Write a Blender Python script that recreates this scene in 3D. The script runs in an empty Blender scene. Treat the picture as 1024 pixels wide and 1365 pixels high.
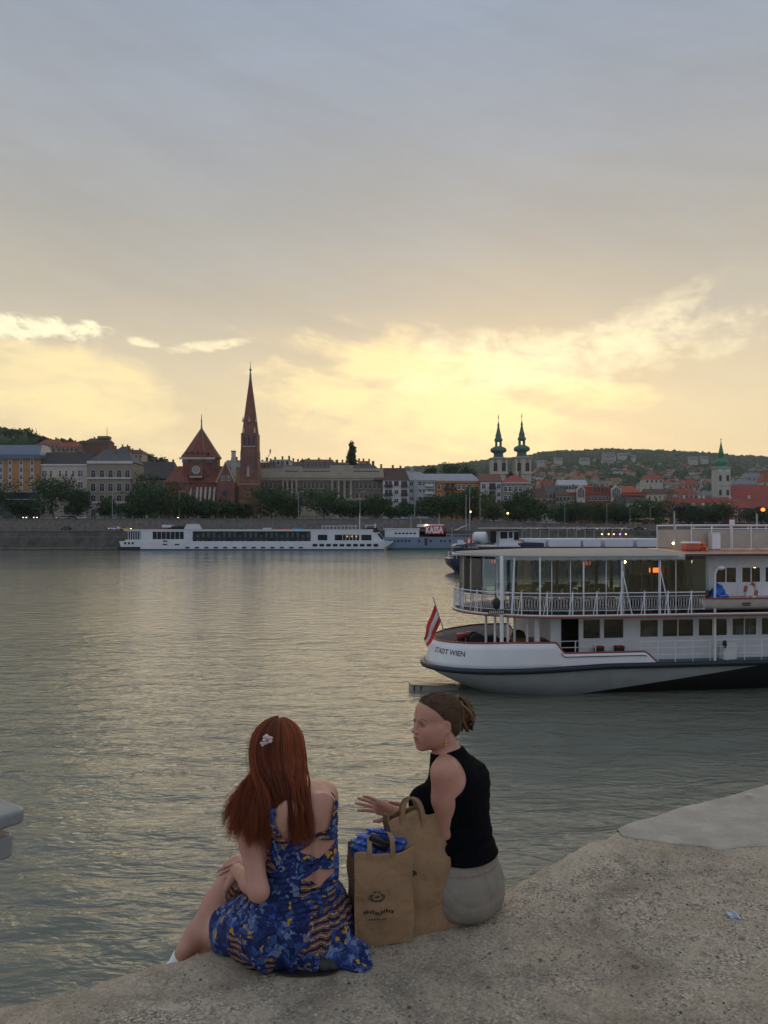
import bpy, math, random
import numpy as np
from mathutils import Vector, Matrix
random.seed(7); RNG = np.random.default_rng(11)
S = bpy.context.scene
COL = S.collection
PI = math.pi
F_PX, HY, CAM_Z = 1026.0, 708.0, 7.0      # focal length in photo pixels, horizon row, eye height over the river
GZ = 5.543                                # level of the quay the women sit on

def P(px, py, Y):
    return Vector(((px - 512) / F_PX * Y, Y, CAM_Z - (py - HY) / F_PX * Y))
def XW(px, Y): return (px - 512) / F_PX * Y
def ZW(py, Y): return CAM_Z - (py - HY) / F_PX * Y
def R(d): return math.radians(d)
def srgb(r, g, b):
    f = lambda c: (c / 255) / 12.92 if c / 255 <= .04045 else ((c / 255 + .055) / 1.055) ** 2.4
    return (f(r), f(g), f(b))

# ---------------------------------------------------------------- mesh builder
class MB:
    def __init__(s): s.v = []; s.f = []; s.m = []; s.cur = 0; s.T = None
    def mat(s, i): s.cur = i; return s
    def add(s, vs, fs):
        n = len(s.v)
        if s.T is not None: vs = [s.T @ Vector(q) for q in vs]
        s.v.extend([tuple(q) for q in vs]); s.f.extend([tuple(i + n for i in q) for q in fs]); s.m.extend([s.cur] * len(fs))
        return s
    def box(s, a, b):
        (x0, y0, z0), (x1, y1, z1) = a, b
        return s.add([(x0,y0,z0),(x1,y0,z0),(x1,y1,z0),(x0,y1,z0),(x0,y0,z1),(x1,y0,z1),(x1,y1,z1),(x0,y1,z1)],
                     [(0,3,2,1),(4,5,6,7),(0,1,5,4),(1,2,6,5),(2,3,7,6),(3,0,4,7)])
    def cbox(s, c, d): return s.box([c[i]-d[i]/2 for i in range(3)], [c[i]+d[i]/2 for i in range(3)])
    def rings(s, rings, cap=True, closed=True):
        n = len(rings[0]); vs = [p for r in rings for p in r]; fs = []
        for k in range(len(rings)-1):
            for i in range(n if closed else n-1):
                j = (i+1) % n
                fs.append((k*n+i, k*n+j, (k+1)*n+j, (k+1)*n+i))
        if cap and closed:
            fs.append(tuple(range(n-1, -1, -1))); fs.append(tuple((len(rings)-1)*n+i for i in range(n)))
        return s.add(vs, fs)
    def tube(s, pts, r, n=8, cap=True):
        pts = [Vector(p) for p in pts]; m = len(pts)
        rr = r if isinstance(r, (list, tuple)) else [r]*m
        rings = []; ref = None
        for i, p in enumerate(pts):
            d = (pts[min(i+1, m-1)] - pts[max(i-1, 0)])
            d = d.normalized() if d.length > 1e-9 else Vector((0,0,1))
            if ref is None:
                ref = Vector((0,0,1)) if abs(d.z) < .9 else Vector((1,0,0))
            a = ref - d * ref.dot(d)
            a = a.normalized() if a.length > 1e-6 else d.orthogonal().normalized()
            b = d.cross(a); ref = a
            rings.append([p + (a*math.cos(2*PI*k/n) + b*math.sin(2*PI*k/n)) * rr[i] for k in range(n)])
        return s.rings(rings, cap)
    def lathe(s, prof, c=(0,0,0), n=24, rot=0, cap=True):
        rings = [[(c[0]+r*math.cos(2*PI*k/n+rot), c[1]+r*math.sin(2*PI*k/n+rot), c[2]+z) for k in range(n)] for r, z in prof]
        return s.rings(rings, cap)
    def prism(s, poly, y0, y1, axis='y'):
        f = {'y': lambda a, b, t: (a, t, b), 'z': lambda a, b, t: (a, b, t), 'x': lambda a, b, t: (t, a, b)}[axis]
        n = len(poly)
        vs = [f(a, b, y0) for a, b in poly] + [f(a, b, y1) for a, b in poly]
        fs = [tuple(range(n)), tuple(range(2*n-1, n-1, -1))] + [(i, i+n, (i+1) % n + n, (i+1) % n) for i in range(n)]
        return s.add(vs, fs)
    def sphere(s, c, r, n=12, m=8):
        rx, ry, rz = (r, r, r) if not isinstance(r, (list, tuple)) else r
        rings = []
        for k in range(m+1):
            a = -PI/2 + PI*k/m
            ca = max(math.cos(a), 1e-3)
            rings.append([(c[0]+rx*ca*math.cos(2*PI*i/n), c[1]+ry*ca*math.sin(2*PI*i/n), c[2]+rz*math.sin(a)) for i in range(n)])
        return s.rings(rings)
    def gable(s, x0, x1, y0, y1, z0, z1, hip=0.0, eave=0.0, axis='x'):
        """pitched roof solid, ridge along x (or y)"""
        x0 -= eave; x1 += eave; y0 -= eave; y1 += eave
        if axis == 'x':
            ym = (y0+y1)/2
            return s.add([(x0,y0,z0),(x1,y0,z0),(x1,y1,z0),(x0,y1,z0),(x0+hip,ym,z1),(x1-hip,ym,z1)],
                         [(0,3,2,1),(0,1,5,4),(2,3,4,5),(1,2,5),(3,0,4)])
        xm = (x0+x1)/2
        return s.add([(x0,y0,z0),(x1,y0,z0),(x1,y1,z0),(x0,y1,z0),(xm,y0+hip,z1),(xm,y1-hip,z1)],
                     [(0,3,2,1),(1,2,5,4),(3,0,4,5),(0,1,4),(2,3,5)])
    def build(s, name, mats, parent=None, smooth=False, bevel=0, seg=2):
        me = bpy.data.meshes.new(name); me.from_pydata(s.v, [], s.f)
        mats = mats if isinstance(mats, (list, tuple)) else [mats]
        for m in mats: me.materials.append(m)
        if len(mats) > 1: me.polygons.foreach_set('material_index', s.m)
        import bmesh
        bm = bmesh.new(); bm.from_mesh(me); bmesh.ops.recalc_face_normals(bm, faces=bm.faces); bm.to_mesh(me); bm.free()
        if smooth:
            me.polygons.foreach_set('use_smooth', [True]*len(me.polygons))
            me.set_sharp_from_angle(angle=R(40) if smooth is True else R(smooth))
        o = bpy.data.objects.new(name, me); COL.objects.link(o)
        if parent: o.parent = parent
        if bevel:
            md = o.modifiers.new('bevel', 'BEVEL'); md.width = bevel; md.segments = seg; md.limit_method = 'ANGLE'; md.angle_limit = R(35)
        return o

def np_mesh(name, verts, faces, mat, parent=None, smooth=True):
    me = bpy.data.meshes.new(name)
    verts = np.asarray(verts, np.float32); faces = np.asarray(faces, np.int32); k = faces.shape[1]
    me.vertices.add(len(verts)); me.vertices.foreach_set('co', verts.ravel())
    me.loops.add(faces.size); me.loops.foreach_set('vertex_index', faces.ravel())
    me.polygons.add(len(faces)); me.polygons.foreach_set('loop_start', np.arange(0, faces.size, k, dtype=np.int32))
    me.update(calc_edges=True)
    me.polygons.foreach_set('use_smooth', np.full(len(faces), smooth))
    for m in (mat if isinstance(mat, (list, tuple)) else [mat]): me.materials.append(m)
    o = bpy.data.objects.new(name, me); COL.objects.link(o)
    if parent: o.parent = parent
    return o

def tag(o, label, cat, group=None, kind=None):
    o['label'] = label; o['category'] = cat
    if group: o['group'] = group
    if kind: o['kind'] = kind
    return o
def thing(name, label, cat, loc=(0,0,0), rz=0, group=None):
    o = bpy.data.objects.new(name, None); COL.objects.link(o)
    o.empty_display_size = .2
    o.location = loc; o.rotation_euler = (0, 0, rz)
    return tag(o, label, cat, group)
def setting(o, label=None, cat=None, kind='structure'):
    o['kind'] = kind
    if label: o['label'] = label
    if cat: o['category'] = cat
    return o
def copy_tree(o, parent=None):
    c = o.copy(); COL.objects.link(c)
    if parent: c.parent = parent
    for ch in list(o.children): copy_tree(ch, c)
    return c

# ---------------------------------------------------------------- materials
def newmat(name):
    m = bpy.data.materials.new(name); m.use_nodes = True
    nt = m.node_tree; return m, nt, nt.nodes['Principled BSDF']
def N(nt, typ, **kw):
    n = nt.nodes.new(typ)
    for k, v in kw.items():
        if k.startswith('i_'):
            key = k[2:]; key = int(key) if key.isdigit() else key.replace('_', ' ')
            n.inputs[key].default_value = v
        else: setattr(n, k, v)
    return n
def ramp(nt, stops, interp='LINEAR'):
    n = nt.nodes.new('ShaderNodeValToRGB'); cr = n.color_ramp; cr.interpolation = interp
    while len(cr.elements) < len(stops): cr.elements.new(.5)
    for e, (p, c) in zip(cr.elements, stops):
        e.position = p; e.color = (*c, 1) if len(c) == 3 else c
    return n
_PM = {}
def pm(name, col, rough=.6, var=.12, scale=4.0, bump=0.0, bscale=None, spec=.5, metal=0.0, detail=5, stretch=(1,1,1), dirt=0.0, dirt_col=(.05,.045,.035)):
    if name in _PM: return _PM[name]
    m, nt, b = newmat(name)
    tc = N(nt, 'ShaderNodeTexCoord'); mp = N(nt, 'ShaderNodeMapping'); mp.inputs['Scale'].default_value = stretch
    nt.links.new(tc.outputs['Object'], mp.inputs['Vector'])
    no = N(nt, 'ShaderNodeTexNoise', i_Scale=scale, i_Detail=detail, i_Roughness=.6); nt.links.new(mp.outputs[0], no.inputs['Vector'])
    lo = tuple(c*(1-var) for c in col); hi = tuple(min(1, c*(1+var)) for c in col)
    rp = ramp(nt, [(.3, lo), (.7, hi)]); nt.links.new(no.outputs['Fac'], rp.inputs['Fac'])
    out = rp.outputs['Color']
    if dirt:
        n2 = N(nt, 'ShaderNodeTexNoise', i_Scale=scale*.35, i_Detail=6, i_Roughness=.7)
        mp2 = N(nt, 'ShaderNodeMapping'); mp2.inputs['Scale'].default_value = (1,1,.35); mp2.inputs['Location'].default_value = (3,7,1)
        nt.links.new(tc.outputs['Object'], mp2.inputs[0]); nt.links.new(mp2.outputs[0], n2.inputs['Vector'])
        r2 = ramp(nt, [(.52, (0,0,0)), (.75, (dirt,)*3)]); nt.links.new(n2.outputs['Fac'], r2.inputs['Fac'])
        mx = N(nt, 'ShaderNodeMixRGB'); mx.inputs['Color2'].default_value = (*dirt_col, 1)
        nt.links.new(r2.outputs[0], mx.inputs['Fac']); nt.links.new(out, mx.inputs['Color1']); out = mx.outputs[0]
    nt.links.new(out, b.inputs['Base Color'])
    b.inputs['Roughness'].default_value = rough; b.inputs['Metallic'].default_value = metal
    b.inputs['Specular IOR Level'].default_value = spec
    if bump:
        n3 = N(nt, 'ShaderNodeTexNoise', i_Scale=bscale or scale*4, i_Detail=6, i_Roughness=.65)
        nt.links.new(mp.outputs[0], n3.inputs['Vector'])
        bp = N(nt, 'ShaderNodeBump', i_Strength=min(1, bump), i_Distance=.02); nt.links.new(n3.outputs['Fac'], bp.inputs['Height'])
        nt.links.new(bp.outputs[0], b.inputs['Normal'])
    _PM[name] = m
    return m
def glow(name, col, strength):
    m, nt, b = newmat(name); b.inputs['Base Color'].default_value = (*col, 1)
    b.inputs['Emission Color'].default_value = (*col, 1); b.inputs['Emission Strength'].default_value = strength
    return m
def glass(name, tint=(.8,.9,.88), refl=.12, rough=.02):
    m, nt, b = newmat(name); nt.nodes.remove(b)
    tr = N(nt, 'ShaderNodeBsdfTransparent'); tr.inputs[0].default_value = (*tint, 1)
    gl = N(nt, 'ShaderNodeBsdfGlossy'); gl.inputs['Roughness'].default_value = rough
    fr = N(nt, 'ShaderNodeFresnel', i_IOR=1.5); ad = N(nt, 'ShaderNodeMath', operation='ADD', use_clamp=True); ad.inputs[1].default_value = refl*.4
    mx = N(nt, 'ShaderNodeMixShader')
    nt.links.new(fr.outputs[0], ad.inputs[0]); nt.links.new(ad.outputs[0], mx.inputs[0])
    nt.links.new(tr.outputs[0], mx.inputs[1]); nt.links.new(gl.outputs[0], mx.inputs[2])
    nt.links.new(mx.outputs[0], nt.nodes['Material Output'].inputs['Surface'])
    return m
def text_mesh(txt, size=1.0, bold=0.0):
    cu = bpy.data.curves.new('lettering', 'FONT'); cu.body = txt; cu.size = size; cu.offset = bold; cu.resolution_u = 3
    o = bpy.data.objects.new('lettering', cu); COL.objects.link(o)
    dg = bpy.context.evaluated_depsgraph_get(); me = bpy.data.meshes.new_from_object(o.evaluated_get(dg))
    vs = [tuple(v.co) for v in me.vertices]; fs = [tuple(p.vertices) for p in me.polygons]
    bpy.data.objects.remove(o); bpy.data.curves.remove(cu); bpy.data.meshes.remove(me)
    return vs, fs
# ================================================================ camera, sky, sun
cam = bpy.data.objects.new('camera', bpy.data.cameras.new('camera')); COL.objects.link(cam); S.camera = cam
cam.location = (0, 0, CAM_Z); cam.rotation_euler = (R(90), 0, 0)
cam.data.sensor_fit = 'VERTICAL'; cam.data.sensor_height = 24; cam.data.sensor_width = 18
cam.data.lens = F_PX / 1365 * 24; cam.data.shift_y = (HY - 682.5) / 1365
cam.data.clip_end = 20000; cam.data.clip_start = .05
S.view_settings.view_transform = 'Standard'; S.view_settings.look = 'None'
S.view_settings.exposure = 0.28; S.view_settings.gamma = 1.0
S.cycles.use_denoising = True
S.cycles.max_bounces = 8; S.cycles.transparent_max_bounces = 16

SUN_EL, SUN_AZ = 9.0, 9.0       # degrees; azimuth to the right of straight ahead
W = bpy.data.worlds.new("World"); S.world = W; W.use_nodes = True
def build_world():
    nt = W.node_tree; L = nt.links.new
    bg = nt.nodes['Background']; out = nt.nodes['World Output']
    sky = N(nt, 'ShaderNodeTexSky', sky_type='NISHITA', sun_disc=False)
    sky.sun_elevation = R(SUN_EL); sky.sun_rotation = R(SUN_AZ); sky.air_density = 1.5; sky.dust_density = 4
    L(sky.outputs[0], bg.inputs[0]); bg.inputs[1].default_value = .05
    tc = N(nt, 'ShaderNodeTexCoord'); sp = N(nt, 'ShaderNodeSeparateXYZ'); L(tc.outputs['Generated'], sp.inputs[0])
    def M(op, a, b=None, clamp=False):
        n = N(nt, 'ShaderNodeMath', operation=op, use_clamp=clamp)
        for i, q in enumerate((a, b)):
            if q is None: continue
            if isinstance(q, (int, float)): n.inputs[i].default_value = q
            else: L(q, n.inputs[i])
        return n.outputs[0]
    x, y, z = sp.outputs
    az = M('ARCTAN2', x, y)                       # 0 straight ahead (west), + to the right
    hyp = M('SQRT', M('ADD', M('MULTIPLY', x, x), M('MULTIPLY', y, y)))
    el = M('ARCTAN2', z, hyp)
    eld = M('MULTIPLY', el, 180/PI); azd = M('MULTIPLY', az, 180/PI)
    # cloud sheet coordinates: a layer overhead, plus streaky drift near the horizon
    cmb = N(nt, 'ShaderNodeCombineXYZ'); den = M('ADD', M('MAXIMUM', z, 0), .12)
    L(M('DIVIDE', x, den), cmb.inputs[0]); L(M('DIVIDE', y, den), cmb.inputs[1])
    n1 = N(nt, 'ShaderNodeTexNoise', i_Scale=.9, i_Detail=9, i_Roughness=.58, i_Distortion=.4); L(cmb.outputs[0], n1.inputs['Vector'])
    cm2 = N(nt, 'ShaderNodeCombineXYZ'); L(M('MULTIPLY', azd, .055), cm2.inputs[0]); L(M('MULTIPLY', eld, .22), cm2.inputs[1])
    n2 = N(nt, 'ShaderNodeTexNoise', i_Scale=1.0, i_Detail=8, i_Roughness=.6, i_Distortion=.7); L(cm2.outputs[0], n2.inputs['Vector'])
    cm3 = N(nt, 'ShaderNodeCombineXYZ'); L(M('MULTIPLY', azd, .3), cm3.inputs[0]); L(M('MULTIPLY', eld, .55), cm3.inputs[1])
    n3 = N(nt, 'ShaderNodeTexNoise', i_Scale=1.0, i_Detail=8, i_Roughness=.62, i_Distortion=.5); L(cm3.outputs[0], n3.inputs['Vector'])
    c1 = M('SUBTRACT', n1.outputs['Fac'], .5); c2 = M('SUBTRACT', n2.outputs['Fac'], .5); c3 = M('SUBTRACT', n3.outputs['Fac'], .5)
    # elevation wobbled by the clouds
    elw = M('ADD', eld, M('ADD', M('MULTIPLY', c1, 3.0), M('MULTIPLY', c2, 6.0)))
    t = M('DIVIDE', elw, 60.0, True)
    west = ramp(nt, [(0.0, srgb(232,206,160)), (5/60, srgb(235,212,168)), (9/60, srgb(221,203,165)), (13/60, srgb(202,188,162)),
                     (16.5/60, srgb(180,172,157)), (21/60, srgb(164,162,157)), (27/60, srgb(151,155,161)), (34/60, srgb(141,151,166)), (44/60, srgb(148,158,178)), (1, (.38,.43,.52))])
    L(t, west.inputs[0])
    east = ramp(nt, [(0.0, (.36,.39,.44)), (12/60, (.38,.42,.49)), (30/60, (.39,.43,.52)), (1, (.38,.43,.52))])
    L(t, east.inputs[0])
    # how far round from the sunset: 1 in the west, 0 behind the camera
    caz = M('COSINE', M('SUBTRACT', az, R(6))); wf = N(nt, 'ShaderNodeMapRange', interpolation_type='SMOOTHSTEP'); L(caz, wf.inputs[0])
    wf.inputs[1].default_value = -.3; wf.inputs[2].default_value = .85
    mix = N(nt, 'ShaderNodeMixRGB'); L(wf.outputs[0], mix.inputs[0]); L(east.outputs[0], mix.inputs[1]); L(west.outputs[0], mix.inputs[2])
    col = mix.outputs[0]
    # general cloud light and dark
    shade = M('ADD', 1.0, M('ADD', M('MULTIPLY', c1, .16), M('MULTIPLY', c2, .26)))
    mu = N(nt, 'ShaderNodeVectorMath', operation='SCALE'); L(col, mu.inputs[0]); L(shade, mu.inputs['Scale']); col = mu.outputs[0]
    # openings in the cloud where the low sun lights it: soft ellipses in azimuth and elevation, torn by noise
    cm4 = N(nt, 'ShaderNodeCombineXYZ'); L(M('ADD', M('MULTIPLY', azd, .75), M('MULTIPLY', eld, .5)), cm4.inputs[0]); L(M('MULTIPLY', eld, 1.5), cm4.inputs[1])
    n4 = N(nt, 'ShaderNodeTexNoise', i_Scale=1.0, i_Detail=9, i_Roughness=.62, i_Distortion=.8); L(cm4.outputs[0], n4.inputs['Vector']); c4 = M('SUBTRACT', n4.outputs['Fac'], .5)
    mid = M('ADD', M('MULTIPLY', c3, .9), M('MULTIPLY', c4, .30)); fine = M('ADD', c3, M('MULTIPLY', c4, .6)); soft = M('ADD', c2, M('MULTIPLY', c3, .5))
    # drifting streaks that run down to the right
    cm5 = N(nt, 'ShaderNodeCombineXYZ'); L(M('MULTIPLY', M('ADD', azd, M('MULTIPLY', eld, -1.2)), .035), cm5.inputs[0]); L(M('MULTIPLY', M('ADD', eld, M('MULTIPLY', azd, .28)), .33), cm5.inputs[1])
    n5 = N(nt, 'ShaderNodeTexNoise', i_Scale=1.0, i_Detail=8, i_Roughness=.6, i_Distortion=.4); L(cm5.outputs[0], n5.inputs['Vector']); c5 = M('SUBTRACT', n5.outputs['Fac'], .5)
    mu2 = N(nt, 'ShaderNodeVectorMath', operation='SCALE'); L(col, mu2.inputs[0]); L(M('ADD', 1.0, M('ADD', M('MULTIPLY', c5, .22), M('MULTIPLY', c4, .05))), mu2.inputs['Scale']); col = mu2.outputs[0]
    def patch(col, a0, e0, wa, we, tilt, rgb, gain, tear, wob, lo=-.1, hi=1.0):
        da = M('SUBTRACT', azd, a0); de = M('SUBTRACT', M('SUBTRACT', eld, e0), M('MULTIPLY', da, tilt))
        q = M('ADD', M('POWER', M('ABSOLUTE', M('DIVIDE', da, wa)), 2), M('POWER', M('ABSOLUTE', M('DIVIDE', de, we)), 2))
        q = M('ADD', M('SUBTRACT', 1.0, q), M('MULTIPLY', wob, tear))
        mr = N(nt, 'ShaderNodeMapRange', interpolation_type='SMOOTHSTEP'); L(q, mr.inputs[0]); mr.inputs[1].default_value = lo; mr.inputs[2].default_value = hi
        mx = N(nt, 'ShaderNodeMixRGB'); L(M('MULTIPLY', mr.outputs[0], gain), mx.inputs[0]); L(col, mx.inputs[1]); mx.inputs[2].default_value = (*rgb, 1)
        return mx.outputs[0]
    Y1, Y2 = srgb(254,231,171), srgb(255,241,198)
    col = patch(col, 5, 10.0, 15, 4.6, -.10, Y1, .88, 3.6, M('ADD', soft, M('MULTIPLY', c5, .8)))     # broad glow right of the spire
    col = patch(col, -22, 9.0, 8.5, 4.0, -.12, Y1, .88, 2.6, soft)                                    # glow at the left
    col = patch(col, 13, 12.3, 13, 2.2, .11, Y2, .72, 4.0, mid, -.3, 1.5)                             # ragged lit rim rising to the right
    col = patch(col, 18.5, 14.4, 5, 1.5, .40, Y2, .55, 3.6, mid, -.3, 1.6)
    col = patch(col, 5.5, 13.6, 4.5, 1.2, .05, Y2, .66, 3.6, mid, -.2, 1.4)
    col = patch(col, -25.5, 13.4, 6, .95, .05, srgb(255,247,205), .95, 3.6, fine, .0, 1.0)            # bright scrap at the left edge
    col = patch(col, -17.6, 13.2, 1.5, .38, -.12, Y2, .85, 2.6, fine, .0, 1.0)
    col = patch(col, -13.0, 13.2, 3.2, .5, .16, Y2, .75, 3.2, fine, .0, 1.1)
    bg2 = N(nt, 'ShaderNodeBackground'); L(col, bg2.inputs[0]); bg2.inputs[1].default_value = 1.06
    mxs = N(nt, 'ShaderNodeMixShader'); mxs.inputs[0].default_value = .93
    L(bg.outputs[0], mxs.inputs[1]); L(bg2.outputs[0], mxs.inputs[2]); L(mxs.outputs[0], out.inputs['Surface'])
build_world()
sun = bpy.data.objects.new('sun', bpy.data.lights.new('sun', 'SUN')); COL.objects.link(sun)
sun.data.energy = .8; sun.data.angle = R(60); sun.data.color = (1, .78, .5)
_d = Vector((math.sin(R(SUN_AZ))*math.cos(R(SUN_EL)), math.cos(R(SUN_AZ))*math.cos(R(SUN_EL)), math.sin(R(SUN_EL))))
sun.rotation_euler = _d.to_track_quat('Z', 'Y').to_euler()
# ================================================================ river
def wave_field(x, y, cell, seed=3):
    rg = np.random.default_rng(seed); h = np.zeros_like(x)
    r = np.hypot(x, y)
    # slow patches of rough and smooth water, drawn out along the current
    pat = np.zeros_like(x)
    for k in range(14):
        lam = rg.uniform(9, 70); a = rg.normal(0, .5); ph = rg.uniform(0, 6.28)
        pat += np.sin((x*np.sin(a)*.6 + y*np.cos(a)) * 2*PI/lam + ph + 1.3*np.sin(x*2*PI/(lam*2.3) + ph*2)) / 3.2
    rough = np.clip(1 + .55*pat, .25, 2.0)
    lams = np.exp(rg.uniform(np.log(.10), np.log(4.5), 130))
    for lam in lams:
        th = rg.normal(0.0, .26 if lam < .6 else .48); k = 2*PI/lam; ph = rg.uniform(0, 6.28)
        slope = .024 * (.50 + .80*math.exp(-((math.log(lam) - math.log(.5))/.9)**2)) * (.75 if lam < .5 else 1.0 if lam < 2 else .6)
        amp = slope / k
        fade = np.clip((lam/cell - 2.2)/2.5, 0, 1)
        u = x*math.sin(th) + y*math.cos(th); w = x*math.cos(th) - y*math.sin(th)
        bend = .22*np.sin(w*2*PI/(lam*6.3) + ph*3) + .4*np.sin(w*2*PI/(lam*15) + u*2*PI/(lam*9) + ph)
        s = np.sin(u*k + ph + bend*2.2)
        env = .62 + .38*np.sin(u*2*PI/(lam*5.1) + w*2*PI/(lam*7.7) + ph*5)
        h += amp*fade*env*(s + .22*np.cos(2*(u*k + ph + bend*2.2))) * (rough if lam < 2.5 else 1)
    return h
def make_water():
    m, nt, b = newmat('river_water'); L = nt.links.new
    tc = N(nt, 'ShaderNodeTexCoord')
    nz = N(nt, 'ShaderNodeTexNoise', i_Scale=.03, i_Detail=4); L(tc.outputs['Object'], nz.inputs['Vector'])
    rp = ramp(nt, [(.35, (.135,.145,.115)), (.65, (.16,.168,.132))]); L(nz.outputs['Fac'], rp.inputs[0]); L(rp.outputs[0], b.inputs['Base Color'])
    b.inputs['Roughness'].default_value = .07; b.inputs['IOR'].default_value = 1.33; b.inputs['Specular IOR Level'].default_value = .5
    mp = N(nt, 'ShaderNodeMapping'); mp.inputs['Scale'].default_value = (.42, 1, 1); L(tc.outputs['Object'], mp.inputs[0])
    n1 = N(nt, 'ShaderNodeTexNoise', i_Scale=5.5, i_Detail=4, i_Roughness=.6, i_Distortion=.5); L(mp.outputs[0], n1.inputs['Vector'])
    n2 = N(nt, 'ShaderNodeTexNoise', i_Scale=1.1, i_Detail=3, i_Roughness=.6, i_Distortion=.6); L(mp.outputs[0], n2.inputs['Vector'])
    b1 = N(nt, 'ShaderNodeBump', i_Strength=.8, i_Distance=.038); L(n1.outputs['Fac'], b1.inputs['Height'])
    b2 = N(nt, 'ShaderNodeBump', i_Strength=.9, i_Distance=.20); L(n2.outputs['Fac'], b2.inputs['Height']); L(b1.outputs[0], b2.inputs['Normal'])
    pz = N(nt, 'ShaderNodeTexNoise', i_Scale=.045, i_Detail=3, i_Distortion=1.0); L(mp.outputs[0], pz.inputs['Vector']); pr = ramp(nt, [(.35, (.45,)*3), (.65, (1,)*3)]); L(pz.outputs['Fac'], pr.inputs[0]); L(pr.outputs[0], b2.inputs['Strength'])
    L(b2.outputs[0], b.inputs['Normal'])
    na = 320; nr = 320
    th = np.linspace(-1.15, 1.15, na); r = 2.0*np.exp(np.linspace(0, math.log(900/2.0), nr))
    TH, RR = np.meshgrid(th, r); x = RR*np.sin(TH); y = RR*np.cos(TH)
    cell = np.maximum(RR*(th[1]-th[0]), RR*(math.log(450)/nr))
    z = wave_field(x, y, cell)
    vs = np.stack([x, y, z], -1).reshape(-1, 3)
    i = (np.arange(nr-1)[:, None]*na + np.arange(na-1)[None]).ravel()
    o = np_mesh('water', vs, np.stack([i, i+1, i+na+1, i+na], -1), m)
    setting(o, 'grey green river water with wind ripples and gold sky reflections', 'river')
make_water()

# ================================================================ quay the women sit on
def edge_y(x):
    """distance of the worn quay edge at x (the straight cast edge, eaten away in the middle)"""
    line = 3.80 + .597*(x - 1.18)
    bite = .20*np.exp(-((x - .50)/.38)**2) + .03*np.exp(-((x + .55)/.5)**2) + .05*np.exp(-((x+1.5)/.35)**2)
    n = .012*np.sin(x*9.1+1) + .010*np.sin(x*21+.4) + .006*np.sin(x*47) + .004*np.sin(x*97+2)
    return line - bite*(x < 1.13) + np.where(x < 1.15, n, n*.25)
ND = Vector((-.513, .858)); ED = Vector((.858, .513))      # outward normal and direction of the edge
def vnoise(x, y, seed=0, octs=4, f=1.0):
    rg = np.random.default_rng(seed); h = np.zeros_like(x); a = 1.0
    for o in range(octs):
        for k in range(5):
            t = rg.uniform(0, 6.28); ff = f*(2**o)*rg.uniform(.7, 1.4)
            h += a/5*np.sin((x*math.cos(t)+y*math.sin(t))*ff*6.28+rg.uniform(0, 6.28) + 1.5*np.sin((x*math.sin(t)-y*math.cos(t))*ff*4.1+rg.uniform(0,6.28)))
        a *= .55
    return h
def ground_h(x, y):
    d = edge_y(x) - y                                     # distance back from the edge (roughly)
    h = .008*vnoise(x, y, 4, 4, .9) + .0022*vnoise(x, y, 9, 3, 9)
    wear = np.where(x < 1.1, .014*np.exp(-np.clip(d, 0, 9)/.09), .006*np.exp(-np.clip(d, 0, 9)/.02))
    return h*np.where(d < .05, .6, 1) - wear
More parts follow.
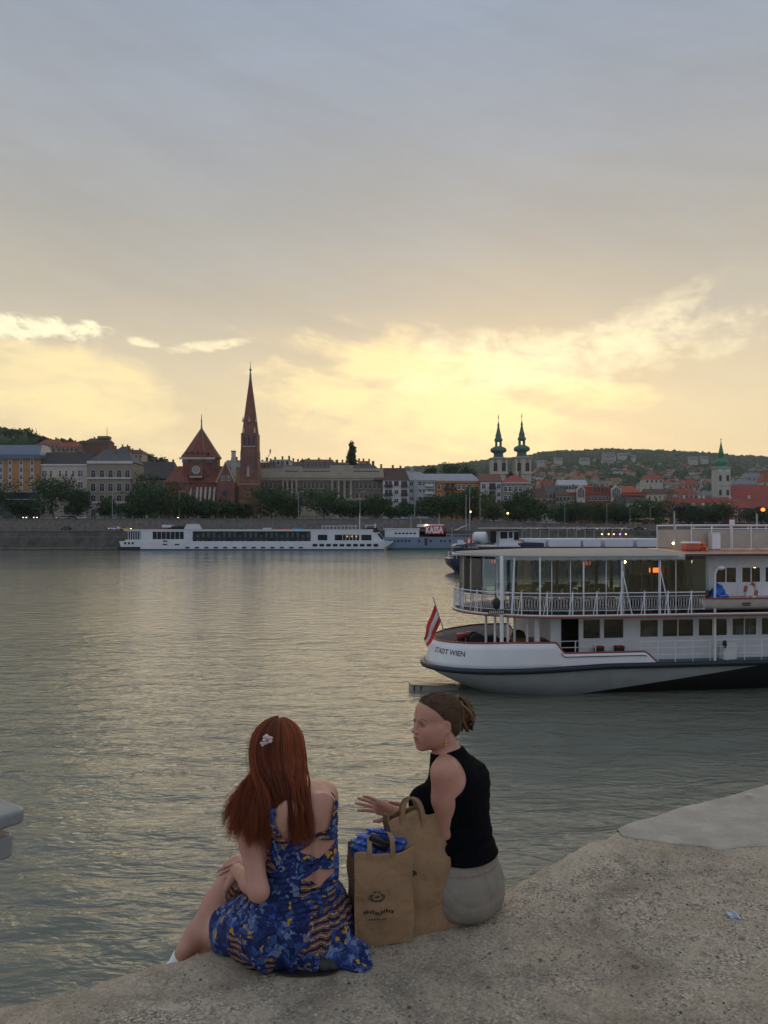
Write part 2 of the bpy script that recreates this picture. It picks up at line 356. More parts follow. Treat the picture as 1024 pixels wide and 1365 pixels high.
def make_ground():
    m, nt, b = newmat('worn_gravel_concrete'); L = nt.links.new
    tc = N(nt, 'ShaderNodeTexCoord')
    def noise(s, d=6, r=.65, dist=0):
        n = N(nt, 'ShaderNodeTexNoise', i_Scale=s, i_Detail=d, i_Roughness=r, i_Distortion=dist); L(tc.outputs['Object'], n.inputs['Vector']); return n.outputs['Fac']
    big = noise(1.7, 8, .68, .4); mid = noise(9, 8, .7); fine = noise(95, 5, .75)
    vo = N(nt, 'ShaderNodeTexVoronoi', i_Scale=135, i_Randomness=1.0); L(tc.outputs['Object'], vo.inputs['Vector'])
    vo2 = N(nt, 'ShaderNodeTexVoronoi', i_Scale=210); L(tc.outputs['Object'], vo2.inputs['Vector'])
    r1 = ramp(nt, [(.3, (.285,.238,.172)), (.5, (.38,.322,.24)), (.72, (.49,.42,.32))]); L(big, r1.inputs[0])
    # grit: every cell its own grey or tan
    sv = N(nt, 'ShaderNodeSeparateColor'); L(vo.outputs['Color'], sv.inputs[0])
    r2 = ramp(nt, [(.0, (.05,.045,.038)), (.3, (.17,.145,.11)), (.65, (.33,.285,.22)), (1, (.62,.56,.46))]); L(sv.outputs[0], r2.inputs[0])
    gm = ramp(nt, [(.40, (0,0,0)), (.56, (1,1,1))]); L(mid, gm.inputs[0])
    gb = ramp(nt, [(.36, (.15,)*3), (.6, (1,1,1))]); L(big, gb.inputs[0])
    mul = N(nt, 'ShaderNodeMath', operation='MULTIPLY'); L(gm.outputs[0], mul.inputs[0]); L(gb.outputs[0], mul.inputs[1])
    # smoother, paler cement along the edge; grit takes over further back
    sx = N(nt, 'ShaderNodeSeparateXYZ'); L(tc.outputs['Object'], sx.inputs[0])
    e1 = N(nt, 'ShaderNodeMath', operation='MULTIPLY_ADD'); L(sx.outputs[0], e1.inputs[0]); e1.inputs[1].default_value = .597; e1.inputs[2].default_value = 3.80-.597*1.18
    e2 = N(nt, 'ShaderNodeMath', operation='SUBTRACT'); L(e1.outputs[0], e2.inputs[0]); L(sx.outputs[1], e2.inputs[1])
    e3 = N(nt, 'ShaderNodeMath', operation='MULTIPLY_ADD'); L(big, e3.inputs[0]); e3.inputs[1].default_value = 1.3; L(e2.outputs[0], e3.inputs[2])
    e4 = ramp(nt, [(.80, (.12,)*3), (1.25/1.0 if False else 1.0, (1,)*3)]); L(e3.outputs[0], e4.inputs[0])
    mul2 = N(nt, 'ShaderNodeMath', operation='MULTIPLY'); L(mul.outputs[0], mul2.inputs[0]); L(e4.outputs[0], mul2.inputs[1]); mul = mul2
    mu2 = N(nt, 'ShaderNodeMath', operation='MULTIPLY'); L(mul.outputs[0], mu2.inputs[0]); mu2.inputs[1].default_value = .8
    mx = N(nt, 'ShaderNodeMixRGB'); L(mu2.outputs[0], mx.inputs[0]); L(r1.outputs[0], mx.inputs[1]); L(r2.outputs[0], mx.inputs[2])
    fr = ramp(nt, [(.3, (.62,)*3), (.7, (1.3,)*3)]); L(fine, fr.inputs[0])
    m2 = N(nt, 'ShaderNodeMixRGB', blend_type='MULTIPLY'); m2.inputs[0].default_value = 1; L(mx.outputs[0], m2.inputs[1]); L(fr.outputs[0], m2.inputs[2])
    ck = N(nt, 'ShaderNodeTexVoronoi', i_Scale=.75, feature='DISTANCE_TO_EDGE'); wq = N(nt, 'ShaderNodeMixRGB'); wq.inputs[0].default_value = .12; L(tc.outputs['Object'], wq.inputs[1])
    wn = N(nt, 'ShaderNodeTexNoise', i_Scale=4, i_Detail=6); L(tc.outputs['Object'], wn.inputs['Vector']); L(wn.outputs['Color'], wq.inputs[2]); L(wq.outputs[0], ck.inputs['Vector'])
    cr = ramp(nt, [(.0, (.45,)*3), (.006, (1,1,1))]); L(ck.outputs['Distance'], cr.inputs[0]); m3 = N(nt, 'ShaderNodeMixRGB', blend_type='MULTIPLY'); m3.inputs[0].default_value = .28; L(m2.outputs[0], m3.inputs[1]); L(cr.outputs[0], m3.inputs[2])
    st = N(nt, 'ShaderNodeTexNoise', i_Scale=2.6, i_Detail=7, i_Roughness=.7, i_Distortion=1.0); L(tc.outputs['Object'], st.inputs['Vector']); sr = ramp(nt, [(.36, (.70,)*3), (.52, (1.05,)*3)]); L(st.outputs['Fac'], sr.inputs[0])
    m4 = N(nt, 'ShaderNodeMixRGB', blend_type='MULTIPLY'); m4.inputs[0].default_value = 1; L(m3.outputs[0], m4.inputs[1]); L(sr.outputs[0], m4.inputs[2])
    L(m4.outputs[0], b.inputs['Base Color']); b.inputs['Roughness'].default_value = .92; b.inputs['Specular IOR Level'].default_value = .2
    # relief
    h1 = N(nt, 'ShaderNodeMath', operation='MULTIPLY'); L(vo.outputs['Distance'], h1.inputs[0]); L(mul.outputs[0], h1.inputs[1])
    b1 = N(nt, 'ShaderNodeBump', i_Strength=.75, i_Distance=.006, invert=True); L(h1.outputs[0], b1.inputs['Height'])
    b2 = N(nt, 'ShaderNodeBump', i_Strength=.6, i_Distance=.004); L(fine, b2.inputs['Height']); L(b1.outputs[0], b2.inputs['Normal'])
    b3 = N(nt, 'ShaderNodeBump', i_Strength=.5, i_Distance=.02); L(mid, b3.inputs['Height']); L(b2.outputs[0], b3.inputs['Normal'])
    L(b3.outputs[0], b.inputs['Normal'])
    # grid that follows the edge: columns along x, rows back from the edge
    xs = np.unique(np.concatenate([np.linspace(-60, -2.4, 40), np.linspace(-2.4, 4.2, 560), np.linspace(4.2, 60, 60)]))
    d = np.concatenate([[0, .006, .014, .024], np.linspace(.036, 3.4, 300), np.linspace(3.5, 40, 60)])
    X, D = np.meshgrid(xs, d); E = edge_y(X); Yg = E - D
    Z = GZ + ground_h(X, Yg)
    Z[0] -= .02; Z[1] -= .008; Z[2] -= .003
    top = np.stack([X, Yg, Z], -1)
    # quay face below the edge
    zs = [-.03, -.08, -.2, -.5, -1, -2, -3.5, -5, -7]
    rows = [np.stack([xs, edge_y(xs) + .004 - .002*i + .01*np.sin(xs*13+i), GZ + ground_h(xs, edge_y(xs)) + q - .01], -1) for i, q in enumerate(zs)]
    face = np.stack(rows[::-1], 0)
    allr = np.concatenate([face, top], 0); nr, nc = allr.shape[:2]
    i = (np.arange(nr-1)[:, None]*nc + np.arange(nc-1)[None]).ravel()
    o = np_mesh('quay_ground', allr.reshape(-1, 3), np.stack([i, i+nc, i+nc+1, i+1], -1)[:, ::-1], m)
    setting(o, 'worn gritty concrete quay with a crumbled edge above the water', 'quay')
make_ground()
# ================================================================ smooth solid modelling for bodies and clothes
class Field:
    """A sampled solid: shapes are blended into a grid, the surface is then netted as one continuous mesh."""
    def __init__(s, lo, hi, h):
        s.lo = np.array(lo, float); s.h = h
        s.n = np.ceil((np.array(hi) - s.lo)/h).astype(int) + 1
        s.D = np.full(s.n, 9.0, np.float32)
    def copy(s):
        c = object.__new__(Field); c.lo = s.lo; c.h = s.h; c.n = s.n; c.D = s.D.copy(); return c
    def sub(s, lo, hi):
        a = np.clip(np.floor((np.array(lo)-s.lo)/s.h).astype(int), 0, s.n); b = np.clip(np.ceil((np.array(hi)-s.lo)/s.h).astype(int)+1, 0, s.n)
        sl = tuple(slice(a[i], b[i]) for i in range(3))
        ax = [(s.lo[i] + s.h*np.arange(a[i], b[i])).astype(np.float32) for i in range(3)]
        return sl, ax[0][:, None, None], ax[1][None, :, None], ax[2][None, None, :]
    def _blend(s, sl, d, k, mode):
        D = s.D[sl]
        if D.size == 0: return
        if mode == 'add':
            t = np.clip(.5 + .5*(D - d)/k, 0, 1); s.D[sl] = D + (d - D)*t - k*t*(1-t)
        elif mode == 'cut':
            d = -d; t = np.clip(.5 - .5*(D - d)/k, 0, 1); s.D[sl] = D + (d - D)*t + k*t*(1-t)
    def cap(s, a, b, ra, rb, k=.02, mode='add'):
        a = np.array(a, float); b = np.array(b, float); r = max(ra, rb) + k + .03
        sl, X, Y, Z = s.sub(np.minimum(a, b)-r, np.maximum(a, b)+r)
        ab = b - a; L2 = max(ab @ ab, 1e-12)
        t = np.clip(((X-a[0])*ab[0] + (Y-a[1])*ab[1] + (Z-a[2])*ab[2])/L2, 0, 1)
        d = np.sqrt((X-a[0]-t*ab[0])**2 + (Y-a[1]-t*ab[1])**2 + (Z-a[2]-t*ab[2])**2) - (ra + (rb-ra)*t)
        s._blend(sl, d.astype(np.float32), k, mode); return s
    def chain(s, pts, k=.02, mode='add'):
        for (a, ra), (b, rb) in zip(pts[:-1], pts[1:]): s.cap(a, b, ra, rb, k, mode)
        return s
    def ell(s, c, r, k=.02, mode='add', rot=None):
        c = np.array(c, float); r = np.array(r if hasattr(r, '__len__') else (r,)*3, float); m = max(r) + k + .03
        sl, X, Y, Z = s.sub(c-m, c+m)
        X = X-c[0]; Y = Y-c[1]; Z = Z-c[2]
        if rot is not None:
            M = np.array(rot, float)                     # rows: local axes in world space
            X, Y, Z = (M[i][0]*X + M[i][1]*Y + M[i][2]*Z for i in range(3))
        k0 = np.sqrt((X/r[0])**2 + (Y/r[1])**2 + (Z/r[2])**2); k1 = np.sqrt((X/r[0]**2)**2 + (Y/r[1]**2)**2 + (Z/r[2]**2)**2)
        s._blend(sl, (k0*(k0-1)/np.maximum(k1, 1e-6)).astype(np.float32), k, mode); return s
    def axes(s):
        return [(s.lo[i] + s.h*np.arange(s.n[i])).astype(np.float32).reshape([-1 if j == i else 1 for j in range(3)]) for i in range(3)]
    def mesh(s):
        D = s.D; n = D.shape; ins = D < 0
        c = np.zeros([k-1 for k in n], np.int8)
        offs = [(i, j, k) for i in (0,1) for j in (0,1) for k in (0,1)]
        for (i, j, k) in offs: c += ins[i:n[0]-1+i, j:n[1]-1+j, k:n[2]-1+k]
        act = (c > 0) & (c < 8); idx = np.argwhere(act); ids = np.full(act.shape, -1, np.int32); ids[act] = np.arange(len(idx))
        acc = np.zeros((len(idx), 3)); cnt = np.zeros(len(idx))
        I, J, K = idx.T
        val = {o: D[I+o[0], J+o[1], K+o[2]].astype(float) for o in offs}
        for o in offs:
            for ax in range(3):
                if o[ax]: continue
                q = list(o); q[ax] = 1; q = tuple(q); a, b = val[o], val[q]
                m = (a < 0) != (b < 0); t = np.where(m, a/np.where(m, a-b, 1), 0)
                p = np.zeros((len(idx), 3)); p += o; p[:, ax] += t
                acc[m] += p[m]; cnt[m] += 1
        V = s.lo + s.h*(idx + acc/cnt[:, None])
        F = []
        for ax in range(3):
            a, b = [(1,2),(2,0),(0,1)][ax]
            sl0 = [slice(None)]*3; sl1 = [slice(None)]*3; sl0[ax] = slice(0, -1); sl1[ax] = slice(1, None)
            ch = ins[tuple(sl0)] != ins[tuple(sl1)]; e = np.argwhere(ch)
            ok = (e[:, a] > 0) & (e[:, b] > 0) & (e[:, a] < n[a]-1) & (e[:, b] < n[b]-1); e = e[ok]
            flip = ins[tuple(sl0)][tuple(e.T)]
            def at(da, db):
                q = e.copy(); q[:, a] -= da; q[:, b] -= db; return ids[tuple(q.T)]
            f = np.stack([at(1,1), at(0,1), at(0,0), at(1,0)], -1)
            f[~flip] = f[~flip][:, ::-1]; F.append(f)
        F = np.concatenate(F); F = F[(F >= 0).all(1)]
        return V, F
def relax(V, F, it=2, lam=.5):
    V = V.copy()
    e = np.concatenate([F[:, [0,1]], F[:, [1,2]], F[:, [2,3]], F[:, [3,0]]])
    for _ in range(it):
        acc = np.zeros_like(V); cnt = np.zeros(len(V))
        for c in range(3):
            acc[:, c] = np.bincount(e[:,0], V[e[:,1], c], len(V)) + np.bincount(e[:,1], V[e[:,0], c], len(V))
        cnt = np.bincount(e[:,0], minlength=len(V)) + np.bincount(e[:,1], minlength=len(V))
        V += lam*(acc/np.maximum(cnt, 1)[:, None] - V)
    return V
def solid(field, name, mat, parent, it=2, origin=(0,0,0)):
    V, F = field.mesh(); V = relax(V, F, it)
    return np_mesh(name, V - np.array(origin), F, mat, parent)
def paint(o, cols, name='tint'):
    a = o.data.attributes.new(name, 'FLOAT_COLOR', 'POINT')
    a.data.foreach_set('color', np.concatenate([cols, np.ones((len(cols), 1))], 1).astype(np.float32).ravel())
def strands(name, paths, rad, mat, parent, origin, tone=None):
    """hair: every path a thin tapered three-sided tube, all in one mesh"""
    paths = np.asarray(paths, float); n, m, _ = paths.shape
    T = np.gradient(paths, axis=1); T /= np.maximum(np.linalg.norm(T, axis=2, keepdims=True), 1e-9)
    ref = RNG.normal(size=(n, 1, 3)); A = np.cross(T, ref); A /= np.maximum(np.linalg.norm(A, axis=2, keepdims=True), 1e-9); B = np.cross(T, A)
    tt = np.linspace(0, 1, m)[None, :, None]; rr = rad*np.where(tt < .75, 1, 1 - (tt-.75)/.25*.85)
    if hasattr(rad, 'shape'): pass
    rings = [paths + rr*(A*math.cos(a) + B*math.sin(a)) for a in (0, 2.094, 4.189)]
    V = np.stack(rings, 2).reshape(-1, 3) - np.array(origin)
    base = (np.arange(n)[:, None]*m + np.arange(m-1)[None]).ravel()*3
    F = np.concatenate([np.stack([base+i, base+(i+1)%3, base+3+(i+1)%3, base+3+i], -1) for i in range(3)])
    o = np_mesh(name, V, F, mat, parent)
    if tone is not None: paint(o, np.repeat(np.asarray(tone), m*3, axis=0))
    return o
def skin_mat(name, base):
    m, nt, b = newmat(name); L = nt.links.new
    at = N(nt, 'ShaderNodeAttribute', attribute_name='tint')
    tc = N(nt, 'ShaderNodeTexCoord'); no = N(nt, 'ShaderNodeTexNoise', i_Scale=22, i_Detail=6, i_Roughness=.65); L(tc.outputs['Object'], no.inputs['Vector'])
    rp = ramp(nt, [(.3, (.90,.88,.87)), (.7, (1.08,1.07,1.06))]); L(no.outputs['Fac'], rp.inputs[0])
    mx = N(nt, 'ShaderNodeMixRGB', blend_type='MULTIPLY'); mx.inputs[0].default_value = 1; L(at.outputs['Color'], mx.inputs[1]); L(rp.outputs[0], mx.inputs[2])
    L(mx.outputs[0], b.inputs['Base Color']); b.inputs['Roughness'].default_value = .5; b.inputs['Specular IOR Level'].default_value = .4
    b.inputs['Subsurface Weight'].default_value = .12; b.inputs['Subsurface Radius'].default_value = (1, .35, .2); b.inputs['Subsurface Scale'].default_value = .012
    n2 = N(nt, 'ShaderNodeTexNoise', i_Scale=420, i_Detail=3); L(tc.outputs['Object'], n2.inputs['Vector'])
    bp = N(nt, 'ShaderNodeBump', i_Strength=.15, i_Distance=.001); L(n2.outputs['Fac'], bp.inputs['Height']); L(bp.outputs[0], b.inputs['Normal'])
    return m
def hair_mat(name, rough=.42):
    m, nt, b = newmat(name); L = nt.links.new
    at = N(nt, 'ShaderNodeAttribute', attribute_name='tint'); L(at.outputs['Color'], b.inputs['Base Color'])
    b.inputs['Roughness'].default_value = rough; b.inputs['Specular IOR Level'].default_value = .35
    b.inputs['Transmission Weight'].default_value = 0
    tl = N(nt, 'ShaderNodeBsdfTranslucent'); L(at.outputs['Color'], tl.inputs[0])
    mx = N(nt, 'ShaderNodeMixShader'); mx.inputs[0].default_value = .34
    L(b.outputs[0], mx.inputs[1]); L(tl.outputs[0], mx.inputs[2]); L(mx.outputs[0], nt.nodes['Material Output'].inputs[0])
    return m
def frame(fwd_deg, pitch=0, roll=0):
    """head or hand axes: heading in degrees left of straight ahead -> side (right), forward, up"""
    a = R(fwd_deg); f = Vector((-math.sin(a), math.cos(a), 0)); s = Vector((math.cos(a), math.sin(a), 0)); u = Vector((0,0,1))
    q = Matrix.Rotation(R(pitch), 3, s); f = q @ f; u = q @ u
    q = Matrix.Rotation(R(roll), 3, f); return q @ s, f, q @ u
def head_shape(fd, c, ax, sc=1.0, ears=True):
    s, f, u = (np.array(v) for v in ax); c = np.array(c)
    p = lambda a, b, d: c + sc*(a*s + b*f + d*u)
    rot = [s, f, u]; E = lambda q, r, k, mode='add': fd.ell(p(*q), np.array(r)*sc, k, mode, rot)
    C = lambda a, b, ra, rb, k, mode='add': fd.cap(p(*a), p(*b), ra*sc, rb*sc, k, mode)
    E((0,-.018,.032), (.073,.093,.080), .01)
    E((0,.030,-.030), (.056,.062,.080), .03)
    E((0,.040,.040), (.058,.045,.048), .03)
    for g in (-1, 1):
        C((g*.047,.000,-.064), (g*.009,.060,-.099), .018, .014, .03)
        E((g*.044,.048,-.028), (.022,.026,.024), .025)
        C((g*.040,.071,.016), (g*.010,.083,.014), .007, .008, .012)
        C((g*.056,.008,-.02), (g*.047,.012,-.062), .018, .020, .03); E((g*.034,.038,-.060), (.022,.026,.026), .03)
    E((0,.064,-.103), (.018,.017,.015), .018)
    for g in (-1, 1): E((g*.031,.093,-.003), (.017,.016,.011), .010, 'cut')
    C((0,.079,.006), (0,.103,-.033), .0065, .0085, .010)
    E((0,.104,-.037), (.0095,.010,.008), .008)
    for g in (-1, 1):
        E((g*.0105,.094,-.040), (.0075,.010,.0065), .006)
        E((g*.031,.0755,-.001), (.0145,.0110,.0105), .004)               # closed form of the lids over the eye
        C((g*.017,.083,.0055), (g*.044,.075,.0035), .0032, .0028, .004)   # upper lid fold
    E((0,.082,-.071), (.024,.013,.020), .015)
    for g in (-1, 1):
        C((0,.0935,-.0640), (g*.0195,.083,-.0695), .0056, .0026, .004)
        C((0,.0915,-.0775), (g*.0170,.082,-.0725), .0068, .0030, .004)
    E((0,.101,-.0885), (.018,.0095,.007), .010, 'cut')
    C((-.015,.092,-.0705), (.015,.092,-.0705), .0026, .0026, .003, 'cut'); C((-.008,.098,-.0705), (.008,.098,-.0705), .0036, .0036, .003, 'cut')
    for g in (-1, 1) if ears else ():
        E((g*.0755,-.012,-.012), (.0085,.019,.031), .006)
        E((g*.082,-.008,-.010), (.006,.010,.018), .005, 'cut')
        E((g*.073,-.002,-.036), (.007,.010,.011), .006)
    return p
def hand_shape(fd, wrist, palm_dir, normal, fingers, thumb, sc=1.0, k=.008):
    """palm slab and five bent fingers. fingers: per finger (spread, bend) in degrees; normal points out of the back of the hand"""
    d = Vector(palm_dir).normalized(); n = Vector(normal); n = (n - d*n.dot(d)).normalized(); a = d.cross(n)   # a: across, towards the thumb
    w = Vector(wrist); sc2 = sc
    for i, o in enumerate((-.030, -.010, .010, .029)):
        fd.cap(w + d*.012*sc + a*o*.55*sc, w + d*.082*sc + a*o*sc, .0145*sc, .0125*sc, .014)
    L = [(.030,.020,.017), (.038,.025,.019), (.042,.028,.020), (.038,.024,.019)]     # little, ring, middle, index
    for i, ((spr, bend), o, ln) in enumerate(zip(fingers, (-.031, -.011, .010, .030), L)):
        p = w + d*.080*sc + a*o*sc; ang = 0; rr = (.0080, .0072, .0066, .0056)
        dd = (d*math.cos(R(spr)) + a*math.sin(R(spr)))
        for j in range(3):
            ang += R(bend)*(.7, 1.0, .7)[j]
            v = dd*math.cos(ang) - n*math.sin(ang); q = p + v*ln[j]*sc*1.08
            fd.cap(p, q, rr[j]*sc, rr[j+1]*sc, .004 if j else .008); p = q
    spr, drop = thumb
    p = w + d*.028*sc + a*.026*sc; v = (d*math.cos(R(spr)) + a*math.sin(R(spr)) - n*math.sin(R(drop))).normalized()
    q = p + v*.040*sc; fd.cap(p, q, .014*sc, .0095*sc, .012)
    v2 = (v*.9 + d*.35).normalized(); q2 = q + v2*.030*sc; fd.cap(q, q2, .0095*sc, .0085*sc, .005); fd.cap(q2, q2 + (v2*.8 + d*.3).normalized()*.022*sc, .0085*sc, .0062*sc, .004)
# ================================================================ woman with long auburn hair (back to us)
def printed_cloth():
    m, nt, b = newmat('printed_blue_cotton'); L = nt.links.new
    tc = N(nt, 'ShaderNodeTexCoord'); mp = N(nt, 'ShaderNodeMapping'); mp.inputs['Scale'].default_value = (1,.8,1); L(tc.outputs['Object'], mp.inputs[0])
    nz = N(nt, 'ShaderNodeTexNoise', i_Scale=14, i_Detail=3); L(mp.outputs[0], nz.inputs['Vector'])
    wv = N(nt, 'ShaderNodeMixRGB'); wv.inputs[0].default_value = .16; L(mp.outputs[0], wv.inputs[1]); L(nz.outputs['Color'], wv.inputs[2])
    v1 = N(nt, 'ShaderNodeTexVoronoi', i_Scale=52, feature='F1'); L(wv.outputs[0], v1.inputs['Vector'])
    v2 = N(nt, 'ShaderNodeTexVoronoi', i_Scale=15, feature='F1'); L(wv.outputs[0], v2.inputs['Vector'])
    ve = N(nt, 'ShaderNodeTexVoronoi', i_Scale=52, feature='DISTANCE_TO_EDGE'); L(wv.outputs[0], ve.inputs['Vector'])
    s1 = N(nt, 'ShaderNodeSeparateColor'); L(v1.outputs['Color'], s1.inputs[0])
    s2 = N(nt, 'ShaderNodeSeparateColor'); L(v2.outputs['Color'], s2.inputs[0])
    a = ramp(nt, [(0,(.008,.014,.07)),(.16,(.016,.032,.115)),(.42,(.040,.080,.215)),(.62,(.012,.022,.11)),(.74,(.13,.18,.31)),(.88,(.03,.07,.3)),(.95,(.45,.24,.03))], 'CONSTANT'); L(s1.outputs[0], a.inputs[0])
    wa = N(nt, 'ShaderNodeTexWave', i_Scale=13, i_Distortion=4.5, i_Detail=3, bands_direction='Z'); wa.inputs['Detail Scale'].default_value = 1.5; L(mp.outputs[0], wa.inputs['Vector'])
    c = ramp(nt, [(0,(.012,.014,.05)),(.20,(.11,.03,.025)),(.34,(.40,.20,.025)),(.48,(.02,.03,.12)),(.62,(.20,.085,.045)),(.74,(.03,.07,.24)),(.9,(.45,.26,.05))], 'CONSTANT'); L(wa.outputs['Fac'], c.inputs[0])
    sel = ramp(nt, [(.75,(0,0,0)),(.77,(1,1,1))]); L(s2.outputs[1], sel.inputs[0])
    mx = N(nt, 'ShaderNodeMixRGB'); L(sel.outputs[0], mx.inputs[0]); L(a.outputs[0], mx.inputs[1]); L(c.outputs[0], mx.inputs[2])
    ed = ramp(nt, [(.0,(1,1,1)),(.06,(0,0,0))]); L(ve.outputs['Distance'], ed.inputs[0])
    m2 = N(nt, 'ShaderNodeMixRGB'); L(ed.outputs[0], m2.inputs[0]); L(mx.outputs[0], m2.inputs[1]); m2.inputs[2].default_value = (.006,.008,.035,1)
    L(m2.outputs[0], b.inputs['Base Color']); b.inputs['Roughness'].default_value = .8; b.inputs['Specular IOR Level'].default_value = .25
    fn = N(nt, 'ShaderNodeTexNoise', i_Scale=30, i_Detail=4); L(tc.outputs['Object'], fn.inputs['Vector'])
    bp = N(nt, 'ShaderNodeBump', i_Strength=.35, i_Distance=.012); L(fn.outputs['Fac'], bp.inputs['Height']); L(bp.outputs[0], b.inputs['Normal'])
    return m
SKIN_L = np.array((.44, .228, .165)); 
def woman_auburn():
    O = Vector((-.28, 2.62, GZ))
    root = thing('person', 'woman with long auburn hair and blue patterned open back dress, hand on her crossed knee', 'person', O)
    h = .0036
    fd = Field((-.87, 2.33, 5.30), (.03, 3.12, 6.42), h)
    J = lambda px, py, Y: np.array(P(px, py, Y))
    pel = np.array((-.300, 2.66, GZ+.105)); f = np.array((-.5, .866, 0)); r = np.array((.866, .5, 0)); up = np.array((0,0,1.0))
    rot = [r, f, up]
    wai = J(402, 1172, 2.64); che = J(395, 1098, 2.66); c7 = J(386, 1046, 2.67); hd = J(371, 1006, 2.70)
    # trunk
    tor = Field(fd.lo, fd.lo + fd.h*(fd.n-1), h)
    tor.ell(pel, (.165,.125,.115), .03, rot=rot)
    tor.ell(wai + f*.0, (.126,.092,.12), .06, rot=rot)
    tor.ell((wai+che)/2, (.130,.093,.11), .05, rot=rot)
    tor.ell(che, (.138,.098,.12), .05, rot=rot)
    tor.ell(che + up*.050 - f*.005, (.142,.082,.075), .05, rot=rot)
    for g in (-1, 1): tor.ell(che + f*.085 + r*.07*g - up*.02, (.06,.055,.06), .03, rot=rot)
    lsh = c7 - r*.155 - up*.052 + f*.015; rsh = c7 + r*.142 - up*.072 + f*.025
    tor.cap(lsh + r*.01, rsh - r*.01, .048, .048, .05)
    tor.cap(c7 - up*.02, lsh + r*.02 + up*.012, .042, .034, .04); tor.cap(c7 - up*.02, rsh - r*.02 + up*.012, .042, .034, .04)
    for g, q in ((-1, -.062), (1, .062)): tor.ell(che + r*q - f*.078 + up*.05, (.05,.022,.07), .03, rot=rot)  # shoulder blades
    tor.chain([(che - f*.103 + up*.07, .006), (wai - f*.090, .006)], .02, 'cut')                    # spine furrow
    tor.cap(c7 - up*.03, hd - up*.05, .054, .048, .03)
    fd.D = tor.D.copy()
    # head, turned to the right towards the other woman
    ax = frame(-32, -4, 0); hp = head_shape(fd, hd + np.array((0,0,.001)), ax, .98, ears=False)
    # left arm (near side) to the knee; right arm in front of the body
    lel = J(345, 1188, 2.50); lwr = J(316, 1160, 2.735)
    fd.chain([(lsh, .045), (lsh*.55+lel*.45, .0365), (lel, .0315)], .025); fd.chain([(lel, .032), (lel*.6+lwr*.4, .032), (lwr, .022)], .02)
    rel = rsh + np.array((-.075,.135,-.225)); rwr = J(345, 1163, 2.92)
    fd.chain([(rsh, .048), ((rsh+rel)/2, .041), (rel, .036)], .025); fd.chain([(rel, .036), (rel*.6+rwr*.4, .034), (rwr, .024)], .02)
    hand_shape(fd, lwr, J(300, 1182, 2.80) - lwr, (-.55,-.35,.75), [(-13,22),(-4,26),(3,24),(12,16)], (30, 25), .98)
    hand_shape(fd, rwr, J(318, 1158, 2.86) - rwr, (-.1,-.3,.9), [(-6,20),(-2,20),(3,20),(8,20)], (35, 20), .95)
    # legs: left along the ground and over the edge, right crossed on top of it
    lhp = pel - r*.085 + f*.03 - up*.01; rhp = pel + r*.085 + f*.05
    lkn = J(283, 1240, 2.84); lan = lkn + np.array((-.02,.10,-.36))
    rkn = J(318, 1163, 2.93); ran = J(247, 1268, 2.80)
    legs = Field(fd.lo, fd.lo + fd.h*(fd.n-1), h)
    legs.chain([(lhp, .095), (lhp*.5+lkn*.5, .076), (lkn, .056)], .03); legs.chain([(lkn, .055), (lkn*.65+lan*.35, .054), (lkn*.2+lan*.8, .038)], .02)
    legs.chain([(rhp, .098), (rhp*.5+rkn*.5, .080), (rkn, .060)], .03)
    cal = rkn*.62 + ran*.38 - np.array((0,.012,.008)); legs.chain([(rkn, .057), (cal, .056), (rkn*.2+ran*.8, .039), (ran, .031)], .025)
    foot = ran + np.array((-.050,.030,-.095)); legs.chain([(ran, .032), (foot, .028)], .02)
    t = np.clip(.5 + .5*(fd.D - legs.D)/.02, 0, 1); fd.D = fd.D + (legs.D - fd.D)*t - .02*t*(1-t)
    V, Fq = fd.mesh(); V = relax(V, Fq, 2)
    body = np_mesh('body', V - np.array(O), Fq, skin_mat('fair_skin', SKIN_L), root)
    col = np.tile(SKIN_L, (len(V), 1))
    for q, rad in ((lkn, .07), (rkn, .075), (lel, .05), (hp(.05,.06,-.04), .03), (hp(-.05,.06,-.04), .03)):
        w = np.exp(-((V - q)**2).sum(1)/(rad*.8)**2)[:, None]; col = col*(1-.35*w) + .35*w*np.array((.62,.30,.23))
    w = np.exp(-((V - hp(0,.09,-.07))**2 @ np.array((1,1,2.5)))/.012**2)[:, None]; col = col*(1-.7*w) + .7*w*np.array((.45,.14,.12))
    paint(body, col)
    # eyes and brows (mostly hidden by hair)
    for g in (-1, 1):
        e = MB(); e.sphere(hp(g*.031,.0775,-.001) - np.array(O), .0105, 12, 8); e.build('eye', pm('eye_white', (.6,.58,.55), .2), root, smooth=True)
    # dress: bodice hugs the trunk, skirt spreads over hips and thighs onto the ground
    X, Y, Z = fd.axes()
    cl = tor.copy()
    t = np.clip(.5 + .5*(cl.D - legs.D)/.05, 0, 1); cl.D = cl.D + (legs.D - cl.D)*t - .05*t*(1-t)
    sk = J(397, 1252, 2.56)
    cl.ell(pel + f*.022 - up*.045 + r*.012, (.195,.128,.075), .05, rot=rot)
    cl.ell(np.array((-.20, 2.66, GZ+.02)), (.13,.12,.030), .05)
    cl.ell(np.array((-.085, 2.585, GZ+.012)), (.052,.032,.014), .03, rot=[np.array((.9,-.43,0)), np.array((.43,.9,0)), up])
    cl.cap(pel - r*.11 + f*.02, lhp*.50 + lkn*.50, .115, .096, .04)
    cl.cap(pel + r*.08 + f*.04, rhp*.42 + rkn*.58, .12, .094, .04)
    ang = np.arctan2(Y - pel[1], X - pel[0])
    fold = .005*np.sin(ang*12 + 14*Z) + .003*np.sin(ang*21 - 22*Z + 1) + .0022*np.sin(X*60 + Y*46 + Z*30)
    low = np.clip((wai[2] - .02 - Z)/.12, 0, 1)
